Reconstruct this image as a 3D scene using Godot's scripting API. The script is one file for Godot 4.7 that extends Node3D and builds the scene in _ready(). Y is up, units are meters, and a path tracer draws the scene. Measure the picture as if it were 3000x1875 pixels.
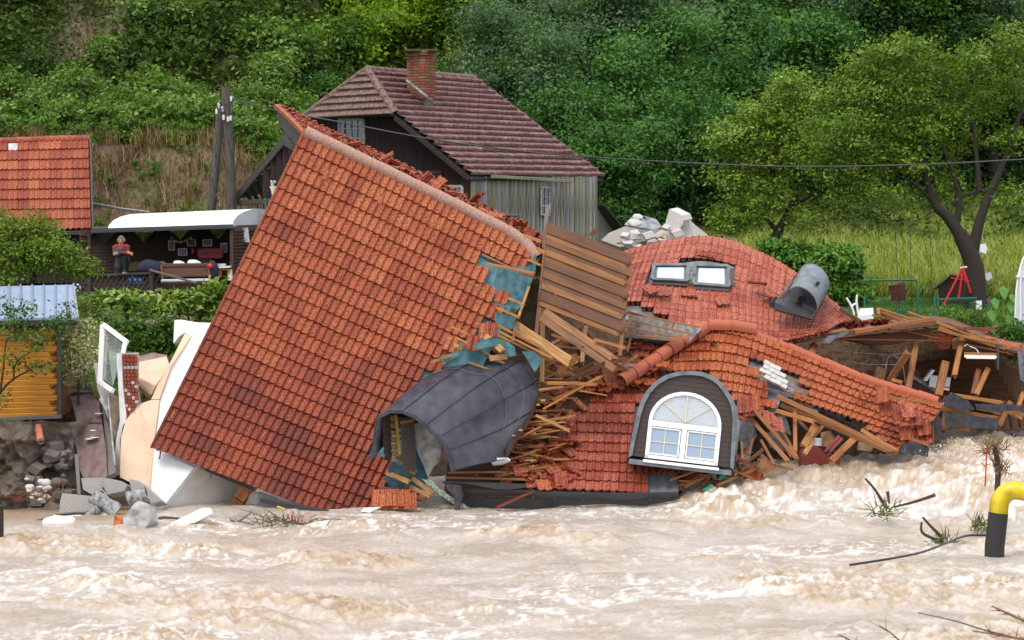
extends Node3D
# A house pulled apart by a flooded river: roofs, walls and timbers in brown water, gardens, sheds and a wooded hill behind.
# Pixels of the photograph (3000 x 1875) become directions; every distance comes from the ground, water or thing an object touches.
const F := 7000.0
const EYE := 5.8
var rng := RandomNumberGenerator.new()
var taken := {}
var where := {}
var M := {}
var T := {}
var UNIT := {}
var TILES := {}
var noise := FastNoiseLite.new()


class MB:
	var v := PackedVector3Array()
	var n := PackedVector3Array()
	var t := PackedVector2Array()
	var c := PackedColorArray()
	var i := PackedInt32Array()
	var col := Color(1, 1, 1)

	func vert(p: Vector3, nn: Vector3, uv := Vector2.ZERO) -> void:
		v.append(p)
		n.append(nn)
		t.append(uv)
		c.append(col)

	func tri(a: Vector3, b: Vector3, d: Vector3) -> void:
		var nn := (b - a).cross(d - a).normalized()
		var k := v.size()
		vert(a, nn, Vector2(0, 0))
		vert(b, nn, Vector2(1, 0))
		vert(d, nn, Vector2(1, 1))
		i.append_array([k, k + 2, k + 1])

	func quad(a: Vector3, b: Vector3, d: Vector3, e: Vector3) -> void:
		var nn := (d - a).cross(e - b).normalized()
		var k := v.size()
		vert(a, nn, Vector2(0, 0))
		vert(b, nn, Vector2(1, 0))
		vert(d, nn, Vector2(1, 1))
		vert(e, nn, Vector2(0, 1))
		i.append_array([k, k + 2, k + 1, k, k + 3, k + 2])

	func box(x: Transform3D, s: Vector3) -> void:
		var h := s * 0.5
		var p := []
		for q in 8:
			p.append(x * Vector3(h.x if q & 1 else -h.x, h.y if q & 2 else -h.y, h.z if q & 4 else -h.z))
		quad(p[4], p[5], p[7], p[6])
		quad(p[1], p[0], p[2], p[3])
		quad(p[5], p[1], p[3], p[7])
		quad(p[0], p[4], p[6], p[2])
		quad(p[6], p[7], p[3], p[2])
		quad(p[0], p[1], p[5], p[4])

	# rows of points; smooth normals; side = 1 keeps (column x row) normals, -1 flips
	func grid(rows: Array, side := 1.0, uvs := Vector2(1, 1)) -> void:
		var k := v.size()
		var nr := rows.size()
		var nc: int = rows[0].size()
		for r in nr:
			for q in nc:
				var du: Vector3 = rows[r][mini(q + 1, nc - 1)] - rows[r][maxi(q - 1, 0)]
				var dv: Vector3 = rows[mini(r + 1, nr - 1)][q] - rows[maxi(r - 1, 0)][q]
				vert(rows[r][q], dv.cross(du).normalized() * side, Vector2(q, r) / Vector2(nc - 1, nr - 1) * uvs)
		for r in nr - 1:
			for q in nc - 1:
				var a := k + r * nc + q
				if side > 0:
					i.append_array([a, a + 1, a + nc + 1, a, a + nc + 1, a + nc])
				else:
					i.append_array([a, a + nc + 1, a + 1, a, a + nc, a + nc + 1])

	# a sheet with thickness: the grid, the same grid pushed back, and the rim
	func sheet(rows: Array, off: Vector3, side := 1.0) -> void:
		var back := []
		for r in rows:
			var b := []
			for p in r:
				b.append(p + off)
			back.append(b)
		grid(rows, side)
		grid(back, -side)
		var rim := []
		var nr := rows.size() - 1
		var nc: int = rows[0].size() - 1
		for q in nc:
			rim.append([rows[0][q], rows[0][q + 1], back[0][q + 1], back[0][q]])
			rim.append([rows[nr][q + 1], rows[nr][q], back[nr][q], back[nr][q + 1]])
		for r in nr:
			rim.append([rows[r + 1][0], rows[r][0], back[r][0], back[r + 1][0]])
			rim.append([rows[r][nc], rows[r + 1][nc], back[r + 1][nc], back[r][nc]])
		for q in rim:
			if side > 0:
				quad(q[3], q[2], q[1], q[0])
			else:
				quad(q[0], q[1], q[2], q[3])

	func tube(pts: Array, rad: Array, sides := 8, cap := true) -> void:
		var rings := []
		var side := Vector3.UP
		for k in pts.size():
			var dir: Vector3 = (pts[mini(k + 1, pts.size() - 1)] - pts[maxi(k - 1, 0)]).normalized()
			if k == 0:
				side = dir.cross(Vector3.UP if absf(dir.y) < 0.9 else Vector3.RIGHT).normalized()
			else:
				side = (side - dir * side.dot(dir)).normalized()
			var other := dir.cross(side)
			var ring := []
			for s in sides + 1:
				var a := TAU * s / sides
				ring.append(pts[k] + (side * cos(a) + other * sin(a)) * rad[k])
			rings.append(ring)
		var k0 := v.size()
		var nc := sides + 1
		for r in rings.size():
			for s in nc:
				vert(rings[r][s], (rings[r][s] - pts[r]).normalized(), Vector2(float(s) / sides, r))
		for r in rings.size() - 1:
			for s in sides:
				var a := k0 + r * nc + s
				i.append_array([a, a + nc + 1, a + 1, a, a + nc, a + nc + 1])
		if cap:
			for s in sides:
				tri(pts[0], rings[0][s + 1], rings[0][s])
				tri(pts[-1], rings[-1][s], rings[-1][s + 1])

	func prism(poly: Array, off: Vector3) -> void:
		var nn := Vector3.ZERO
		for k in poly.size():
			nn += (poly[k] - poly[0]).cross(poly[(k + 1) % poly.size()] - poly[0])
		nn = nn.normalized()
		var p := poly.duplicate()
		if nn.dot(off) > 0:
			p.reverse()
			nn = -nn
		var ax := nn.cross(Vector3.UP if absf(nn.y) < 0.9 else Vector3.RIGHT).normalized()
		var ay := nn.cross(ax)
		var flat := PackedVector2Array()
		for q in p:
			flat.append(Vector2(q.dot(ax), q.dot(ay)))
		var ids := Geometry2D.triangulate_polygon(flat)
		for k in range(0, ids.size(), 3):
			var a: Vector3 = p[ids[k]]
			var b: Vector3 = p[ids[k + 1]]
			var d: Vector3 = p[ids[k + 2]]
			if (b - a).cross(d - a).dot(nn) < 0:
				var z := b
				b = d
				d = z
			tri(a, b, d)
			tri(a + off, d + off, b + off)
		for k in p.size():
			var a: Vector3 = p[k]
			var b: Vector3 = p[(k + 1) % p.size()]
			quad(a + off, b + off, b, a)

	func done() -> ArrayMesh:
		var m := ArrayMesh.new()
		if v.is_empty():
			return m
		var arr := []
		arr.resize(Mesh.ARRAY_MAX)
		arr[Mesh.ARRAY_VERTEX] = v
		arr[Mesh.ARRAY_NORMAL] = n
		arr[Mesh.ARRAY_TEX_UV] = t
		arr[Mesh.ARRAY_COLOR] = c
		arr[Mesh.ARRAY_INDEX] = i
		m.add_surface_from_arrays(Mesh.PRIMITIVE_TRIANGLES, arr)
		return m


func P(px: float, py: float, d: float) -> Vector3:
	return Vector3((px - 1500.0) * d / F, EYE - (py - 700.0) * d / F, -d)


func pix(p: Vector3) -> Vector2:
	return Vector2(1500.0 + p.x * F / -p.z, 700.0 + (EYE - p.y) * F / -p.z)


func PP(list: Array, d: float) -> Array:
	var out := []
	for q in list:
		out.append(P(q[0], q[1], q[2] if q.size() > 2 else d))
	return out


func R(a: float, b: float) -> float:
	return rng.randf_range(a, b)


func numbered(called: String) -> String:
	var k: int = taken.get(called, 0)
	taken[called] = k + 1
	return called if k == 0 else "%s_%03d" % [called, k]


func tag(o: Node3D, label: String, category: String, group := "", kind := "") -> void:
	if label:
		o.set_meta("label", label)
	if category:
		o.set_meta("category", category)
	if group:
		o.set_meta("group", group)
	if kind:
		o.set_meta("kind", kind)


func thing(called: String, label: String, category: String, at := Vector3.ZERO, group := "") -> Node3D:
	var o := Node3D.new()
	o.name = numbered(called)
	add_child(o, true)
	o.position = at
	where[o] = Transform3D(Basis(), at)
	tag(o, label, category, group, "thing")
	return o


# a part under a thing (or a sub-part under a part); x is its place in the world
func part(called: String, mesh: Mesh, mat: Material, parent: Node3D, x := Transform3D()) -> MeshInstance3D:
	var o := MeshInstance3D.new()
	o.name = called
	o.mesh = mesh
	o.material_override = mat
	parent.add_child(o, true)
	o.transform = where[parent].affine_inverse() * x
	where[o] = x
	return o


# a thing that is one mesh
func solo(called: String, mesh: Mesh, mat: Material, label: String, category: String, group := "", x := Transform3D(), kind := "") -> MeshInstance3D:
	var o := MeshInstance3D.new()
	o.name = numbered(called)
	o.mesh = mesh
	o.material_override = mat
	add_child(o, true)
	o.transform = x
	where[o] = x
	tag(o, label, category, group, kind if kind else "thing")
	return o


func structure(called: String, mesh: Mesh, mat: Material, label := "") -> MeshInstance3D:
	return solo(called, mesh, mat, label, "", "", Transform3D(), "structure")


# ---------------------------------------------------------------- textures and materials
func ramp_tex(key: String, freq: float, oct: int, stops: Array, size := 256, kind := FastNoiseLite.TYPE_SIMPLEX_SMOOTH, sd := 1, aspect := 1, contrast := 1.6) -> ImageTexture:
	if T.has(key):
		return T[key]
	var nz := FastNoiseLite.new()
	nz.seed = sd
	nz.noise_type = kind
	nz.frequency = freq
	nz.fractal_octaves = oct
	var src: Image = nz.get_seamless_image(size, size / aspect, false, false, 0.15, false)
	src.convert(Image.FORMAT_L8)
	var data := src.get_data()
	var lut := PackedByteArray()
	lut.resize(768)
	for k in 256:
		var f := clampf((k / 255.0 - 0.5) * contrast + 0.5, 0.0, 1.0) * (stops.size() - 1)
		var a: Color = stops[int(f)]
		var b: Color = stops[mini(int(f) + 1, stops.size() - 1)]
		var q := a.lerp(b, f - int(f))
		lut[k * 3] = int(clampf(q.r, 0, 1) * 255)
		lut[k * 3 + 1] = int(clampf(q.g, 0, 1) * 255)
		lut[k * 3 + 2] = int(clampf(q.b, 0, 1) * 255)
	var out := PackedByteArray()
	out.resize(data.size() * 3)
	for k in data.size():
		var d := data[k] * 3
		out[k * 3] = lut[d]
		out[k * 3 + 1] = lut[d + 1]
		out[k * 3 + 2] = lut[d + 2]
	var im := Image.create_from_data(src.get_width(), src.get_height(), false, Image.FORMAT_RGB8, out)
	T[key] = ImageTexture.create_from_image(im)
	return T[key]


func g(x: float) -> Color:
	return Color(x, x, x)


# colour is the linear base colour; tex multiplies it
func mat(key: String, lin: Color, rough := 0.7, tex: Texture2D = null, scale := Vector3.ONE, planar := "world", bump := 0.0, spec := 0.5) -> StandardMaterial3D:
	var m := StandardMaterial3D.new()
	m.resource_name = key
	var s := lin.linear_to_srgb()
	m.albedo_color = s
	m.roughness = rough
	m.metallic_specular = spec
	if tex:
		m.albedo_texture = tex
		m.uv1_scale = scale
		if planar != "uv":
			m.uv1_triplanar = true
			m.uv1_world_triplanar = planar == "world"
		if bump > 0.0:
			m.heightmap_enabled = true
			m.heightmap_texture = tex
			m.heightmap_scale = bump
	M[key] = m
	return m


func tinted(key: String, rough := 0.8, tex: Texture2D = null, scale := Vector3.ONE, bump := 0.0, spec := 0.4, back := Color.BLACK) -> StandardMaterial3D:
	var m := mat(key, Color(1, 1, 1), rough, tex, scale, "world", bump, spec)
	m.vertex_color_use_as_albedo = true
	if back != Color.BLACK:
		m.backlight_enabled = true
		m.backlight = back
	return m


func make_materials() -> void:
	var mottle := ramp_tex("mottle", 0.012, 5, [g(0.62), g(0.86), g(1.0)])
	var coarse := ramp_tex("coarse", 0.02, 4, [g(0.35), g(0.8), g(1.0)], 256, FastNoiseLite.TYPE_SIMPLEX_SMOOTH, 7)
	var grit := ramp_tex("grit", 0.10, 4, [g(0.74), g(0.92), g(1.0)], 256, FastNoiseLite.TYPE_SIMPLEX_SMOOTH, 3)
	var grain := ramp_tex("grain", 0.03, 5, [g(0.45), g(0.8), g(0.95), g(1.0)], 256, FastNoiseLite.TYPE_SIMPLEX_SMOOTH, 9, 1, 1.9)
	var tile_t := ramp_tex("tile_skin", 0.02, 6, [Color(0.45, 0.32, 0.34), Color(0.78, 0.68, 0.64), Color(0.97, 0.95, 0.92), Color(1, 1, 1)], 512, FastNoiseLite.TYPE_SIMPLEX_SMOOTH, 21, 1, 2.0)
	var lichen := ramp_tex("lichen", 0.03, 5, [Color(0.86, 0.46, 0.34), Color(0.84, 0.46, 0.35), Color(0.80, 0.52, 0.44), Color(0.66, 0.66, 0.60), Color(0.72, 0.72, 0.68), Color(0.6, 0.6, 0.56)], 256, FastNoiseLite.TYPE_SIMPLEX_SMOOTH, 31, 1, 1.9)
	var speck := ramp_tex("speck", 0.09, 4, [Color(0.45, 0.22, 0.15), Color(0.8, 0.42, 0.3), Color(0.85, 0.45, 0.32), Color(0.85, 0.5, 0.38), Color(0.75, 0.72, 0.66)], 256, FastNoiseLite.TYPE_SIMPLEX_SMOOTH, 33, 1, 1.8)
	# roof tiles: ten tones of fired clay, wet
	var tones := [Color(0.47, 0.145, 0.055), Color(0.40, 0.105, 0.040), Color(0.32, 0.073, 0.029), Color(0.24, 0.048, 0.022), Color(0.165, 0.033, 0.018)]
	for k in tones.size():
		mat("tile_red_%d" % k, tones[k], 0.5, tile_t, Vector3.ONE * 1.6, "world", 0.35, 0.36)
	var pinks := [Color(0.50, 0.165, 0.105), Color(0.43, 0.124, 0.078), Color(0.34, 0.084, 0.055), Color(0.48, 0.165, 0.075)]
	for k in pinks.size():
		mat("tile_pink_%d" % k, pinks[k], 0.55, tile_t, Vector3.ONE * 1.5, "world", 0.35, 0.36)
	mat("tile_broken", Color(0.5, 0.15, 0.075), 0.7, grit, Vector3.ONE * 2.0)
	mat("ridge_lichen", Color(0.72, 0.72, 0.72), 0.85, lichen, Vector3.ONE * 2.0, "world", 0.4)
	mat("ridge_speck", Color(0.62, 0.55, 0.5), 0.75, speck, Vector3.ONE * 1.8, "world", 0.3)
	var wood := [Color(0.50, 0.205, 0.052), Color(0.37, 0.145, 0.042), Color(0.24, 0.088, 0.030), Color(0.55, 0.285, 0.095), Color(0.15, 0.060, 0.027)]
	for k in wood.size():
		mat("wood_%d" % k, wood[k], 0.62, grain, Vector3(0.22, 9.0, 1), "uv", 0.12)
	mat("plank", Color(0.24, 0.090, 0.022), 0.5, grain, Vector3(0.3, 9, 1), "uv", 0.15)
	mat("plank_light", Color(0.36, 0.145, 0.036), 0.5, grain, Vector3(0.27, 8, 1), "uv", 0.15)
	mat("plank_dark", Color(0.175, 0.066, 0.02), 0.5, grain, Vector3(0.33, 10, 1), "uv", 0.15)
	mat("red_wood", Color(0.30, 0.045, 0.028), 0.5, grain, Vector3(0.25, 9, 1), "uv")
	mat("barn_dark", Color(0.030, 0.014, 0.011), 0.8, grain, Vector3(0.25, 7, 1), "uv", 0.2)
	mat("barn_brown", Color(0.075, 0.029, 0.015), 0.8, grain, Vector3(0.25, 7, 1), "uv", 0.2)
	mat("barn_grey", Color(0.40, 0.37, 0.35), 0.9, grain, Vector3(0.25, 7, 1), "uv", 0.2)
	mat("barn_grey_dark", Color(0.27, 0.25, 0.21), 0.9, grain, Vector3(0.25, 7, 1), "uv", 0.2)
	mat("barn_grey_moss", Color(0.30, 0.31, 0.19), 0.9, grain, Vector3(0.25, 7, 1), "uv", 0.2)
	mat("old_wood", Color(0.075, 0.066, 0.060), 0.9, grain, Vector3(0.2, 8, 1), "uv", 0.2)
	mat("old_white", Color(0.55, 0.56, 0.52), 0.8, coarse, Vector3.ONE * 1.5)
	mat("brick_a", Color(0.30, 0.085, 0.045), 0.9, grit, Vector3.ONE * 2)
	mat("brick_b", Color(0.22, 0.075, 0.045), 0.9, grit, Vector3.ONE * 2)
	mat("brick_c", Color(0.24, 0.15, 0.075), 0.9, grit, Vector3.ONE * 2)
	mat("mortar", Color(0.16, 0.14, 0.12), 0.95, grit, Vector3.ONE * 2)
	mat("white_wall", Color(0.84, 0.83, 0.82), 0.85, ramp_tex("plaster", 0.012, 5, [g(0.88), g(0.96), g(1.0)], 256, FastNoiseLite.TYPE_SIMPLEX_SMOOTH, 5), Vector3.ONE * 0.6)
	mat("peach", Color(0.78, 0.55, 0.40), 0.85, ramp_tex("plaster", 0.012, 5, [g(0.88), g(0.96), g(1.0)], 256, FastNoiseLite.TYPE_SIMPLEX_SMOOTH, 5), Vector3.ONE * 0.5)
	mat("plaster", Color(0.66, 0.62, 0.56), 0.9, T["plaster"], Vector3.ONE * 0.7)
	mat("white_paint", Color(0.82, 0.82, 0.84), 0.35)
	mat("concrete", Color(0.46, 0.44, 0.42), 0.92, grit, Vector3.ONE * 1.2, "world", 0.6)
	mat("concrete_dark", Color(0.19, 0.165, 0.155), 0.9, grit, Vector3.ONE * 1.0, "world", 0.6)
	mat("pale_stone", Color(0.70, 0.66, 0.62), 0.92, grit, Vector3.ONE * 1.3, "world", 1.0)
	mat("foam_board", Color(0.62, 0.66, 0.72), 0.8, mottle, Vector3.ONE)
	mat("path_slab", Color(0.22, 0.155, 0.145), 0.8, ramp_tex("path", 0.02, 4, [Color(0.75, 0.6, 0.6), g(0.85), g(1.0)], 256, FastNoiseLite.TYPE_SIMPLEX_SMOOTH, 41), Vector3.ONE * 0.8, "world", 0.6)
	mat("metal_dark", Color(0.072, 0.072, 0.092), 0.42, mottle, Vector3.ONE * 0.9, "world", 0.0, 0.42)
	mat("metal_grey", Color(0.17, 0.20, 0.22), 0.45, mottle, Vector3.ONE * 0.9, "world", 0.0, 0.6)
	mat("metal_brown", Color(0.13, 0.072, 0.055), 0.5, mottle, Vector3.ONE * 1.5, "world", 0.0, 0.5)
	mat("metal_pale", Color(0.42, 0.43, 0.44), 0.4, coarse, Vector3.ONE * 1.5, "world", 0.0, 0.6)
	mat("gutter", Color(0.030, 0.028, 0.028), 0.4)
	mat("roof_blue", Color(0.27, 0.34, 0.45), 0.6, ramp_tex("plaster", 0.012, 5, [g(0.88), g(0.96), g(1.0)], 256, FastNoiseLite.TYPE_SIMPLEX_SMOOTH, 5), Vector3.ONE * 0.5, "world", 0.0, 0.2)
	mat("yellow_wood", Color(0.66, 0.29, 0.035), 0.5, ramp_tex("pine", 0.03, 4, [Color(0.8, 0.72, 0.6), g(0.95), g(1.0)], 256, FastNoiseLite.TYPE_SIMPLEX_SMOOTH, 14), Vector3(0.35, 6, 1), "uv")
	mat("black", Color(0.012, 0.012, 0.013), 0.6)
	mat("dark_grey", Color(0.045, 0.045, 0.05), 0.5)
	mat("rubber", Color(0.010, 0.010, 0.012), 0.35)
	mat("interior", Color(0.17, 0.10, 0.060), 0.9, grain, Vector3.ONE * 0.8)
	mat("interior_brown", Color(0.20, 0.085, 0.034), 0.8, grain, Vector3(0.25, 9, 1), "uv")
	mat("membrane", Color(0.085, 0.235, 0.275), 0.45, mottle, Vector3.ONE * 1.2, "world", 0.8)
	mat("membrane_grey", Color(0.21, 0.22, 0.24), 0.5, mottle, Vector3.ONE * 1.2, "world", 0.8)
	mat("plastic_dark", Color(0.055, 0.058, 0.072), 0.3, mottle, Vector3.ONE * 1.5, "world", 1.0)
	mat("plastic_grey", Color(0.20, 0.205, 0.225), 0.35, mottle, Vector3.ONE * 1.5, "world", 1.0)
	mat("wool", Color(0.42, 0.37, 0.14), 1.0, grit, Vector3.ONE * 3, "world", 1.0)
	mat("card", Color(0.36, 0.17, 0.075), 0.85, mottle, Vector3.ONE)
	mat("green_cloth", Color(0.02, 0.27, 0.17), 0.7)
	mat("white_cloth", Color(0.78, 0.78, 0.8), 0.9)
	mat("yellow_paint", Color(0.80, 0.60, 0.01), 0.3, mottle, Vector3.ONE * 0.8)
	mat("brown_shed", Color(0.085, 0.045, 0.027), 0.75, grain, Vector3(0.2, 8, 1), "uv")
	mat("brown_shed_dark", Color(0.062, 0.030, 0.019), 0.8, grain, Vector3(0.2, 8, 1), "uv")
	mat("bench_wood", Color(0.16, 0.055, 0.03), 0.6, grain, Vector3(0.2, 8, 1), "uv")
	mat("red_paint", Color(0.50, 0.012, 0.012), 0.4)
	mat("green_paint", Color(0.012, 0.13, 0.075), 0.4)
	mat("rust", Color(0.13, 0.035, 0.02), 0.8, coarse, Vector3.ONE * 2)
	mat("pvc", Color(0.62, 0.19, 0.12), 0.4, mottle, Vector3.ONE)
	mat("stone", Color(0.20, 0.165, 0.14), 0.9, grit, Vector3.ONE * 1.5, "world", 1.0)
	mat("bark", Color(0.040, 0.030, 0.024), 0.95, grit, Vector3(1, 0.4, 1) * 1.5, "world", 1.5)
	mat("twig", Color(0.075, 0.045, 0.032), 0.9, grit, Vector3.ONE * 2)
	mat("insulator", Color(0.7, 0.7, 0.68), 0.2)
	mat("wire", Color(0.03, 0.03, 0.032), 0.5)
	mat("purlin", Color(0.24, 0.22, 0.21), 0.85, grain, Vector3(0.2, 8, 1), "uv")
	mat("board_brown", Color(0.062, 0.042, 0.036), 0.6, grain, Vector3(0.3, 6, 1), "uv")
	mat("cream", Color(0.75, 0.66, 0.42), 0.4)
	mat("blind", Color(0.80, 0.86, 0.88), 0.6)
	mat("lining_white", Color(0.50, 0.49, 0.47), 0.8, mottle, Vector3.ONE)
	mat("wool_wood", Color(0.33, 0.29, 0.07), 0.9, grain, Vector3(0.2, 8, 1), "uv")
	mat("inner_olive", Color(0.16, 0.135, 0.06), 0.9, mottle, Vector3.ONE * 0.8)
	mat("membrane_pale", Color(0.42, 0.42, 0.43), 0.6, mottle, Vector3.ONE * 1.5, "world", 0.8)
	mat("membrane_dark", Color(0.025, 0.085, 0.10), 0.45, mottle, Vector3.ONE * 1.5, "world", 0.8)
	mat("green_sheet", Color(0.38, 0.44, 0.36), 0.7, coarse, Vector3.ONE * 2.0)
	mat("maroon", Color(0.14, 0.022, 0.035), 0.5, mottle, Vector3.ONE)
	mat("card_pale", Color(0.40, 0.26, 0.13), 0.85, mottle, Vector3.ONE)
	mat("white_block", Color(0.62, 0.60, 0.57), 0.9, grit, Vector3.ONE * 2.0)
	mat("brick_pale", Color(0.52, 0.36, 0.26), 0.9, grit, Vector3.ONE * 2.0)
	mat("orange_paint", Color(0.62, 0.20, 0.06), 0.7, mottle, Vector3.ONE)
	mat("mortar_pale", Color(0.60, 0.54, 0.50), 0.95, grit, Vector3.ONE * 2.0)
	mat("brick_hollow", Color(0.40, 0.085, 0.04), 0.85, grit, Vector3.ONE * 3.0)
	mat("pale_maroon", Color(0.42, 0.27, 0.25), 0.8, mottle, Vector3.ONE)
	mat("peach_dark", Color(0.42, 0.30, 0.22), 0.85, mottle, Vector3.ONE)
	mat("concrete_pale", Color(0.60, 0.60, 0.60), 0.9, mottle, Vector3.ONE)
	mat("twig_green", Color(0.11, 0.10, 0.045), 0.9)
	mat("bag", Color(0.60, 0.50, 0.42), 0.8, mottle, Vector3.ONE * 2.0)
	mat("root", Color(0.16, 0.05, 0.03), 0.9)
	mat("roof_blue_dark", Color(0.17, 0.22, 0.31), 0.35)
	mat("white_roof", Color(0.82, 0.83, 0.85), 0.5, T["plaster"], Vector3.ONE * 0.4)
	mat("lattice_green", Color(0.30, 0.46, 0.06), 0.9, coarse, Vector3.ONE * 2.0)
	mat("pic_a", Color(0.40, 0.32, 0.28), 0.5, coarse, Vector3.ONE * 5.0)
	mat("pic_b", Color(0.42, 0.48, 0.58), 0.5, coarse, Vector3.ONE * 5.0)
	mat("pic_c", Color(0.06, 0.06, 0.07), 0.4, coarse, Vector3.ONE * 5.0)
	mat("pic_d", Color(0.38, 0.34, 0.28), 0.5, coarse, Vector3.ONE * 5.0)
	mat("pic_e", Color(0.40, 0.44, 0.50), 0.5, coarse, Vector3.ONE * 6.0)
	mat("pennant_a", Color(0.62, 0.55, 0.42), 0.8)
	mat("pennant_b", Color(0.45, 0.12, 0.07), 0.8)
	mat("pennant_c", Color(0.60, 0.40, 0.26), 0.8)
	mat("red_dark", Color(0.20, 0.008, 0.008), 0.4)
	mat("blue_cloth", Color(0.08, 0.10, 0.35), 0.6)
	mat("navy_cloth", Color(0.018, 0.022, 0.045), 0.85)
	mat("olive_cloth", Color(0.13, 0.10, 0.04), 0.9)
	mat("pale_blue", Color(0.55, 0.72, 0.80), 0.8)
	mat("fence_brown", Color(0.075, 0.048, 0.04), 0.8, grain, Vector3(0.2, 8, 1), "uv")
	mat("fence_plank", Color(0.20, 0.14, 0.11), 0.8, grain, Vector3(0.2, 8, 1), "uv")
	mat("blue_plastic", Color(0.03, 0.16, 0.50), 0.4)
	mat("cream_plastic", Color(0.62, 0.58, 0.46), 0.5)
	mat("old_pole", Color(0.115, 0.10, 0.088), 0.9, grain, Vector3(3, 0.4, 1), "uv", 0.2)
	tinted("barn_tile", 0.8, ramp_tex("barnskin", 0.03, 5, [g(0.55), g(0.85), g(1.0)], 256, FastNoiseLite.TYPE_SIMPLEX_SMOOTH, 71), Vector3.ONE * 0.8)
	mat("barn_ridge", Color(0.29, 0.18, 0.15), 0.9, coarse, Vector3.ONE * 1.5)
	mat("moss", Color(0.10, 0.10, 0.035), 0.95, grit, Vector3.ONE * 2.0)
	mat("stalk", Color(0.12, 0.20, 0.05), 0.7)
	mat("black_wrap", Color(0.022, 0.022, 0.022), 0.55, grit, Vector3.ONE * 1.5)
	mat("straw", Color(0.22, 0.145, 0.07), 0.95)
	mat("weed", Color(0.12, 0.14, 0.035), 0.9)
	mat("rust_dark", Color(0.055, 0.035, 0.03), 0.8, coarse, Vector3.ONE * 1.5)
	mat("branch_orange", Color(0.40, 0.19, 0.10), 0.7, mottle, Vector3.ONE * 2.0)
	var gl := mat("glass", Color(0.75, 0.8, 0.85), 0.03)
	gl.transparency = BaseMaterial3D.TRANSPARENCY_ALPHA
	gl.albedo_color.a = 0.12
	mat("glass_dark", Color(0.035, 0.045, 0.055), 0.06, null, Vector3.ONE, "world", 0.0, 0.9)
	mat("glass_blue", Color(0.26, 0.35, 0.46), 0.06, null, Vector3.ONE, "world", 0.0, 0.8)
	mat("glass_sky", Color(0.50, 0.57, 0.62), 0.05, null, Vector3.ONE, "world", 0.0, 0.8)
	var film := mat("greenhouse_film", Color(0.72, 0.77, 0.82), 0.4)
	film.backlight_enabled = true
	film.backlight = Color(0.8, 0.8, 0.8)
	tinted("leaf", 0.6, null, Vector3.ONE, 0.0, 0.3, Color(0.8, 0.8, 0.4))
	tinted("plain_tint", 0.8)
	tinted("cloth_tint", 0.85)
	tinted("soil", 0.95, ramp_tex("soil", 0.02, 6, [g(0.45), g(0.8), g(1.0)], 512, FastNoiseLite.TYPE_SIMPLEX_SMOOTH, 51), Vector3.ONE * 0.55, 3.0)
	tinted("cut_earth", 0.95, grit, Vector3.ONE * 0.9, 2.5)
	tinted("water", 0.34, ramp_tex("ripple", 0.02, 5, [g(0.86), g(0.97), g(1.0)], 512, FastNoiseLite.TYPE_SIMPLEX_SMOOTH, 61), Vector3(0.9, 1, 0.5), 3.0, 0.34)


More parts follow.
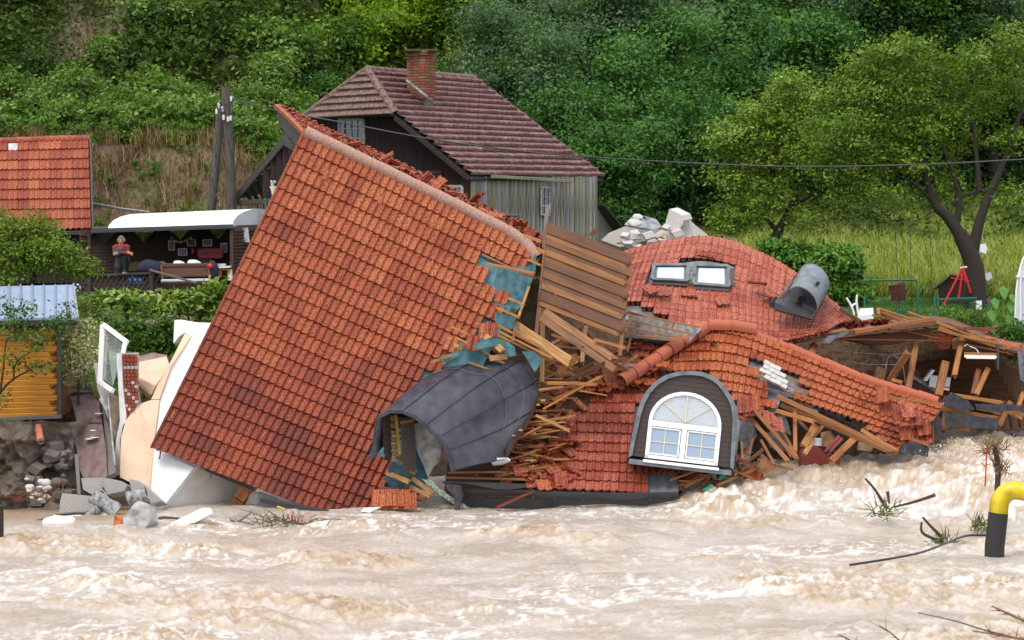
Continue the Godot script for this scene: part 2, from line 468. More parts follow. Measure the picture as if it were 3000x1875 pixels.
# ---------------------------------------------------------------- shared shapes
func make_units() -> void:
	# beam: one metre along x, unit cross-section with chamfered edges; the split ones end in splinters
	for kind in 4:
		var mb := MB.new()
		rng.seed = 500 + kind
		var ch := 0.09
		var sec := [Vector2(0.5 - ch, -0.5), Vector2(0.5, -0.5 + ch), Vector2(0.5, 0.5 - ch), Vector2(0.5 - ch, 0.5), Vector2(-0.5 + ch, 0.5), Vector2(-0.5, 0.5 - ch), Vector2(-0.5, -0.5 + ch), Vector2(-0.5 + ch, -0.5)]
		var a := []
		var b := []
		for k in 8:
			var cut := 0.0 if kind == 0 else R(0.0, 0.09)
			var cut2 := 0.0 if kind < 3 else R(0.0, 0.08)
			a.append(Vector3(-0.5 + cut2, sec[k].y, sec[k].x))
			b.append(Vector3(0.5 - cut, sec[k].y, sec[k].x))
		for k in 8:
			var l := (k + 1) % 8
			mb.quad(a[l], a[k], b[k], b[l])
			var vv := mb.t.size() - 4
			var along := float(k) / 8.0 + kind * 0.31
			mb.t[vv] = Vector2(0, along + 0.125)
			mb.t[vv + 1] = Vector2(0, along)
			mb.t[vv + 2] = Vector2(1, along)
			mb.t[vv + 3] = Vector2(1, along + 0.125)
		for k in range(1, 7):
			mb.tri(b[0], b[k + 1], b[k])
			mb.tri(a[0], a[k], a[k + 1])
		UNIT["beam%d" % kind] = mb.done()
	# roof tile, two waves: x 0..1 across, z 0..1 down the slope, y in metres
	for kind in ["flat", "wave", "rib"]:
		for variant in 3:
			rng.seed = 900 + variant
			var mb := MB.new()
			var top := []
			var low := []
			var prof := [Vector2(0, 0.012), Vector2(0.05, 0.0), Vector2(0.16, -0.004), Vector2(0.30, 0.002), Vector2(0.36, 0.022), Vector2(0.425, 0.034), Vector2(0.48, 0.028)]
			var step := 0.016 if kind == "rib" else 0.050
			var rise := 2.1 if kind == "rib" else 1.25
			if kind != "flat":
				prof = [Vector2(0, 0.045), Vector2(0.06, 0.03), Vector2(0.14, 0.004), Vector2(0.22, -0.006), Vector2(0.30, 0.002), Vector2(0.38, 0.03), Vector2(0.45, 0.046)]
			var xs := []
			for w in 2:
				for q in prof:
					xs.append(Vector2(q.x + w * 0.5, q.y))
			xs.append(Vector2(1.0, prof[0].y))
			var j0 := R(-0.006, 0.006) * (0.3 if kind == "rib" else 1.0)
			var j1 := R(-0.006, 0.006)
			for s in 4:
				var z: float = [-0.06, 0.5, 0.96, 1.0][s]
				var row := []
				for q in xs:
					var drop := 0.006 if s == 3 else 0.0
					row.append(Vector3(q.x, q.y * rise + step * z + lerpf(j0, j1, q.x) * z - drop, z))
				top.append(row)
			for q in xs:
				low.append(Vector3(q.x, q.y * rise + step - 0.036, 0.985))
			mb.grid(top, 1.0)
			for k in xs.size() - 1:
				mb.quad(low[k], low[k + 1], top[3][k + 1], top[3][k])
			var t0: Array = top[0]
			for e in [0, xs.size() - 1]:
				var a: Vector3 = top[0][e]
				var b: Vector3 = top[3][e]
				if e == 0:
					mb.quad(a + Vector3(0, -0.03, 0), b + Vector3(0, -0.03, 0), b, a)
				else:
					mb.quad(b + Vector3(0, -0.03, 0), a + Vector3(0, -0.03, 0), a, b)
			# underside, so that loose tiles have a back
			mb.quad(t0[0] + Vector3(0, -0.028, 0), t0[-1] + Vector3(0, -0.028, 0), low[-1], low[0])
			TILES["%s%d" % [kind, variant]] = mb.done()
	# ridge tile: half barrel along z 0..1, radius 1 at the wide end
	var mb2 := MB.new()
	var rows := []
	for s in 5:
		var z: float = [0.0, 0.04, 0.10, 0.5, 1.06][s]
		var r: float = [1.0, 1.0, 0.94, 0.92, 0.86][s]
		var row := []
		for k in 9:
			var a := PI * (k / 8.0 * 1.16 - 0.08)
			row.append(Vector3(-cos(a) * r, sin(a) * r - 0.15, z))
		rows.append(row)
	mb2.sheet(rows, Vector3(0, -0.14, 0), 1.0)
	UNIT["ridge"] = mb2.done()
	# snow guard: a small upright fin
	var mb3 := MB.new()
	mb3.prism([Vector3(0, 0, 0), Vector3(0, 0.006, -0.03), Vector3(0, 0.045, 0.10), Vector3(0, 0.05, 0.16), Vector3(0, 0, 0.17)], Vector3(0.022, 0, 0))
	UNIT["guard"] = mb3.done()
	# vent hood on a tile
	var mb4 := MB.new()
	var hood := []
	for s in 4:
		var row := []
		for k in 9:
			var a := PI * k / 8.0
			var rr: float = lerpf(0.02, 0.095, s / 3.0)
			row.append(Vector3(-cos(a) * rr, sin(a) * rr * 1.25, s / 3.0 * 0.30))
		hood.append(row)
	mb4.sheet(hood, Vector3(0, -0.012, 0), 1.0)
	UNIT["hood"] = mb4.done()
	# a rough stone, three kinds
	for kind in 3:
		var mb5 := MB.new()
		noise.seed = 70 + kind
		noise.frequency = 0.9
		var rs := []
		for r in 9:
			var row := []
			for q in 13:
				var lat := PI * r / 8.0
				var lon := TAU * q / 12.0
				var dir := Vector3(sin(lat) * cos(lon), cos(lat), sin(lat) * sin(lon))
				row.append(dir * 0.5 * (1.0 + 0.35 * noise.get_noise_3dv(dir)))
			rs.append(row)
		mb5.grid(rs, -1.0)
		UNIT["stone%d" % kind] = mb5.done()


# a beam from a to b; width across, thick along up
func beam_x(a: Vector3, b: Vector3, width: float, thick: float, up := Vector3.UP) -> Transform3D:
	var x := b - a
	var y := up - x.normalized() * up.dot(x.normalized())
	if y.length() < 0.05:
		y = Vector3.BACK
	y = y.normalized()
	var z := x.normalized().cross(y)
	return Transform3D(Basis(x, y * thick, z * width), (a + b) * 0.5)


func beam(parent: Node3D, called: String, a: Vector3, b: Vector3, width: float, thick: float, m: Material, kind := 0, up := Vector3.UP) -> MeshInstance3D:
	return part(called, UNIT["beam%d" % kind], m, parent, beam_x(a, b, width, thick, up))


func loose(called: String, label: String, category: String, group: String, a: Vector3, b: Vector3, width: float, thick: float, m: Material, kind := 1, up := Vector3.UP) -> MeshInstance3D:
	return solo(called, UNIT["beam%d" % kind], m, label, category, group, beam_x(a, b, width, thick, up))


func slab(poly: Array, off: Vector3) -> ArrayMesh:
	var mb := MB.new()
	mb.prism(poly, off)
	return mb.done()


func pipe(pts: Array, rad, sides := 8) -> ArrayMesh:
	var mb := MB.new()
	var rr := []
	for k in pts.size():
		rr.append(rad[k] if rad is Array else rad)
	mb.tube(pts, rr, sides)
	return mb.done()


func smooth_path(pts: Array, steps := 6) -> Array:
	var out := []
	for k in pts.size() - 1:
		var p0: Vector3 = pts[maxi(k - 1, 0)]
		var p3: Vector3 = pts[mini(k + 2, pts.size() - 1)]
		for s in steps:
			out.append(pts[k].cubic_interpolate(pts[k + 1], p0, p3, float(s) / steps))
	out.append(pts[-1])
	return out


# a surface through a grid of control points (rows of [px, py, distance]); u along a row, v down the rows
func control(rows: Array) -> Array:
	var out := []
	for r in rows:
		out.append(PP(r, 50.0))
	return out


func surf(c: Array, u: float, v: float) -> Vector3:
	var nr := c.size() - 1
	var fv := clampf(v, -0.2, 1.2) * nr
	var r := clampi(int(floor(fv)), 0, nr - 1)
	var col := []
	for k in range(-1, 3):
		var row: Array = c[clampi(r + k, 0, nr)]
		var nc := row.size() - 1
		var fu := clampf(u, -0.2, 1.2) * nc
		var q := clampi(int(floor(fu)), 0, nc - 1)
		var p1: Vector3 = row[q]
		var p2: Vector3 = row[q + 1]
		var p0: Vector3 = row[q - 1] if q > 0 else p1 * 2.0 - p2
		var p3: Vector3 = row[q + 2] if q + 2 <= nc else p2 * 2.0 - p1
		col.append(p1.cubic_interpolate(p2, p0, p3, fu - q))
	if r == 0:
		col[0] = col[1] * 2.0 - col[2]
	if r == nr - 1:
		col[3] = col[2] * 2.0 - col[1]
	return col[1].cubic_interpolate(col[2], col[0], col[3], fv - r)


func inside(p: Vector2, polys: Array) -> bool:
	for q in polys:
		if Geometry2D.is_point_in_polygon(p, q):
			return true
	return false


func poly2(list: Array) -> PackedVector2Array:
	var out := PackedVector2Array()
	for q in list:
		out.append(Vector2(q[0], q[1]))
	return out


# lays tiles on a surface; pick(r, c, centre) gives a material name, skip lists polygons (photograph pixels) left bare
func lay_tiles(parent: Node3D, c: Array, cols: float, nrows: int, skip: Array, kind: String, pick: Callable, guard: Callable, jitter := 0.01, most := 300) -> void:
	var cells := []
	var du := 1.0 / cols
	var dv := 1.0 / nrows
	for r in nrows:
		for q in int(ceil(cols)):
			var u := q * du
			var v := r * dv
			var mid := surf(c, u + du * 0.5, v + dv * 0.5)
			if inside(pix(mid), skip):
				continue
			cells.append([u, v, r, q, mid])
	var rest := MB.new()
	var count := 0
	for e in cells:
		var u: float = e[0]
		var v: float = e[1]
		var w := minf(du, 1.0 - u)
		if w < du * 0.25:
			continue
		var o := surf(c, u, v)
		var x := (surf(c, u + w, v) - o) * 0.5 + (surf(c, u + w, v + dv) - surf(c, u, v + dv)) * 0.5
		var z := (surf(c, u, v + dv) - o) * 0.5 + (surf(c, u + w, v + dv) - surf(c, u + w, v)) * 0.5
		z *= 1.08
		var y := z.cross(x).normalized()
		var b := Basis(x, y, z)
		b = Basis(y, R(-jitter, jitter)) * Basis(x.normalized(), R(-jitter, jitter) * 0.6) * b
		var xf := Transform3D(b, o + y * R(0.0, jitter * 0.5))
		var mesh: ArrayMesh = TILES["%s%d" % [kind, rng.randi() % 3]]
		var m: Material = M[pick.call(e[2], e[3], e[4])]
		count += 1
		if count <= most:
			var t := part("tile", mesh, m, parent, xf)
			var gk: int = guard.call(e[2], e[3])
			if gk > 0:
				var gx := Transform3D(Basis(x.normalized(), y, z.normalized()), o + x * (0.24 if gk == 1 else 0.74) + z * 0.36 + y * 0.018)
				part("snow_guard", UNIT["guard"], M["tile_pink_0"], t, gx)
		else:
			var arr := mesh.surface_get_arrays(0)
			var k0 := rest.v.size()
			var lin: Color = m.albedo_color.srgb_to_linear()
			var nb := b.inverse().transposed()
			for k in arr[Mesh.ARRAY_VERTEX].size():
				rest.col = lin
				rest.vert(xf * arr[Mesh.ARRAY_VERTEX][k], (nb * arr[Mesh.ARRAY_NORMAL][k]).normalized())
			for k in arr[Mesh.ARRAY_INDEX]:
				rest.i.append(k0 + k)
	if rest.v.size():
		var o := part("tiles", rest.done(), M["tile_rest"], parent)
		o.set_meta("kind", "stuff")


# a sheet under the tiles
func under(c: Array, depth: float, thick: float, u0 := 0.0, u1 := 1.0, v0 := 0.0, v1 := 1.0, nu := 14, nv := 14) -> ArrayMesh:
	var rows := []
	for r in nv + 1:
		var row := []
		for q in nu + 1:
			var u := lerpf(u0, u1, float(q) / nu)
			var v := lerpf(v0, v1, float(r) / nv)
			var p := surf(c, u, v)
			var y := (surf(c, u, v + 0.02) - p).cross(surf(c, u + 0.02, v) - p).normalized()
			row.append(p - y * depth)
		rows.append(row)
	var p0 := surf(c, 0.5, 0.5)
	var yy := (surf(c, 0.5, 0.52) - p0).cross(surf(c, 0.52, 0.5) - p0).normalized()
	var mb := MB.new()
	mb.sheet(rows, -yy * thick, 1.0)
	return mb.done()


func ridge_tiles(parent: Node3D, path: Array, up: Vector3, radius: float, length: float, m: Array, called := "ridge_tile") -> void:
	var pts := smooth_path(path, 12)
	var run := [0.0]
	for k in range(1, pts.size()):
		run.append(run[-1] + pts[k - 1].distance_to(pts[k]))
	var total: float = run[-1]
	var at := func(s: float) -> Vector3:
		for k in range(1, pts.size()):
			if run[k] >= s:
				return pts[k - 1].lerp(pts[k], (s - run[k - 1]) / maxf(0.0001, run[k] - run[k - 1]))
		return pts[-1]
	var cnt := int(round(total / length))
	for k in cnt:
		var a: Vector3 = at.call(total * k / cnt)
		var b: Vector3 = at.call(total * (k + 1.0) / cnt)
		var z := b - a
		var y := (up - z.normalized() * up.dot(z.normalized())).normalized()
		var x := y.cross(z.normalized())
		var bs := Basis(y, R(-0.03, 0.03)) * Basis(x * radius, y * radius, z)
		part(called, UNIT["ridge"], M[m[rng.randi() % m.size()]], parent, Transform3D(bs, a + y * R(-0.008, 0.008)))


# ---------------------------------------------------------------- camera, sky, sun
func make_view() -> void:
	var cam := Camera3D.new()
	cam.name = "camera"
	add_child(cam)
	cam.position = Vector3(0, EYE, 0)
	cam.near = 1.0
	cam.far = 600.0
	cam.projection = Camera3D.PROJECTION_FRUSTUM
	cam.size = 1875.0 / F
	cam.frustum_offset = Vector2(0, -237.5 / F)
	cam.current = true
	var lens := CameraAttributesPhysical.new()
	lens.frustum_focal_length = 85.0
	lens.frustum_focus_distance = 53.0
	lens.frustum_near = 1.0
	lens.frustum_far = 600.0
	lens.exposure_aperture = 2.8
	cam.attributes = lens
	var e := Environment.new()
	e.background_mode = Environment.BG_SKY
	var sm := ProceduralSkyMaterial.new()
	sm.sky_top_color = Color(0.93, 0.95, 1.0)
	sm.sky_horizon_color = Color(0.80, 0.83, 0.87)
	sm.sky_curve = 0.25
	sm.ground_bottom_color = Color(0.30, 0.27, 0.23)
	sm.ground_horizon_color = Color(0.45, 0.45, 0.42)
	sm.sun_angle_max = 1.0
	var sky := Sky.new()
	sky.sky_material = sm
	e.sky = sky
	e.background_energy_multiplier = 1.05
	e.tonemap_mode = Environment.TONE_MAPPER_LINEAR
	e.tonemap_exposure = 1.68
	e.sdfgi_enabled = true
	e.ssao_enabled = true
	e.ssil_enabled = true
	var we := WorldEnvironment.new()
	we.name = "world_environment"
	we.environment = e
	add_child(we)
	var sun := DirectionalLight3D.new()
	sun.name = "sun"
	sun.light_energy = 0.5
	sun.light_color = Color(1.0, 0.97, 0.92)
	sun.light_angular_distance = 25.0
	sun.shadow_enabled = true
	add_child(sun)
	sun.look_at_from_position(Vector3.ZERO, Vector3(0.35, -1.0, -0.55), Vector3.UP)


# ---------------------------------------------------------------- ground
const LEFT := [[30, -3], [51.7, -3], [52.0, 1.75], [60, 2.2], [63, 2.6], [64.6, 4.2], [76.6, 4.5], [79.6, 8.9], [81, 9.2], [87, 11.0], [125, 40], [200, 74]]
const MIDDLE := [[30, -3], [55, -3], [59, 0.4], [64, 2.6], [70, 3.2], [78, 4.0], [84, 6.6], [90, 9.5], [128, 40], [200, 74]]
const RIGHT := [[30, -3], [58, -3], [62, 1.5], [65, 3.3], [69, 3.65], [73, 3.85], [76, 4.3], [84, 5.5], [93, 6.9], [97, 7.8], [140, 42], [200, 72]]


func along(list: Array, d: float) -> float:
	for k in range(1, list.size()):
		if d <= list[k][0]:
			return lerpf(list[k - 1][1], list[k][1], clampf((d - list[k - 1][0]) / (list[k][0] - list[k - 1][0]), 0, 1))
	return list[-1][1]


func ground_y(x: float, d: float) -> float:
	var bend := lerpf(-10.1, -7.1, smoothstep(53.5, 57.0, d))
	var wl := 1.0 - smoothstep(bend - (0.3 if d < 60 else 2.5), bend + (0.3 if d < 60 else 3.0), x)
	var wr := smoothstep(3.5, 9.0, x)
	var wm := maxf(0.0, 1.0 - wl - wr)
	return (along(LEFT, d) * wl + along(MIDDLE, d) * wm + along(RIGHT, d) * wr) / (wl + wm + wr)


func on_ground(px: float, d: float) -> Vector3:
	var x := (px - 1500.0) * d / F
	return Vector3(x, ground_y(x, d), -d)


func make_ground() -> void:
	var n1 := FastNoiseLite.new()
	n1.seed = 11
	n1.frequency = 0.08
	n1.fractal_octaves = 4
	var n2 := FastNoiseLite.new()
	n2.seed = 12
	n2.frequency = 0.35
	n2.fractal_octaves = 3
	var mb := MB.new()
	var rows := []
	var ds := []
	var d := 49.0
	while d < 200.0:
		ds.append(d)
		d += 0.22 if d < 54 else 0.4 if d < 98 else 2.0
	var xs := []
	var x := -60.0
	while x <= 60.0:
		xs.append(x)
		x += 0.45 if absf(x) < 24 else 2.0
	for dd in ds:
		var row := []
		for xx in xs:
			var hilly := smoothstep(76.0, 95.0, dd)
			var y := ground_y(xx, dd) + n1.get_noise_2d(xx, dd) * (0.12 + 1.0 * hilly) + n2.get_noise_2d(xx, dd) * (0.05 + 0.25 * hilly)
			row.append(Vector3(xx, y, -dd))
		rows.append(row)
	mb.grid(rows, -1.0)
	# colours by what grows or lies there
	var lawn := Color(0.085, 0.17, 0.022)
	var meadow := Color(0.25, 0.32, 0.06)
	var dirt := Color(0.15, 0.095, 0.062)
	var litter := Color(0.24, 0.17, 0.10)
	for k in mb.v.size():
		var p := mb.v[k]
		var dd := -p.z
		var a := n1.get_noise_2d(p.x * 3.0, dd * 3.0)
		var b := n2.get_noise_2d(p.x * 1.7 + 50.0, dd * 1.7)
		var q := lawn.lerp(Color(0.05, 0.11, 0.015), clampf(0.5 + b, 0, 1))
		if p.x > -10.5 and p.x < 4.0 and dd < (58.0 if p.x < -6.5 else 65.0):
			q = dirt
		if p.x > 4.0:
			q = lawn.lerp(meadow, smoothstep(74.0, 82.0, dd + a * 6.0))
			q = q.lerp(Color(0.36, 0.31, 0.13), clampf(a * 1.2 + b * 0.6, 0, 0.65) * smoothstep(74.0, 80.0, dd))
			if dd + b * 4.0 > 95.5:
				q = litter if a > -0.05 else lawn
		elif p.x < -3.0:
			if dd > 75.5 and dd < 81.0:
				q = dirt.lerp(Color(0.23, 0.165, 0.095), clampf(0.5 + a + b, 0, 1))
				q = q.lerp(lawn, clampf((b - 0.22) * 4.0, 0, 1) * 0.5)
				if dd < 77.6 + a * 1.5:
					q = Color(0.14, 0.27, 0.03)
			elif dd >= 81.0:
				q = Color(0.06, 0.10, 0.02).lerp(dirt, clampf(0.35 + b * 1.5, 0, 1))
				if p.x < -14.0 and p.x > -17.6 and dd > 88.0 and dd < 94.0 and a > -0.35:
					q = Color(0.30, 0.24, 0.155)
		else:
			if dd + b * 4.0 > 80.0:
				q = litter if a > -0.05 else lawn
		mb.c[k] = q
	structure("ground", mb.done(), M["soil"], "grassy garden, meadow and steep wooded hillside behind the ruined house")
	# the undercut bank below the yellow shed: raw earth torn open by the river
	var eb := MB.new()
	var er := []
	var n3 := FastNoiseLite.new()
	n3.seed = 15
	n3.frequency = 0.9
	n3.fractal_octaves = 4
	for r in 53:
		var row := []
		for q in 140:
			var px := lerpf(-220.0, 262.0, q / 139.0)
			var f := r / 52.0
			var xx := (px - 1500.0) * 52.0 / F
			var y := lerpf(1.86, -0.5, f)
			var hollow := 0.55 * sin(PI * clampf(f * 1.1, 0, 1)) * smoothstep(60.0, 130.0, px)
			var dd := 51.55 + hollow - 0.35 * f + (n3.get_noise_3d(xx * 1.2, y * 1.6, 0.0) * 0.5 + n3.get_noise_3d(xx * 4.0, y * 5.0, 4.0) * 0.22) * minf(1.0, f * 6.0 + 0.15)
			if px > 215.0:
				dd += (px - 215.0) * 0.03
			row.append(Vector3(xx, y + n3.get_noise_2d(xx * 2.0, y * 2.0) * 0.08, -dd))
		er.append(row)
	eb.grid(er, -1.0)
	for k in eb.v.size():
		var p := eb.v[k]
		var a := n3.get_noise_3d(p.x * 1.5 + 9.0, p.y * 1.5, 3.0)
		var q := Color(0.12, 0.09, 0.068).lerp(Color(0.21, 0.175, 0.14), clampf(0.5 + a * 1.3, 0, 1))
		if p.x > -9.9 and a > 0.05:
			q = Color(0.26, 0.23, 0.20)
		eb.c[k] = q
	structure("riverbank", eb.done(), M["cut_earth"], "raw brown earth bank torn open by the river below the yellow shed")


# ---------------------------------------------------------------- the flood
var wn1 := FastNoiseLite.new()
var wn2 := FastNoiseLite.new()
var wn3 := FastNoiseLite.new()


func water_y(x: float, d: float) -> float:
	return along([[2.8, 0.0], [4.5, 0.15], [6.0, 0.46], [8.4, 0.60], [9.6, 0.84], [12.0, 1.05]], x) * smoothstep(46.5, 52.2, d - 0.15 * (x - 8.0))


func make_water() -> void:
	wn1.seed = 81
	wn1.frequency = 0.16
	wn1.fractal_octaves = 3
	wn2.seed = 82
	wn2.frequency = 0.55
	wn2.fractal_octaves = 4
	wn3.seed = 83
	wn3.frequency = 2.2
	wn3.fractal_octaves = 3
	var mb := MB.new()
	var rows := []
	var cols := []
	var d := 27.0
	while d < 80.0:
		var row := []
		var crow := []
		var half := d * 0.235 + 1.0
		var nx := 640
		for q in nx + 1:
			var x := lerpf(-half, half, float(q) / nx)
			var sw := wn1.get_noise_2d(x * 0.8, d * 0.8)
			var r1 := wn2.get_noise_2d(x * 0.8 + d * 0.1, d * 0.8)
			var fine := wn3.get_noise_2d(x, d)
			var calm := smoothstep(-7.0, -8.6, x) * smoothstep(47.5, 49.5, d)
			var k := 1.0 - 0.85 * calm
			var big := smoothstep(2.6, 4.6, x) * smoothstep(46.5, 50.5, d)
			var band := smoothstep(0.10, 0.46, wn1.get_noise_2d(x * 0.75 + 17.0, d * 1.5 + 5.0) + 0.30 * r1) * (1.0 - smoothstep(47.5, 49.5, d) * (1.0 - big))
			var t := clampf(maxf(band, big * smoothstep(-0.45, 0.1, sw + 0.6 * r1)), 0, 1) * k
			var b1 := 1.0 - absf(wn2.get_noise_2d(x * 1.3 + 60.0, d * 1.1)) * 2.6
			var b2 := 1.0 - absf(wn3.get_noise_2d(x * 0.9 + 9.0, d * 0.9)) * 2.6
			var lump := absf(wn2.get_noise_2d(x * 2.2 + 20.0, d * 2.0)) * 2.0
			var lump2 := absf(wn3.get_noise_2d(x * 1.8 + 70.0, d * 1.7)) * 2.0
			var y := water_y(x, d) + (sw * 0.16 + r1 * 0.075 + fine * 0.015 + wn3.get_noise_2d(x * 2.7 + 5.0, d * 2.2) * 0.007) * k
			y += t * (0.05 + 0.08 * lump + 0.035 * lump2 + 0.02 * fine) * (1.0 - 0.35 * big)
			y += big * (0.26 * sw + 0.14 * absf(r1) * 2.0 + 0.04 * lump + 0.01 * lump2)
			var patch := smoothstep(-0.12, 0.38, wn1.get_noise_2d(x * 0.55 + 40.0, d * 1.0) + 0.3 * sw + 0.15 * big)
			var thin := smoothstep(0.74, 0.96, b1) * (0.25 + 0.75 * patch)
			var thin2 := smoothstep(0.86, 0.99, b2) * smoothstep(0.2, 0.9, patch)
			var cloud := smoothstep(0.22, 0.6, wn2.get_noise_2d(x * 0.9 + 90.0, d * 1.2 + 10.0) + 0.35 * fine) * patch
			var cap := smoothstep(0.35, 0.8, lump) * t * smoothstep(-0.15, 0.25, fine + sw * 0.5)
			var foam := clampf(maxf(maxf(thin, thin2 * 0.8), maxf(cloud * 0.75, cap * 0.38)), 0, 1) * k
			crow.append(Vector3(foam, t * (0.35 + 0.65 * smoothstep(0.7, 0.05, lump)), r1))
			row.append(Vector3(x, y, -d))
		rows.append(row)
		cols.append(crow)
		d += 0.085 + (d - 27.0) * 0.0022
	mb.grid(rows, -1.0)
	var mud := Color(0.50, 0.43, 0.365)
	var mud2 := Color(0.415, 0.345, 0.28)
	var tan := Color(0.46, 0.335, 0.205)
	var deep := Color(0.30, 0.195, 0.10)
	var white := Color(0.80, 0.765, 0.725)
	var nc: int = rows[0].size()
	for r in rows.size():
		for q in nc:
			var s: Vector3 = cols[r][q]
			var x: float = rows[r][q].x
			var dd: float = -rows[r][q].z
			var c := mud.lerp(mud2, smoothstep(-0.35, 0.35, s.z))
			c = c.lerp(tan, clampf(s.y * 1.1, 0, 1) * 0.85)
			c = c.lerp(deep, smoothstep(0.62, 0.95, s.y) * smoothstep(0.0, 0.35, wn2.get_noise_2d(x * 0.7 + 7.0, dd * 0.9)) * 0.7)
			c = c.lerp(white, s.x)
			if x < -7.0 and dd > 48.5:
				c = c.lerp(Color(0.36, 0.25, 0.155), smoothstep(-7.0, -8.6, x) * smoothstep(48.5, 49.8, dd) * 0.8)
			mb.c[r * nc + q] = c
	structure("river", mb.done(), M["water"], "brown flood water with breaking waves and white foam")
	# spray thrown up where the current hits the wreck
	var drop := MB.new()
	var rs := []
	for r in 5:
		var row := []
		for q in 7:
			var lat := PI * r / 4.0
			row.append(Vector3(sin(lat) * cos(TAU * q / 6.0), cos(lat), sin(lat) * sin(TAU * q / 6.0)))
		rs.append(row)
	drop.grid(rs, -1.0)
	var mm := MultiMesh.new()
	mm.transform_format = MultiMesh.TRANSFORM_3D
	mm.mesh = drop.done()
	rng.seed = 33
	var spots := [[2360, 1345, 55.0, 90, 60], [2440, 1345, 55.5, 90, 40], [2760, 1322, 53.4, 60, 24], [2860, 1305, 53.4, 110, 26], [2960, 1300, 53.4, 90, 26], [2640, 1330, 56.0, 70, 40], [2230, 1370, 54.5, 90, 40], [2560, 1400, 52.0, 260, 30], [2900, 1330, 52.0, 120, 40]]
	var xs := []
	for s in spots:
		for k in 170:
			var x: float = s[0] + rng.randfn() * s[3] * 0.5
			var p := P(x, s[1] + 12.0 - absf(rng.randfn()) * s[4] * 0.55, s[2] + rng.randfn() * 0.35)
			var sc := R(0.004, 0.012) * (1.6 if rng.randf() < 0.06 else 1.0)
			xs.append(Transform3D(Basis(Vector3.UP, R(0, 6.2)).scaled(Vector3(sc * R(0.8, 1.6), sc, sc)), p))
	mm.instance_count = xs.size()
	for k in xs.size():
		mm.set_instance_transform(k, xs[k])
	var mi := MultiMeshInstance3D.new()
	mi.name = "spray"
	mi.multimesh = mm
	mi.material_override = mat("spray", Color(0.78, 0.70, 0.60), 0.4)
	add_child(mi)
	tag(mi, "muddy spray thrown up where the current strikes the wreck", "spray", "", "stuff")


# ---------------------------------------------------------------- leaves
# blobs: [centre, radii, clumps]; every clump is a spray of small leaf faces
func leaf_cloud(blobs: Array, per: int, size: float, clump: float, tones: Array, droop := 0.0, flat := 0.55) -> ArrayMesh:
	var mb := MB.new()
	for b in blobs:
		var cen: Vector3 = b[0]
		var rad: Vector3 = b[1]
		for k in b[2]:
			var dir := Vector3(rng.randfn(), rng.randfn(), rng.randfn()).normalized()
			var rr := pow(rng.randf(), 0.42)
			var cc := cen + dir * rad * rr * R(0.86, 1.12)
			var tone: Color = tones[rng.randi() % tones.size()]
			var lean := (dir * 0.6 + Vector3(0, 0.8, 0)).normalized()
			var cs := clump * R(0.6, 1.35)
			for l in per:
				var o := Vector3(rng.randfn(), rng.randfn() * flat, rng.randfn()) * cs * 0.5
				o.y -= droop * o.length() * 0.6
				var p := cc + o
				var nn := (lean + Vector3(rng.randfn(), rng.randfn(), rng.randfn()) * 0.55).normalized()
				var ax := nn.cross(Vector3(rng.randfn(), rng.randfn() - droop, rng.randfn())).normalized()
				var ay := nn.cross(ax)
				var s := size * R(0.65, 1.35)
				var i0 := mb.v.size()
				mb.col = tone * R(0.78, 1.22)
				mb.vert(p - ax * s * 0.30, nn)
				mb.vert(p + ay * s * 0.62 + nn * s * 0.08, nn)
				mb.vert(p + ax * s * 0.30, nn)
				mb.vert(p - ay * s * 0.62, nn)
				mb.i.append_array([i0, i0 + 1, i0 + 2, i0, i0 + 2, i0 + 3])
	return mb.done()


func limbs(base: Vector3, forks: Array, r0: float) -> ArrayMesh:
	var mb := MB.new()
	for f in forks:
		var pts := smooth_path(f[0], 4)
		var rr := []
		for k in pts.size():
			rr.append(lerpf(f[1], f[2], float(k) / (pts.size() - 1)))
		mb.tube(pts, rr, 9)
	return mb.done()


var CROWN := {}


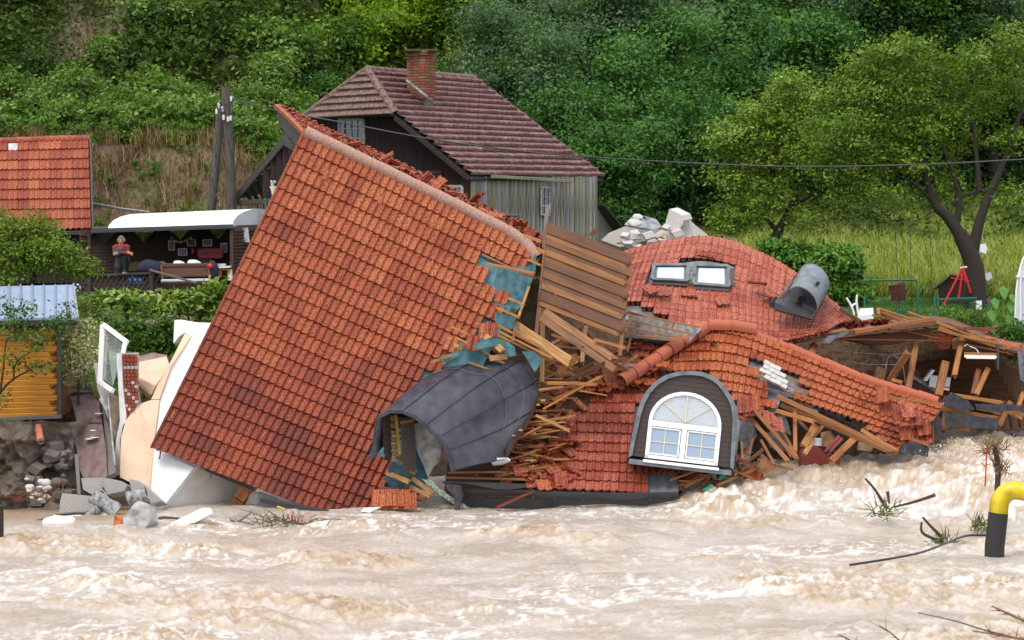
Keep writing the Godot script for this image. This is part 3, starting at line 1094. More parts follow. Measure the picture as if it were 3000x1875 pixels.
func make_crowns() -> void:
	# woodland crowns about one unit = one metre, some 4 m across, shared by many trees
	var pal := {
		"beech": [Color(0.06, 0.15, 0.018), Color(0.085, 0.19, 0.022), Color(0.05, 0.115, 0.016)],
		"maple": [Color(0.17, 0.29, 0.014), Color(0.22, 0.33, 0.016), Color(0.11, 0.21, 0.014)],
		"dark": [Color(0.026, 0.068, 0.016), Color(0.036, 0.088, 0.02), Color(0.018, 0.05, 0.013)],
		"willow": [Color(0.10, 0.18, 0.09), Color(0.075, 0.155, 0.06), Color(0.14, 0.215, 0.12), Color(0.06, 0.14, 0.04)],
		"alder": [Color(0.075, 0.19, 0.04), Color(0.10, 0.225, 0.042), Color(0.055, 0.145, 0.04)],
	}
	for key in pal:
		for variant in 2:
			rng.seed = 1000 + hash(key) % 1000 + variant
			var blobs := []
			for k in 13:
				var a := TAU * k / 13.0 * 2.4 + R(-0.4, 0.4)
				var h := R(-1.7, 2.2)
				var rr := 1.75 * sqrt(maxf(0.1, 1.0 - pow(absf(h) / 2.7, 2.0))) * R(0.55, 1.0)
				blobs.append([Vector3(cos(a) * rr, h, sin(a) * rr), Vector3(R(0.75, 1.25), R(0.5, 0.85), R(0.75, 1.25)), 26])
			blobs.append([Vector3(0, 0, 0), Vector3(1.7, 2.0, 1.7), 40])
			var size := 0.125 if key != "willow" else 0.11
			CROWN["%s%d" % [key, variant]] = leaf_cloud(blobs, 56, size, 0.66, pal[key], 0.15 if key != "willow" else -0.2)
	rng.seed = 77
	var tb := MB.new()
	tb.tube([Vector3(0, -5.5, 0), Vector3(0.15, -2.5, 0.1), Vector3(-0.05, 0, 0), Vector3(0.1, 1.8, 0)], [0.24, 0.2, 0.13, 0.04], 8)
	for k in 7:
		var a := k * 2.4
		var h := -2.2 + k * 0.55
		tb.tube([Vector3(0, h, 0), Vector3(cos(a) * 0.8, h + 0.5, sin(a) * 0.8), Vector3(cos(a) * 1.7, h + 0.8, sin(a) * 1.7)], [0.09, 0.06, 0.02], 6)
	CROWN["trunk"] = tb.done()


func wood_tree(kind: String, px: float, py: float, d: float, r: float, label: String, called := "woodland_tree", tall := 1.0) -> void:
	var c := P(px, py, d)
	var gy := ground_y(c.x, d)
	label = ("tall " if r > 3.0 else "smaller ") + label + (", above the utility pole" if px < 780 else ", behind the barn" if px < 1480 else ", above the board panel" if px < 1900 else ", above the curved roof" if px < 2150 else ", behind the leaning fruit tree" if px < 2450 else ", behind the forked fruit tree")
	var t := thing(called, label, "tree", Vector3(c.x, gy, c.z), "trees of the wood on the hill")
	var s := r / 2.4
	var b := Basis(Vector3.UP, R(0, TAU)).scaled(Vector3(s, s * tall, s))
	var trunk_h := maxf(1.0, c.y - gy) / 5.5
	part("trunk", CROWN["trunk"], M["bark"], t, Transform3D(Basis().scaled(Vector3(s, maxf(s, trunk_h * 1.0), s)), Vector3(c.x, c.y, c.z)))
	part("crown", CROWN["%s%d" % [kind, rng.randi() % 2]], M["leaf"], t, Transform3D(b, c))


func make_forest() -> void:
	rng.seed = 204
	var lab := {"beech": "leafy green beech", "maple": "bright yellow-green broadleaf tree", "dark": "dark green forest tree", "willow": "grey-green willow", "alder": "fresh green alder"}
	# back layers, up the slope
	for row in [[118.0, -60.0, "dark"], [110.0, 40.0, "dark"], [103.0, 150.0, "beech"]]:
		var x := 480.0 if row[0] > 105 else 880.0
		while x < 3120.0:
			var kd: String = row[2] if rng.randf() < 0.6 else ["beech", "dark", "alder"][rng.randi() % 3]
			wood_tree(kd, x + R(-40, 40), row[1] + R(-60, 60), row[0] + R(-2, 2), R(3.2, 4.3), lab[kd])
			x += 215.0
	# named by what the photograph shows
	var list := [
		["dark", 640, 60, 98, 3.4], ["dark", 470, 20, 104, 3.0], ["dark", 760, 120, 96, 2.6], ["maple", 900, 60, 97, 3.2], ["maple", 1060, 150, 94, 3.0], ["maple", 1190, 60, 97, 3.3], ["maple", 1330, 90, 96, 2.6], ["beech", 980, 230, 92, 2.2], ["alder", 860, 290, 88, 1.7],
		["beech", 1480, 40, 99, 3.2], ["willow", 1480, 220, 88, 2.6], ["willow", 1560, 330, 85, 2.6], ["willow", 1640, 180, 92, 2.6], ["alder", 1720, 330, 86, 2.7], ["alder", 1660, 440, 84, 2.5], ["willow", 1880, 160, 92, 3.2], ["willow", 2000, 60, 96, 3.2], ["alder", 1860, 330, 88, 2.8], ["alder", 1980, 270, 90, 2.9], ["alder", 1790, 520, 82, 2.3], ["dark", 1880, 560, 84, 2.4], ["alder", 2050, 430, 86, 2.5],
		["alder", 2180, 150, 97, 3.4], ["alder", 2330, 220, 93, 3.1], ["alder", 2240, 300, 92, 2.8], ["willow", 2460, 120, 98, 3.3], ["alder", 2330, 60, 101, 3.6], ["beech", 2620, 130, 97, 3.2], ["dark", 2560, 260, 95, 3.0], ["beech", 2790, 100, 99, 3.4], ["willow", 2960, 150, 97, 2.6], ["dark", 2900, 300, 95, 2.9], ["dark", 2700, 420, 96, 2.7], ["dark", 2520, 470, 96, 2.6], ["dark", 2900, 520, 97, 2.6], ["dark", 2350, 520, 94, 2.4], ["dark", 2140, 540, 90, 2.4], ["dark", 2010, 600, 86, 1.9], ["dark", 2980, 600, 98, 2.2],
	]
	for q in list:
		wood_tree(q[0], q[1], q[2], q[3], q[4], lab[q[0]])


func multi(called: String, mesh: Mesh, mt: Material, xs: Array, label: String, category: String) -> void:
	var mm := MultiMesh.new()
	mm.transform_format = MultiMesh.TRANSFORM_3D
	mm.mesh = mesh
	mm.instance_count = xs.size()
	for k in xs.size():
		mm.set_instance_transform(k, xs[k])
	var mi := MultiMeshInstance3D.new()
	mi.name = numbered(called)
	mi.multimesh = mm
	mi.material_override = mt
	add_child(mi, true)
	tag(mi, label, category, "", "stuff")


func tuft(blades: int, h: float, spread: float, tones: Array, wide := 0.02) -> ArrayMesh:
	var mb := MB.new()
	for k in blades:
		var o := Vector3(rng.randfn() * spread, 0, rng.randfn() * spread)
		var lean := Vector3(rng.randfn(), 0, rng.randfn()) * h * 0.45
		var hh := h * R(0.5, 1.2)
		var side := Vector3(R(-1, 1), 0, R(-1, 1)).normalized() * wide
		mb.col = tones[rng.randi() % tones.size()] * R(0.8, 1.2)
		var nn := (Vector3.UP + side.cross(Vector3.UP).normalized() * 0.5).normalized()
		var mid := o + lean * 0.35 + Vector3(0, hh * 0.6, 0)
		var top := o + lean + Vector3(0, hh, 0)
		var i0 := mb.v.size()
		mb.vert(o - side, nn)
		mb.vert(o + side, nn)
		mb.vert(mid + side * 0.7, nn)
		mb.vert(mid - side * 0.7, nn)
		mb.vert(top, nn)
		mb.i.append_array([i0, i0 + 2, i0 + 1, i0, i0 + 3, i0 + 2, i0 + 3, i0 + 4, i0 + 2])
	return mb.done()


func make_undergrowth() -> void:
	rng.seed = 301
	var greens := [Color(0.11, 0.22, 0.02), Color(0.085, 0.175, 0.02), Color(0.14, 0.25, 0.035), Color(0.06, 0.13, 0.018)]
	var weeds := [Color(0.11, 0.22, 0.03), Color(0.18, 0.29, 0.06), Color(0.075, 0.16, 0.02), Color(0.20, 0.27, 0.09)]
	var brownish := [Color(0.23, 0.145, 0.08), Color(0.17, 0.12, 0.06), Color(0.30, 0.22, 0.12)]
	var g1 := tuft(16, 0.42, 0.13, [Color(0.30, 0.43, 0.08), Color(0.40, 0.48, 0.12), Color(0.22, 0.36, 0.05), Color(0.54, 0.47, 0.21)], 0.012)
	var xs := []
	for k in 9000:
		var d := R(74, 97)
		var p := on_ground(R(2180, 3100), d)
		xs.append(Transform3D(Basis(Vector3.UP, R(0, TAU)).scaled(Vector3.ONE * R(0.5, 1.4)), p))
	multi("meadow_grass", g1, M["leaf"], xs, "long unmown grass on the sloping meadow", "grass")
	var g2 := tuft(14, 0.10, 0.10, greens, 0.010)
	xs = []
	for k in 3500:
		var p := on_ground(R(2350, 3100), R(65.5, 76))
		xs.append(Transform3D(Basis(Vector3.UP, R(0, TAU)).scaled(Vector3.ONE * R(0.6, 1.3)), p))
	for k in 1500:
		var p := on_ground(R(-40, 760), R(52.3, 63))
		if p.x < -7.6:
			xs.append(Transform3D(Basis(Vector3.UP, R(0, TAU)).scaled(Vector3.ONE * R(0.6, 1.3)), p))
	for k in 1200:
		var p := on_ground(R(200, 520), R(72.5, 76.5))
		xs.append(Transform3D(Basis(Vector3.UP, R(0, TAU)).scaled(Vector3.ONE * R(0.6, 1.8)), p))
	multi("lawn_grass", g2, M["leaf"], xs, "short bright grass of the garden lawns", "grass")
	# tall weeds on the terrace and scrub up the slope
	var w1 := leaf_cloud([[Vector3(0, 0.35, 0), Vector3(0.35, 0.45, 0.35), 12]], 16, 0.10, 0.26, weeds)
	var w2 := leaf_cloud([[Vector3(0, 0.3, 0), Vector3(0.4, 0.35, 0.4), 8]], 13, 0.10, 0.32, [Color(0.055, 0.10, 0.018), Color(0.075, 0.12, 0.02), Color(0.09, 0.085, 0.03)])
	var w3 := tuft(18, 0.5, 0.2, brownish, 0.012)
	xs = []
	var xs2 := []
	var xs3 := []
	for k in 1050:
		var d := R(80.3, 86.0)
		var p := on_ground(R(-40, 1080), d)
		var thick := noise.get_noise_2d(p.x * 0.35, d * 0.35)
		if thick > -0.12 + R(-0.15, 0.15):
			xs.append(Transform3D(Basis(Vector3.UP, R(0, TAU)).scaled(Vector3(1, R(0.8, 1.5), 1) * R(0.5, 1.3 + thick)), p))
	for k in 2600:
		var d := R(86.5, 116)
		var px := R(-60, 1150)
		var p := on_ground(px, d)
		if p.x < -14.2 and p.x > -17.4 and d < 93.5 and d > 87.5 and rng.randf() < 0.85:
			continue
		xs2.append(Transform3D(Basis(Vector3.UP, R(0, TAU)).scaled(Vector3.ONE * R(0.8, 2.4)), p))
	for k in 1300:
		var d := R(76.4, 81.0) if rng.randf() < 0.4 else R(86, 108)
		var p := on_ground(R(-40, 960), d)
		xs3.append(Transform3D(Basis(Vector3.UP, R(0, TAU)).scaled(Vector3.ONE * R(0.5, 1.3)), p))
	for k in 110:
		var p := on_ground(R(240, 900), R(76.6, 80.6))
		xs.append(Transform3D(Basis(Vector3.UP, R(0, TAU)).scaled(Vector3.ONE * R(0.25, 0.7)), p))
	for k in 900:
		xs2.append(Transform3D(Basis(Vector3.UP, R(0, TAU)).scaled(Vector3.ONE * R(0.8, 2.0)), on_ground(R(1000, 3080), R(84, 100) if rng.randf() < 0.5 else R(95, 104))))
	multi("terrace_weeds", w1, M["leaf"], xs, "tall fresh green weeds on the terrace above the cut bank", "weeds")
	multi("slope_undergrowth", w2, M["leaf"], xs2, "low dark undergrowth on the hillside", "undergrowth")
	multi("dry_stalks", w3, M["leaf"], xs3, "brown dry stalks on the cut bank and slope", "weeds")
	# saplings and bushes that stand out on the slope
	var bush := {}
	bush["green"] = leaf_cloud([[Vector3(0, 0.8, 0), Vector3(0.8, 0.75, 0.8), 60], [Vector3(0.4, 1.2, 0.1), Vector3(0.5, 0.5, 0.5), 25], [Vector3(-0.4, 1.0, 0.2), Vector3(0.55, 0.5, 0.5), 25]], 22, 0.12, 0.4, weeds)
	bush["dark"] = leaf_cloud([[Vector3(0, 0.8, 0), Vector3(0.8, 0.8, 0.8), 60], [Vector3(0.3, 1.3, 0.1), Vector3(0.5, 0.6, 0.5), 25], [Vector3(-0.4, 1.0, 0.2), Vector3(0.55, 0.5, 0.5), 25]], 22, 0.12, 0.4, [Color(0.04, 0.085, 0.018), Color(0.055, 0.105, 0.02), Color(0.07, 0.10, 0.02)])
	var stem := pipe([Vector3(0, -0.2, 0), Vector3(0.05, 0.5, 0), Vector3(0, 1.1, 0.05)], [0.03, 0.025, 0.01], 6)
	for q in [["dark", 80, 92, 1.3], ["green", 300, 88, 1.0], ["green", 420, 90, 1.2], ["dark", 180, 96, 1.5], ["dark", 330, 98, 1.7], ["dark", 60, 100, 1.6], ["dark", 500, 93, 1.4], ["green", 560, 90, 1.0], ["dark", 640, 92, 1.6], ["green", 780, 86, 1.3], ["green", 850, 84, 1.2], ["green", 920, 83, 1.3], ["green", 830, 88, 1.7], ["dark", 430, 99, 2.0], ["dark", 250, 104, 2.0], ["green", 690, 95, 1.6], ["green", 40, 84, 1.0], ["green", 220, 84, 1.1], ["green", 450, 84, 1.0], ["dark", 120, 87, 1.0], ["green", 740, 92, 1.5], ["dark", 560, 101, 2.2], ["dark", 20, 94, 1.8], ["dark", 380, 107, 2.4]]:
		var p := on_ground(q[1], q[2])
		var t := thing("slope_bush", ("fresh green" if q[0] == "green" else "dark green") + (" low bush" if q[3] < 1.3 else " tall bush") + " on the hillside above the " + ("small house" if q[1] < 280 else "white shed roof" if q[1] < 580 else "utility pole" if q[1] < 720 else "dark barn gable"), "bush", p, "bushes on the hillside")
		var b := Basis(Vector3.UP, R(0, TAU)).scaled(Vector3.ONE * q[3])
		part("stem", stem, M["twig"], t, Transform3D(b, p))
		part("foliage", bush[q[0]], M["leaf"], t, Transform3D(b, p))


# ---------------------------------------------------------------- the tilted roof on the left half of the house
var ROOF_A := []


func make_tilted_roof() -> void:
	rng.seed = 401
	ROOF_A = control([[[893, 388, 54.6], [1240, 556, 54.6], [1592, 735, 54.6]], [[672, 850, 53.0], [1025, 1010, 52.9], [1385, 1160, 52.8]], [[447, 1310, 51.4], [812, 1450, 51.3], [1176, 1585, 51.2]]])
	var t := thing("tilted_roof", "large red tiled roof slope tilted up on edge, torn open beside the crushed metal dormer", "roof", P(800, 1500, 51.4))
	var skip := [poly2([[1640, 700], [1600, 742], [1556, 765], [1508, 784], [1470, 775], [1418, 754], [1412, 790], [1448, 838], [1470, 890], [1455, 935], [1408, 950], [1400, 972], [1330, 984], [1338, 1025], [1295, 1056], [1258, 1092], [1225, 1140], [1160, 1200], [1110, 1215], [1100, 1330], [1088, 1350], [1150, 1372], [1118, 1432], [1090, 1470], [1300, 1640], [1800, 1200]])]
	var nz := FastNoiseLite.new()
	nz.seed = 5
	nz.frequency = 0.45
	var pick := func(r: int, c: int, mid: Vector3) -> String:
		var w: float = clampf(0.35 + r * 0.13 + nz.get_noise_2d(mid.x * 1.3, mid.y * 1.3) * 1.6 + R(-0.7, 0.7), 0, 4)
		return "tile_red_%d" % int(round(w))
	var guard := func(r: int, c: int) -> int:
		if r >= 20:
			return 1 + (c % 2) if (c + r) % 1 == 0 else 0
		return 1 if (c + r * 2) % 4 == 0 and r > 3 and r % 2 == 1 else 0
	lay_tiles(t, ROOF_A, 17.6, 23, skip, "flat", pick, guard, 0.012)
	# boarding and underlay below the tiles
	part("underlay", under(ROOF_A, 0.05, 0.02, 0.02, 0.985, 0.0, 0.97), M["membrane"], t)
	part("boarding", under(ROOF_A, 0.09, 0.05, 0.015, 0.98, 0.0, 0.965), M["wood_2"], t)
	for k in 9:
		var u := 0.03 + k * 0.117
		beam(t, "rafter", surf(ROOF_A, u, 0.02) - Vector3(0, 0.12, 0.20), surf(ROOF_A, u, 0.95) - Vector3(0, 0.12, 0.20), 0.09, 0.15, M["wood_2"], 0, Vector3.BACK)
	# bare battens where the tiles are gone
	for e in [[0.0955, 0.80, 0.985], [0.19, 0.80, 0.99], [0.32, 0.97, 1.05], [0.36, 0.95, 1.06], [0.41, 0.93, 1.1], [0.447, 0.92, 1.12], [0.49, 0.91, 1.1], [0.533, 0.90, 1.0], [0.577, 0.89, 0.96]]:
		beam(t, "batten", surf(ROOF_A, e[1], e[0]) + Vector3(0, 0.0, 0.03), surf(ROOF_A, e[2], e[0] + R(-0.012, 0.012)) + Vector3(0, 0, R(0.02, 0.09)), 0.045, 0.03, M["wood_0" if rng.randf() < 0.7 else "wood_3"], 1, Vector3.BACK)
	# tiles hanging loose on the torn edge
	for e in [[1478, 862, 18], [1440, 962, 8], [1425, 968, 6], [1387, 1000, 10], [1330, 1000, 24], [1225, 1145, 30], [1250, 1128, 28]]:
		var p := P(e[0], e[1], 53.3)
		part("tile", TILES["flat%d" % (rng.randi() % 3)], M["tile_red_%d" % (rng.randi() % 3)], t, Transform3D(Basis(Vector3.BACK, deg_to_rad(-e[2])) * Basis(Vector3.RIGHT, 1.15).scaled(Vector3(1, 1, 1)) * Basis.from_scale(Vector3(0.30, 1, 0.36)), p - Vector3(0.15, -0.15, -0.12)))
	# ridge with lichen
	ridge_tiles(t, [surf(ROOF_A, 0.0, -0.004), surf(ROOF_A, 0.33, -0.004), surf(ROOF_A, 0.66, -0.006), surf(ROOF_A, 0.90, -0.004), P(1575, 750, 54.45)], Vector3(0.3, 0.75, 0.6), 0.155, 0.46, ["ridge_lichen"])
	# verge tiles folded over the left edge
	for k in 23:
		var a := surf(ROOF_A, -0.004, k / 23.0)
		var b := surf(ROOF_A, -0.004, (k + 1.04) / 23.0)
		beam(t, "verge_tile", a, b, 0.05, 0.14, M["tile_red_%d" % mini(4, 1 + k / 7)], 0, Vector3(0.2, 0.4, 0.9))
	for e in [[963, 500], [1124, 572], [1280, 643]]:
		var z := (surf(ROOF_A, 0.3, 0.3) - surf(ROOF_A, 0.3, 0.2)).normalized()
		var x := (surf(ROOF_A, 0.4, 0.2) - surf(ROOF_A, 0.3, 0.2)).normalized()
		part("vent_hood", UNIT["hood"], M["tile_red_1"], t, Transform3D(Basis(x, z.cross(x).normalized(), z), P(e[0], e[1], 53.9) + z.cross(x) * 0.05))
	# eaves: gutter brackets and the bent gutter
	for u in [0.03, 0.235]:
		beam(t, "gutter_bracket", surf(ROOF_A, u, 0.995) - Vector3(0, 0, 0.06), surf(ROOF_A, u, 1.0) + Vector3(-0.02, -0.2, -0.05), 0.03, 0.012, M["gutter"], 0, Vector3.BACK)
	# the far slope seen along its top, tiles shaken loose
	var rear := control([[[812, 312, 60.5], [1200, 500, 59.0], [1612, 708, 57.5]], [[855, 352, 57.5], [1220, 528, 56.8], [1600, 722, 56.0]], [[896, 396, 54.75], [1240, 560, 54.75], [1592, 740, 54.75]]])
	var rs := thing("rear_roof_slope", "far slope of the tilted roof with loosened orange tiles behind the lichened ridge", "roof", P(850, 400, 55))
	var pick2 := func(r: int, c: int, mid: Vector3) -> String:
		return "tile_pink_%d" % (rng.randi() % 4)
	lay_tiles(rs, rear, 18.0, 14, [], "wave", pick2, func(r: int, c: int) -> int: return 0, 0.09)
	part("boarding", under(rear, 0.08, 0.05, 0.01, 0.99, 0.02, 0.98), M["wood_2"], rs)
	beam(rs, "bargeboard", P(812, 330, 60.4), P(892, 418, 54.9), 0.03, 0.20, M["old_wood"], 0)
	beam(rs, "bargeboard", P(818, 352, 60.3), P(886, 440, 54.9), 0.03, 0.18, M["old_wood"], 0)
	beam(rs, "purlin_end", P(842, 415, 58.5), P(905, 452, 56.0), 0.16, 0.22, M["old_wood"], 0)
	for k in 12:
		var a := surf(rear, 0.0, k / 12.0)
		var b := surf(rear, 0.0, (k + 1.06) / 12.0)
		beam(rs, "verge_tile", a, b, 0.14, 0.12, M["tile_red_%d" % (k % 2)], 0)
	for k in 26:
		var u := 0.08 + k * 0.034
		var p := surf(rear, u, R(0.5, 0.95))
		part("tile", TILES["wave%d" % (k % 3)], M["tile_pink_%d" % (k % 4)], rs, Transform3D(Basis.from_euler(Vector3(R(-0.6, 0.6), R(0, TAU), R(-0.6, 0.6))) * Basis.from_scale(Vector3(0.3, 1, 0.36)), p + Vector3(R(-0.1, 0.1), R(0.02, 0.10), 0)))


# ---------------------------------------------------------------- enlargements of the photograph that points were read from: origin and scale
const Z := {1: [1000, 1000, 2.419], 2: [1000, 550, 2.419], 3: [1780, 1020, 2.42], 4: [1780, 640, 3.024], 5: [2250, 880, 1.847], 6: [2000, 550, 2.419], 7: [2000, 1000, 2.419], 8: [0, 1000, 2.419], 9: [0, 550, 2.419], 10: [0, 0, 2.419], 11: [1000, 0, 2.419], 12: [220, 580, 3.978], 13: [550, 120, 2.52], 14: [1300, 600, 2.419], 15: [1080, 1000, 1.736], 16: [1500, 1250, 1.613]}


func Q(k: int, x: float, y: float, d: float) -> Vector3:
	return P(Z[k][0] + x / Z[k][2], Z[k][1] + y / Z[k][2], d)


func QQ(k: int, list: Array, d: float) -> Array:
	var out := []
	for q in list:
		out.append(Q(k, q[0], q[1], q[2] if q.size() > 2 else d))
	return out


# sheet under tiles, with openings where polygons of the photograph say so
func under_open(c: Array, depth: float, skip: Array, nu: int, nv: int, thick := 0.02) -> ArrayMesh:
	var mb := MB.new()
	var pts := []
	for r in nv + 1:
		var row := []
		for q in nu + 1:
			var u := float(q) / nu
			var v := float(r) / nv
			var p := surf(c, u, v)
			var y := (surf(c, u, v + 0.02) - p).cross(surf(c, u + 0.02, v) - p).normalized()
			row.append([p - y * depth, p - y * (depth + thick)])
		pts.append(row)
	for r in nv:
		for q in nu:
			var mid: Vector3 = (pts[r][q][0] + pts[r + 1][q + 1][0]) * 0.5
			if inside(pix(mid), skip):
				continue
			var a: Array = pts[r][q]
			var b: Array = pts[r][q + 1]
			var d: Array = pts[r + 1][q + 1]
			var e: Array = pts[r + 1][q]
			mb.quad(e[0], d[0], b[0], a[0])
			mb.quad(a[1], b[1], d[1], e[1])
	return mb.done()


var zone := "in the wreckage"
const LOOK := {"tile_pink_0": "pale pinkish", "tile_pink_1": "pinkish red", "tile_pink_2": "dull red", "tile_pink_3": "salmon", "tile_red_0": "orange", "tile_red_1": "orange-red", "tile_red_2": "rust-red", "tile_red_3": "dark red", "wood_0": "orange-brown", "wood_1": "brown", "wood_2": "dark brown", "wood_3": "pale yellowish", "wood_4": "blackish brown", "red_wood": "red-painted", "purlin": "grey weathered"}


func loose_tile(p: Vector3, e: Vector3, m := "", kind := "wave", size := 1.0) -> void:
	if m == "":
		m = "tile_pink_%d" % (rng.randi() % 4) if rng.randf() < 0.6 else "tile_red_%d" % (rng.randi() % 3)
	var mm: Material = M[m]
	solo("roof_tile", TILES["%s%d" % [kind, rng.randi() % 3]], mm, ("broken " if size < 0.8 else "loose ") + LOOK[m] + " clay roof tile lying askew " + zone, "roof tile", "loose roof tiles in the wreckage", Transform3D(Basis.from_euler(e) * Basis.from_scale(Vector3(0.3, 1, 0.38) * size), p))


func stick(a: Vector3, b: Vector3, w: float, t: float, m := "", kind := 1, up := Vector3.UP) -> void:
	if m == "":
		m = ["wood_0", "wood_1", "wood_0", "wood_3", "wood_2"][rng.randi() % 5]
	if w > 0.085 or t > 0.085:
		loose("timber_beam", "broken " + LOOK[m] + (" long" if a.distance_to(b) > 1.5 else " short") + " timber beam " + zone, "beam", "broken beams in the wreckage", a, b, w, t, M[m], kind, up)
	else:
		loose("roof_batten", "snapped " + LOOK[m] + (" long" if a.distance_to(b) > 1.0 else " short") + " thin roof batten " + zone, "batten", "snapped battens in the wreckage", a, b, w, t, M[m], kind, up)


func make_back_roof() -> void:
	zone = "on the curved roof"
	rng.seed = 501
	var c := control([
		[[1830, 742, 60.0], [1950, 712, 60.3], [2080, 700, 60.3], [2210, 738, 59.8], [2330, 805, 58.8], [2505, 945, 57.4]],
		[[1802, 850, 58.2], [1905, 840, 58.2], [2050, 848, 58.3], [2190, 876, 58.0], [2310, 915, 57.4], [2460, 958, 56.8]],
		[[1780, 950, 56.4], [1880, 955, 56.3], [2040, 980, 56.2], [2190, 1004, 56.0], [2300, 1006, 56.0], [2430, 976, 56.4]]])
	var t := thing("sagging_roof", "pinkish red tiled roof bent into a curve, with two grey roof windows", "roof", P(2150, 1000, 56.2))
	var gap := [poly2([[1700, 865], [1842, 888], [1890, 905], [1930, 930], [1965, 950], [1980, 1100], [1700, 1100]]), poly2([[1908, 850], [1912, 795], [1925, 782], [1985, 775], [2030, 764], [2110, 766], [2145, 780], [2152, 800], [2140, 848], [2060, 838], [1990, 832]])]
	var nz := FastNoiseLite.new()
	nz.seed = 6
	nz.frequency = 0.6
	lay_tiles(t, c, 17.0, 14, gap, "rib", func(r: int, q: int, mid: Vector3) -> String: return "tile_pink_%d" % int(clampf(1.2 + nz.get_noise_2d(mid.x, mid.z) * 2.6 + R(-0.9, 0.9), 0, 3)), func(r: int, q: int) -> int: return 1 + q % 2 if (q * 2 + r * 3) % 7 < 2 else 0, 0.012)
	part("boarding", under(c, 0.06, 0.05, 0.01, 0.99, 0.02, 0.9), M["membrane_grey"], t)
	# the two roof windows with a pleated apron above
	for e in [[[418, 440], [722, 440], [706, 560], [392, 545]], [[782, 440], [1080, 447], [1072, 608], [755, 585]]]:
		var d := 58.35
		var o := QQ(4, e, d)
		var away := Vector3(0, -0.10, -0.10)
		o[0] += Vector3(0, 0.05, -0.30)
		o[1] += Vector3(0, 0.05, -0.30)
		o[2] += Vector3(0, 0, 0.15)
		o[3] += Vector3(0, 0, 0.15)
		var mid: Vector3 = (o[0] + o[1] + o[2] + o[3]) * 0.25
		var nn: Vector3 = (o[3] - o[0]).cross(o[1] - o[0]).normalized()
		var w := part("roof_window", slab([o[0], o[1], o[2], o[3]], -nn * 0.07), M["metal_grey"], t)
		var inn := []
		for q in o:
			inn.append(mid + (q - mid) * 0.76 + nn * 0.010)
		part("pane", slab(inn, -nn * 0.008), M["glass_sky"], w)
		for k in 4:
			beam(w, "frame", o[k] + nn * 0.03, o[(k + 1) % 4] + nn * 0.03, 0.085, 0.06, M["metal_grey"], 0, nn)
		beam(w, "sill_flashing", o[3] + Vector3(0, -0.07, 0.05), o[2] + Vector3(0, -0.07, 0.05), 0.10, 0.03, M["dark_grey"], 0, nn)
		if mid.x > 4.0:
			part("blind", slab([mid + (o[3] - mid) * 0.7 + nn * 0.014, mid + (o[2] - mid) * 0.7 + nn * 0.014, mid + (o[1] - mid) * 0.66 + nn * 0.014, mid + (o[1] - mid) * 0.2 + (o[0] - mid) * 0.4 + nn * 0.014, mid + (o[0] - mid) * 0.45 + nn * 0.014], -nn * 0.003), M["white_cloth"], w)
	var ap := MB.new()
	var rows := []
	for r in 2:
		var row := []
		for k in 61:
			var f := k / 60.0
			var top := Vector2(lerpf(600, 1120, f), 430 - 52 * sin(PI * pow(f, 0.8)))
			var bot := Vector2(lerpf(570, 1125, f), 442)
			var q := top.lerp(bot, r)
			row.append(Q(4, q.x, q.y, 58.75 - 0.12 * r) + Vector3(0, 0, 0.02 * (k % 2)))
		rows.append(row)
	ap.grid(rows)
	part("pleated_flashing", ap.done(), M["metal_grey"], t)
	part("window_flashing", slab(QQ(4, [[722, 458], [776, 458], [755, 596], [704, 590]], 58.3), Vector3(0, -0.02, -0.03)), M["metal_pale"], t)
	part("window_flashing", slab(QQ(4, [[1084, 445], [1126, 432], [1118, 590], [1076, 630]], 58.3), Vector3(0, -0.02, -0.03)), M["concrete_dark"], t)
	# loose tiles lying on it
	for e in [[470, 650, 0.1], [980, 730, 0.2], [800, 810, 0.3], [700, 710, 1.5], [1340, 600, 2.1], [1400, 700, 0.7], [1480, 740, 1.2], [850, 350, 1.6], [330, 640, 0.6], [640, 800, 0.2], [540, 800, 0.4]]:
		loose_tile(Q(4, e[0], e[1], 57.7 if e[1] > 500 else 58.8) + Vector3(-0.12, 0.05, 0.05), Vector3(R(0.2, 0.55), e[2], R(-0.2, 0.2)), "tile_pink_%d" % (rng.randi() % 4))
	solo("metal_strip", slab(QQ(4, [[1490, 925], [1700, 922], [1716, 950], [1496, 965]], 56.75), Vector3(0, -0.03, -0.05)), M["metal_grey"], "short grey metal strip lying on the curved tiled roof", "metal strip")
	# small barrel dormer torn loose
	var dm := thing("small_dormer", "small grey metal barrel dormer tipped over on the curved roof", "dormer", Q(4, 1640, 860, 56.6))
	var hood := []
	for s in 6:
		var row := []
		for k in 13:
			var a := PI * k / 12.0
			var l := Q(4, 1600, 652, 56.5).lerp(Q(4, 1705, 452, 58.0), s / 5.0)
			var r := Q(4, 1850, 822, 56.3).lerp(Q(4, 1958, 622, 57.8), s / 5.0)
			var mid := (l + r) * 0.5
			var up := Vector3(0.30, 0.80, 0.35).normalized() * (r - l).length() * 0.5
			row.append(mid - (r - l) * 0.5 * cos(a) + up * sin(a) * 0.82)
		hood.append(row)
	var hm := MB.new()
	hm.sheet(hood, Vector3(-0.005, -0.025, -0.01), -1.0)
	part("barrel_roof", hm.done(), M["metal_grey"], dm)
	part("cheek", slab([Q(4, 1600, 652, 56.5), Q(4, 1705, 452, 58.0), Q(4, 1630, 545, 57.9), Q(4, 1480, 740, 56.4), Q(4, 1480, 805, 56.4)], Vector3(0.03, -0.02, -0.02)), M["metal_grey"], dm)
	part("cheek", slab([Q(4, 1850, 822, 56.3), Q(4, 1958, 622, 57.8), Q(4, 1950, 660, 57.8), Q(4, 1800, 888, 56.2)], Vector3(-0.03, -0.02, -0.02)), M["metal_dark"], dm)
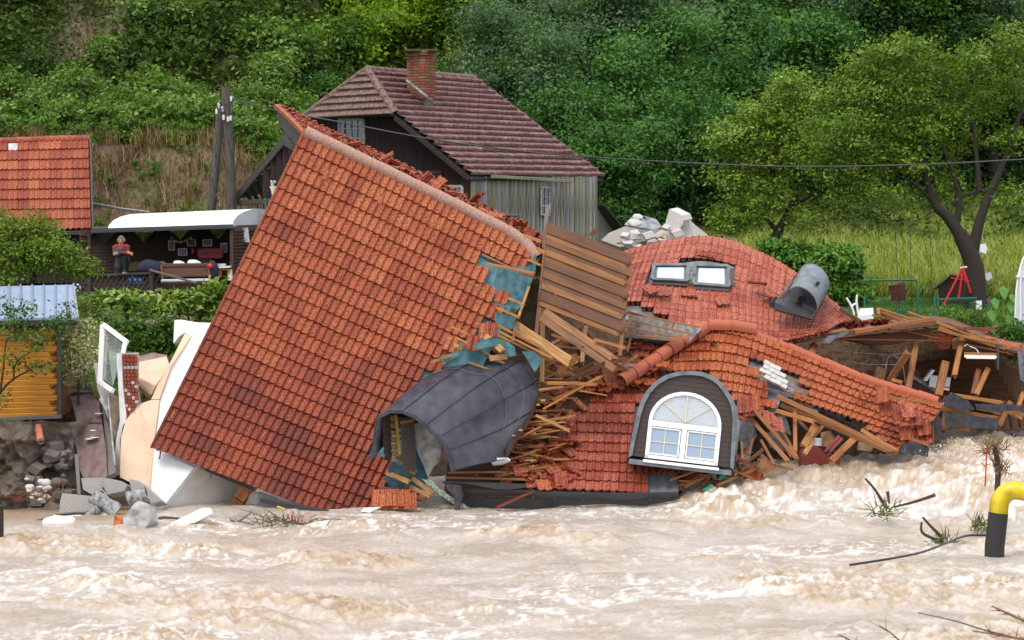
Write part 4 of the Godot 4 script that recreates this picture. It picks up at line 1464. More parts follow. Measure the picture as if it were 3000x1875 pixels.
	part("back_panel", slab([Q(4, 1640, 560, 57.9), Q(4, 1930, 690, 57.7), Q(4, 1800, 880, 57.2), Q(4, 1500, 760, 57.2)], Vector3(0, 0, -0.05)), M["dark_grey"], dm)
	part("apron", slab([Q(4, 1480, 740, 56.4), Q(4, 1600, 690, 57.0), Q(4, 1830, 800, 57.0), Q(4, 1800, 888, 56.2), Q(4, 1480, 805, 56.4)], Vector3(0, -0.03, -0.05)), M["dark_grey"], dm)
	part("vent_collar", pipe([Q(4, 1715, 715, 56.9), Q(4, 1730, 700, 57.1)], 0.085, 12), M["black"], dm)
	part("round_hole_shade", pipe([Q(4, 1862, 577, 56.75), Q(4, 1864, 575, 56.85)], 0.05, 12), M["black"], dm)  # solid black disc, painting the darkness of an opening not cut here
	for e in [[[1440, 720], [1490, 690], [1500, 740], [1430, 770]], [[1430, 770], [1500, 745], [1480, 800], [1440, 790]]]:
		solo("torn_flashing", slab(QQ(4, e, 56.6), Vector3(0.01, -0.01, -0.02)), M["plastic_dark"], "torn dark flashing scrap beside the tipped dormer", "flashing", "torn flashing scraps")
	# hip edge on the far right
	stick(Q(4, 2060, 800, 57.2), Q(4, 2240, 915, 56.9), 0.05, 0.10, "wood_4", 0)


func make_front_roof() -> void:
	rng.seed = 601
	var c := control([
		[[1450, 950, 56.6], [1750, 955, 56.6], [1950, 950, 56.5], [2150, 958, 56.2], [2350, 1035, 55.9], [2560, 1122, 55.6], [2765, 1186, 55.3]],
		[[1440, 1110, 55.0], [1740, 1115, 54.9], [1950, 1112, 54.8], [2130, 1112, 54.6], [2310, 1160, 54.4], [2500, 1225, 54.3], [2700, 1288, 54.2]],
		[[1430, 1270, 53.3], [1730, 1280, 53.2], [1950, 1285, 53.1], [2120, 1268, 53.2], [2270, 1282, 53.2], [2440, 1322, 53.3], [2645, 1368, 53.4]],
		[[1420, 1432, 51.7], [1720, 1440, 51.6], [1950, 1450, 51.6], [2110, 1430, 51.8], [2230, 1420, 52.0], [2380, 1430, 52.2], [2560, 1450, 52.4]]])
	var t := thing("front_roof", "red tiled roof slope sunk into the river around the arched dormer window", "roof", P(1900, 1450, 51.6))
	var arch := poly2([[1838, 1348], [1850, 1290], [1868, 1210], [1898, 1146], [1954, 1100], [2028, 1088], [2094, 1105], [2131, 1142], [2158, 1190], [2163, 1230], [2150, 1360], [1990, 1372]])
	var upper := poly2([[1300, 880], [2090, 880], [2082, 956], [1815, 1118], [1757, 1128], [1700, 1225], [1626, 1262], [1620, 1310], [1587, 1330], [1556, 1415], [1545, 1520], [1300, 1520]])
	var hole := poly2([[2188, 1072], [2222, 1057], [2330, 1112], [2372, 1137], [2362, 1152], [2312, 1152], [2285, 1172], [2240, 1162], [2235, 1120]])
	var low := poly2([[2165, 1218], [2195, 1206], [2270, 1212], [2285, 1178], [2313, 1162], [2375, 1202], [2482, 1224], [2560, 1264], [2562, 1294], [2610, 1314], [2650, 1327], [2662, 1272], [2715, 1228], [2800, 1180], [2900, 1520], [1985, 1520], [1985, 1380], [2150, 1392], [2165, 1350]])
	var foot := poly2([[1885, 1400], [2010, 1378], [2010, 1520], [1870, 1520]])
	var holes2 := [poly2([[1685, 1297], [1712, 1299], [1710, 1312], [1684, 1309]]), poly2([[1760, 1200], [1790, 1200], [1790, 1212], [1760, 1212]])]
	var nz := FastNoiseLite.new()
	nz.seed = 8
	nz.frequency = 0.5
	var pick := func(r: int, q: int, mid: Vector3) -> String:
		if mid.x > 4.2 or r < 6:
			return "tile_red_%d" % int(clampf(0.9 + nz.get_noise_2d(mid.x, mid.y) * 2.0 + R(-0.8, 0.8), 0, 3))
		return ["tile_pink_1", "tile_pink_2", "tile_pink_1", "tile_red_2", "tile_red_3"][int(clampf(1.6 + nz.get_noise_2d(mid.x, mid.y) * 3.0 + R(-1.2, 1.2), 0, 4))]
	lay_tiles(t, c, 31.0, 17, [arch, upper, hole, low, foot] + holes2, "wave", pick, func(r: int, q: int) -> int: return 1 if (q * 3 + r * 5) % 17 == 0 else 0, 0.02)
	part("underlay", under_open(c, 0.05, [upper, low], 60, 40), M["membrane_grey"], t)
	part("boarding", under_open(c, 0.12, [upper, low], 60, 40, 0.04), M["wood_4"], t)
	for k in 16:
		if k == 5 or k == 6:
			continue
		var v := (k + 0.05) / 17.0
		beam(t, "batten", surf(c, 0.17 if k > 8 else 0.33, v) + Vector3(0, -0.02, 0), surf(c, 0.45, v) + Vector3(0, -0.02, 0), 0.04, 0.03, M["wood_0"], 0)
	for k in 4:
		beam(t, "batten", Q(3, 975 + k * 15, 118 + k * 55, 54.6), Q(3, 1430 + k * 10, 262 + k * 52, 54.3), 0.045, 0.035, M["wood_0"], 0)
	# hip and ridge
	ridge_tiles(t, [P(1818, 1114, 54.2), P(1900, 1062, 54.8), P(1990, 1003, 55.5), P(2070, 955, 56.0)], Vector3(-0.2, 0.8, 0.55), 0.17, 0.44, ["ridge_speck"])
	ridge_tiles(t, [P(2075, 950, 56.0), P(2140, 952, 56.0), P(2208, 964, 56.0)], Vector3(0, 1, 0.3), 0.16, 0.46, ["ridge_speck"])
	ridge_tiles(t, [P(2200, 980, 56.1), P(2296, 1012, 56.0), P(2420, 1064, 55.8), P(2545, 1114, 55.6), P(2640, 1142, 55.5), P(2745, 1174, 55.3)], Vector3(0.1, 0.9, 0.4), 0.14, 0.44, ["ridge_speck"])
	for e in [[2206, 1042, 55.3], [2366, 1098, 55.0], [2520, 1168, 54.8], [2205 - 120, 1010, 55.7]]:
		part("vent_hood", UNIT["hood"], M["tile_red_2"], t, Transform3D(Basis(Vector3.UP, 0.1) * Basis(Vector3.RIGHT, 0.6) * Basis.from_scale(Vector3.ONE * 0.95), P(e[0], e[1] - 14, e[2]) + Vector3(0, 0.06, 0)))
	# gutter along the eaves
	var gp := [P(1352, 1432, 51.55), P(1500, 1434, 51.45), P(1625, 1440, 51.4), P(1800, 1444, 51.35), P(1985, 1440, 51.4)]
	var gm := MB.new()
	var gr := []
	for p in smooth_path(gp, 6):
		var row := []
		for k in 8:
			var a := PI * k / 7.0
			row.append(p + Vector3(0, -sin(a) * 0.13, 0.10 - cos(a) * 0.10))
		gr.append(row)
	gm.sheet(gr, Vector3(0, -0.006, 0), 1.0)
	part("gutter", gm.done(), M["gutter"], t)
	for k in 8:
		var p: Vector3 = smooth_path(gp, 2)[k]
		beam(t, "gutter_bracket", p + Vector3(0, 0.02, 0.02), p + Vector3(0, -0.14, 0.21), 0.03, 0.01, M["gutter"], 0)
	part("fascia", slab([P(1345, 1440, 51.75), P(1990, 1450, 51.6), P(1990, 1530, 51.6), P(1345, 1530, 51.75)], Vector3(0, 0, -0.05)), M["gutter"], t)
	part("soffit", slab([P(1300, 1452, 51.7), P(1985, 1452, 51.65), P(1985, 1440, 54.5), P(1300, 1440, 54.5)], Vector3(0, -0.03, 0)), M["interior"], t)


func make_arched_dormer() -> void:
	rng.seed = 611
	var t := thing("arched_dormer", "dark boarded dormer with a white arched window and grey metal rim", "dormer", P(1995, 1360, 51.6))
	# local frame of the dormer front: metres, x along the sill, y up, z out
	var o := P(1995, 1353, 51.6)
	var k := 51.6 / F
	var ang := deg_to_rad(-6.6)
	var fr := Transform3D(Basis(Vector3.BACK, ang) * Basis(Vector3.RIGHT, deg_to_rad(-9.0)), o)
	var loc := func(px: float, py: float) -> Vector2:
		var v := Vector2((px - 1995.0) * k, -(py - 1353.0) * k)
		return v.rotated(-ang)
	var outer := []
	for q in [[1840, 1341], [1851, 1280], [1865, 1214], [1878, 1176], [1896, 1144], [1922, 1117], [1954, 1098], [1990, 1088], [2028, 1086], [2063, 1090], [2094, 1103], [2115, 1119], [2131, 1140], [2146, 1162], [2156, 1185], [2162, 1227], [2157, 1290], [2148, 1378]]:
		outer.append(loc.call(q[0], q[1]))
	var cen := Vector2(0.04, 0.85)
	var inner := []
	for q in outer:
		inner.append(q + (cen - q).normalized() * 0.10 * Vector2(1, 0.9))
	var put := func(list: Array, z: float) -> Array:
		var out := []
		for q in list:
			out.append(fr * Vector3(q.x, q.y, z))
		return out
	# metal rim in segments
	for s in range(0, outer.size() - 1):
		part("rim", slab(put.call([outer[s], outer[s + 1], inner[s + 1], inner[s]], 0.06), fr.basis * Vector3(0, 0, -0.12)), M["metal_grey"], t)
	# barrel behind it
	var bm := MB.new()
	var rows := []
	for s in 5:
		var row := []
		for q in outer:
			row.append(fr * Vector3(q.x * (1.0 - 0.02 * s), q.y * (1.0 - 0.03 * s) + 0.02 * s, -0.03 - s * 0.55))
		rows.append(row)
	bm.sheet(rows, Vector3(0, -0.02, 0), -1.0)
	part("barrel_roof", bm.done(), M["metal_dark"], t)
	# boards around the window
	var win := []
	var wl := -0.79
	var wr := 0.79
	var spring := 0.82
	var rad := 0.79
	win.append(Vector2(wl, -0.05))
	for s in 17:
		var a := PI - PI * s / 16.0
		win.append(Vector2(cos(a) * rad, spring + sin(a) * rad * 0.88))
	win.append(Vector2(wr, -0.05))
	var arch := PackedVector2Array(inner)
	var wp := PackedVector2Array(win)
	var y := -0.12
	while y < 2.0:
		var strip := PackedVector2Array([Vector2(-1.6, y), Vector2(1.6, y), Vector2(1.6, y + 0.104), Vector2(-1.6, y + 0.104)])
		for a in Geometry2D.intersect_polygons(arch, strip):
			for b in Geometry2D.clip_polygons(a, wp):
				if not Geometry2D.is_polygon_clockwise(b) and b.size() > 2:
					part("board", slab(put.call(Array(b), -0.01 + R(-0.004, 0.004)), fr.basis * Vector3(0, 0, -0.03)), M["board_brown"], t)
		y += 0.11
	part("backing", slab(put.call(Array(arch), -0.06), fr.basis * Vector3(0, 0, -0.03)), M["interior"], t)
	# the window: frame ring, transom, two casements, arched light
	var w := part("window", slab(put.call([Vector2(wl - 0.03, -0.10), Vector2(wr + 0.03, -0.10), Vector2(wr + 0.03, -0.04), Vector2(wl - 0.03, -0.04)], 0.09), fr.basis * Vector3(0, 0, -0.12)), M["white_paint"], t)
	var ring := func(pts: Array, width: float, c2: Vector2, z: float, th: float, called: String, closed: bool) -> void:
		var nn := pts.size() if closed else pts.size() - 1
		for s in nn:
			var a: Vector2 = pts[s]
			var b: Vector2 = pts[(s + 1) % pts.size()]
			var e := (b - a).normalized()
			var side := Vector2(-e.y, e.x)
			if side.dot(c2 - a) < 0:
				side = -side
			part(called, slab(put.call([a - e * 0.004, b + e * 0.004, b + side * width + e * -0.004, a + side * width], z), fr.basis * Vector3(0, 0, -th)), M["white_paint"], w)
	var full := [Vector2(wl, 0.0)]
	for s in 17:
		var a := PI - PI * s / 16.0
		full.append(Vector2(cos(a) * rad, spring + sin(a) * rad * 0.88))
	full.append(Vector2(wr, 0.0))
	ring.call(full, 0.075, Vector2(0, 0.6), 0.05, 0.07, "frame", true)
	var bar := func(a: Vector2, b: Vector2, width: float, z: float, m: String, called: String) -> void:
		beam(w, called, fr * Vector3(a.x, a.y, z), fr * Vector3(b.x, b.y, z), width, 0.03, M[m], 0, fr.basis.z)
	bar.call(Vector2(wl + 0.06, 0.76), Vector2(wr - 0.06, 0.76), 0.12, 0.035, "white_paint", "transom")
	bar.call(Vector2(0, 0.05), Vector2(0, 0.72), 0.11, 0.035, "white_paint", "mullion")
	for s in [-1, 1]:
		var x0 := 0.07 if s > 0 else -0.73
		var x1 := 0.73 if s > 0 else -0.07
		ring.call([Vector2(x0, 0.09), Vector2(x1, 0.09), Vector2(x1, 0.69), Vector2(x0, 0.69)], 0.032, Vector2((x0 + x1) * 0.5, 0.4), 0.03, 0.03, "casement", true)
		part("pane", slab(put.call([Vector2(x0, 0.09), Vector2(x1, 0.09), Vector2(x1, 0.69), Vector2(x0, 0.69)], 0.0), fr.basis * Vector3(0, 0, -0.008)), M["glass_blue"], w)
		bar.call(Vector2((x0 + x1) * 0.5, 0.1), Vector2((x0 + x1) * 0.5, 0.65), 0.016, 0.008, "cream", "glazing_bar")
		bar.call(Vector2(x0 + 0.02, 0.37), Vector2(x1 - 0.02, 0.37), 0.016, 0.008, "cream", "glazing_bar")
	var light := []
	for s in 17:
		var a := PI - PI * s / 16.0
		light.append(Vector2(cos(a) * 0.73, spring + 0.0 + sin(a) * 0.63))
	part("arched_pane", slab(put.call(light, 0.008), fr.basis * Vector3(0, 0, -0.004)), M["glass"], w)
	for s in 3:
		var a: float = [PI * 0.23, PI * 0.5, PI * 0.77][s]
		bar.call(Vector2(0, spring + 0.05), Vector2(cos(a) * 0.68, spring + 0.03 + sin(a) * 0.58), 0.016, 0.014, "cream", "glazing_bar")
	var bl := MB.new()
	var yy := spring + 0.035
	while yy < spring + 0.61:
		var half := 0.71 * sqrt(maxf(0.0, 1.0 - pow((yy - spring) / 0.62, 2.0)))
		bl.box(fr * Transform3D(Basis(Vector3.RIGHT, 0.5), Vector3(0, yy, -0.022)), Vector3(half * 2.0, 0.036, 0.004))
		yy += 0.042
	part("blind", bl.done(), M["blind"], w)
	part("blind_backing", slab(put.call(light, -0.045), fr.basis * Vector3(0, 0, -0.004)), M["glass_blue"], w)
	part("sill_apron", slab(put.call([Vector2(-1.12, -0.17), Vector2(1.10, -0.17), Vector2(1.10, -0.06), Vector2(-1.12, -0.06)], 0.04), fr.basis * Vector3(0, 0, -0.10)), M["metal_grey"], t)


func make_crushed_dormer() -> void:
	rng.seed = 621
	var t := thing("crushed_dormer", "crushed dark metal barrel dormer lying on its side with an open arch", "dormer", P(1250, 1400, 51.0))
	var front := [P(1096, 1338, 50.9), P(1100, 1275, 50.85), P(1111, 1216, 50.8), P(1145, 1201, 50.8), P(1180, 1202, 50.75), P(1216, 1217, 50.7), P(1250, 1243, 50.65), P(1280, 1272, 50.6), P(1304, 1302, 50.6), P(1318, 1338, 50.6), P(1328, 1376, 50.6)]
	var back := [P(1250, 1150, 53.4), P(1255, 1110, 53.6), P(1290, 1072, 53.8), P(1355, 1048, 53.9), P(1415, 1042, 53.9), P(1470, 1058, 53.8), P(1525, 1056, 53.7), P(1565, 1105, 53.3), P(1574, 1160, 52.8), P(1540, 1250, 52.2), P(1484, 1342, 51.7)]
	var midr := []
	for k in 11:
		var m: Vector3 = front[k].lerp(back[k], 0.55)
		var bulge: float = [0.0, 0.05, 0.10, 0.16, 0.20, 0.22, 0.2, 0.02, -0.22, -0.12, 0.0][k]
		m += Vector3(0.15, 0.5, 0.75).normalized() * bulge
		midr.append(m)
	var c := [front, midr, back]
	var rows := []
	var nz := FastNoiseLite.new()
	nz.seed = 9
	nz.frequency = 1.1
	for r in 25:
		var row := []
		for q in 41:
			var p := surf(c, q / 40.0, r / 24.0)
			var edge := sin(PI * r / 24.0)
			row.append(p + Vector3(0.1, 0.4, 0.6) * nz.get_noise_3dv(p) * 0.10 * edge)
		rows.append(row)
	var mb := MB.new()
	mb.sheet(rows, Vector3(-0.01, -0.03, -0.03), 1.0)
	part("barrel_roof", mb.done(), M["metal_dark"], t)
	# standing seams
	for q in [16, 24, 29, 34]:
		var pts := []
		for r in 25:
			pts.append(rows[r][q] + Vector3(0.0, 0.012, 0.016))
		part("seam", pipe(pts, 0.011, 5), M["metal_dark"], t)
	for r in [15, 20]:
		var pts := []
		for q in range(8, 37):
			pts.append(rows[r][q] + Vector3(0.0, 0.010, 0.014))
		part("seam", pipe(pts, 0.007, 5), M["metal_grey"], t)
	# front rim
	for k in 10:
		beam(t, "rim", front[k] + Vector3(0, -0.02, 0.04), front[k + 1] + Vector3(0, -0.02, 0.04), 0.07, 0.09, M["metal_dark"], 0, (front[k] - P(1220, 1340, 50.8)).normalized())
	# torn brown edge at the back
	var edge := []
	for k in range(1, 11):
		edge.append(back[k] + Vector3(R(-0.04, 0.04), R(0.0, 0.07), R(0, 0.04)))
	var eb := MB.new()
	var er := []
	for s in 2:
		var row := []
		for p in smooth_path(edge, 4):
			row.append(p + Vector3(R(-0.02, 0.02), 0.05 + s * 0.09 + R(-0.03, 0.03), 0.03 + s * 0.02) if s else p + Vector3(0.0, -0.03, 0.03))
		er.append(row)
	eb.sheet(er, Vector3(0.01, 0, -0.015), 1.0)
	part("torn_edge", eb.done(), M["metal_brown"], t)
	# lining seen in the opening
	part("lining", slab(QQ(1, [[515, 585], [575, 572], [640, 605], [690, 665], [712, 720], [705, 790], [685, 860], [650, 890], [612, 962], [590, 900], [545, 800], [515, 700]], 51.6), Vector3(0.02, 0, -0.02)), M["lining_white"], t)
	for k in 10:
		var f := k / 9.0
		part("board", UNIT["beam0"], M["board_brown"], t, beam_x(Q(1, 415 + f * 28, 560 + k * 37, 51.2), Q(1, 510 + f * 16 + 4 * k * (1 - f), 558 + k * 38, 51.3), 0.145, 0.02, Vector3.BACK))
	for k in 7:
		var f := k / 6.0
		part("board", UNIT["beam0"], M["board_brown"], t, beam_x(Q(1, 282 + f * 26, 545 + k * 45, 51.0), Q(1, 345 + f * 10, 545 + k * 45, 51.2), 0.17, 0.02, Vector3.BACK))
	for k in 6:
		part("batten", UNIT["beam1"], M["wood_0"], t, beam_x(Q(1, 345, 545 + k * 50, 51.35), Q(1, 425, 560 + k * 48, 51.4), R(0.09, 0.14), 0.02, Vector3.BACK))
	part("batten", UNIT["beam0"], M["wool_wood"], t, beam_x(Q(1, 385, 520, 51.25), Q(1, 415, 800, 51.25), 0.07, 0.03, Vector3.BACK))
	part("batten", UNIT["beam0"], M["wood_2"], t, beam_x(Q(1, 415, 575, 51.1), Q(1, 515, 560, 51.1), 0.06, 0.05, Vector3.BACK))
	part("torn_flashing", slab(QQ(1, [[265, 530], [282, 540], [270, 660], [245, 800], [180, 850], [165, 830], [225, 800], [250, 690]], 50.85), Vector3(0.02, 0, -0.02)), M["metal_dark"], t)
	# a tarpaulin-like skirt below its right side
	var sk := MB.new()
	var sr := []
	for r in 7:
		var row := []
		for q in 12:
			var a: Vector3 = back[10].lerp(front[10], q / 11.0)
			var b := Q(1, lerpf(1190, 800, q / 11.0), lerpf(830, 905, q / 11.0), 51.3)
			row.append(a.lerp(b, r / 6.0) + Vector3(0, 0, 0.08 * sin(q * 1.9 + r * 0.6)))
		sr.append(row)
	sk.grid(sr, 1.0)
	part("skirt", sk.done(), M["metal_dark"], t)


func make_plank_panel() -> void:
	zone = "in the gap beside the board panel"
	rng.seed = 631
	var t := thing("plank_panel", "slanting panel of brown overlapping boards standing between the two roofs", "board panel", P(1720, 990, 53.6))
	var a := [P(1606, 652, 54.6), P(1853, 747, 55.0)]
	var b := [P(1580, 896, 53.4), P(1829, 994, 53.8)]
	var n := 15
	var nn := Vector3(0.05, 0.35, 0.9).normalized()
	for k in n:
		var f0 := float(k) / n
		var f1 := (k + 1.0) / n
		var l0: Vector3 = a[0].lerp(b[0], f0)
		var l1: Vector3 = a[0].lerp(b[0], f1)
		var r0: Vector3 = a[1].lerp(b[1], f0)
		var r1: Vector3 = a[1].lerp(b[1], f1)
		var over := k % 2
		var ext := R(-0.05, 0.05)
		var w := (l1 - l0).length() * (1.06 if over else 0.90)
		part("board", UNIT["beam%d" % [0, 2, 1][k % 3]], M[["plank", "plank_light", "plank_dark"][k * 2 % 3 if k % 4 else 2]], t, beam_x((l0 + l1) * 0.5 + nn * 0.035 * over, (r0 + r1) * 0.5 + nn * (0.035 * over + R(-0.012, 0.012)) + (r0 - l0).normalized() * ext, w, 0.024, nn + Vector3(0, 0.22, 0)))
	for e in [[0.0, 1.35], [0.55, 1.25], [0.97, 1.2]]:
		var p: Vector3 = a[0].lerp(a[1], e[0]) - nn * 0.06
		var q: Vector3 = b[0].lerp(b[1], e[0]) - nn * 0.06
		beam(t, "rail", p, q + (q - p) * (e[1] - 1.0), 0.09, 0.06, M["wood_2"], 0, nn)
	stick(P(1604, 600, 54.8), P(1593, 735, 54.5), 0.09, 0.06, "purlin", 1, Vector3.BACK)
	stick(P(1590, 905, 53.8), P(1588, 1120, 53.2), 0.10, 0.08, "wood_3", 0, Vector3.BACK)
	stick(P(1585, 890, 53.9), P(1578, 1060, 53.5), 0.07, 0.06, "wood_4", 0, Vector3.BACK)
	stick(P(1712, 955, 54.0), P(1705, 1070, 53.6), 0.09, 0.07, "wood_3", 1, Vector3.BACK)
	# the two boards that have slipped off
	loose("slipped_board", "wide brown board slid down diagonally below the board panel", "board", "boards slid off the panel", P(1594, 912, 53.2), P(1808, 1058, 52.6), 0.17, 0.03, M["plank_light"], 1, nn)
	loose("slipped_board", "wide brown board slid down diagonally below the board panel", "board", "boards slid off the panel", P(1583, 930, 53.1), P(1800, 1082, 52.5), 0.16, 0.03, M["plank"], 0, nn)
	# wall of the house seen in the gap
	solo("inner_wall", slab([P(1575, 715, 55.6), P(1600, 715, 55.6), P(1612, 1160, 55.0), P(1400, 1160, 55.0), P(1500, 960, 55.3)], Vector3(0, 0, -0.1)), M["inner_olive"], "olive inner wall in the gap beside the board panel", "wall")
	solo("inner_partition", slab([P(1600, 860, 56.4), P(1900, 960, 56.4), P(1880, 1180, 55.2), P(1560, 1180, 55.2)], Vector3(0, -0.1, -0.1)), M["interior"], "brown broken partition behind the slipped boards", "wall")
	# debris in the gap: beams, membrane
	for e in [[1245, 990, 1660, 1260, 0.24, 0.2, "wood_3"], [1110, 975, 1500, 1180, 0.055, 0.04, "wood_0"], [1100, 1040, 1520, 1245, 0.055, 0.04, "wood_0"], [1120, 1020, 1530, 1225, 0.05, 0.035, "wood_0"], [1180, 780, 1305, 835, 0.05, 0.035, "wood_0"], [1100, 850, 1268, 922, 0.05, 0.035, "wood_0"], [1020, 535, 1375, 608, 0.06, 0.03, "wood_0"], [1260, 600, 1380, 640, 0.05, 0.03, "wood_2"], [1320, 510, 1415, 550, 0.05, 0.03, "wood_0"], [1390, 630, 1590, 830, 0.02, 0.02, "wood_2"], [1590, 830, 1690, 930, 0.02, 0.02, "wood_2"], [1330, 700, 1250, 930, 0.06, 0.03, "wood_3"], [1250, 950, 1210, 1090, 0.05, 0.03, "wood_2"], [1300, 340, 1425, 385, 0.07, 0.04, "wood_0"], [1390, 430, 1448, 465, 0.06, 0.05, "wood_0"], [1020, 1050, 1150, 1160, 0.14, 0.03, "wood_3"], [1060, 1120, 1170, 1210, 0.12, 0.03, "wood_2"], [1050, 1210, 1180, 1195, 0.12, 0.03, "wood_3"], [700, 1280, 870, 1100, 0.06, 0.03, "wood_3"], [640, 1240, 800, 1180, 0.06, 0.03, "wood_3"], [780, 985, 900, 1040, 0.05, 0.03, "wood_0"], [820, 1065, 900, 1105, 0.05, 0.03, "wood_0"], [800, 1110, 860, 1145, 0.08, 0.03, "wood_3"], [1490, 1040, 1720, 1130, 0.06, 0.04, "wood_2"], [1560, 1070, 1480, 1110, 0.06, 0.05, "wood_1"], [1790, 1075, 2020, 1140, 0.06, 0.04, "wood_0"], [1600, 1370, 1870, 1240, 0.09, 0.06, "wood_4"], [1460, 1385, 1815, 1395, 0.07, 0.04, "wood_0"], [1500, 1505, 1860, 1330, 0.06, 0.04, "wood_0"]]:
		stick(Q(2, e[0], e[1], R(52.6, 53.1)), Q(2, e[2], e[3], R(52.2, 52.7)), e[4], e[5], e[6], 1 + rng.randi() % 2, Vector3.BACK)
	for k in 26:
		var p := P(R(1600, 1840), R(975, 1120), R(54.0, 55.2))
		stick(p, p + Vector3(R(-0.8, 0.8), R(-0.5, 0.5), R(-0.3, 0.3)), R(0.04, 0.08), R(0.02, 0.05), "", 1 + rng.randi() % 2, Vector3.BACK)
	# blue-green underlay torn and hanging
	for e in [[[1105, 560], [1350, 560], [1370, 470], [1385, 470], [1375, 600], [1290, 820], [1245, 870], [1090, 760], [1085, 670]], [[1085, 880], [1240, 920], [1230, 1000], [1100, 1000]], [[940, 1110], [1060, 1060], [1180, 1090], [1230, 1130], [1240, 1190], [1180, 1200], [1110, 1120], [1040, 1130], [960, 1150]], [[1280, 1160], [1370, 1160], [1425, 1230], [1370, 1310], [1330, 1240]], [[690, 1200], [860, 1150], [850, 1180], [730, 1250]], [[330, 1890], [400, 1850], [420, 1950], [340, 1960]], [[410, 1990], [500, 2050], [470, 2080], [400, 2050]]]:
		var mb := MB.new()
		mb.prism(QQ(2, e, 53.15 if e[0][1] < 1000 else 52.6), Vector3(0, 0.0, -0.012))
		solo("torn_membrane", mb.done(), M["membrane"], "torn blue-green roof membrane flapping in the gap of the tilted roof", "membrane", "torn roof membrane")


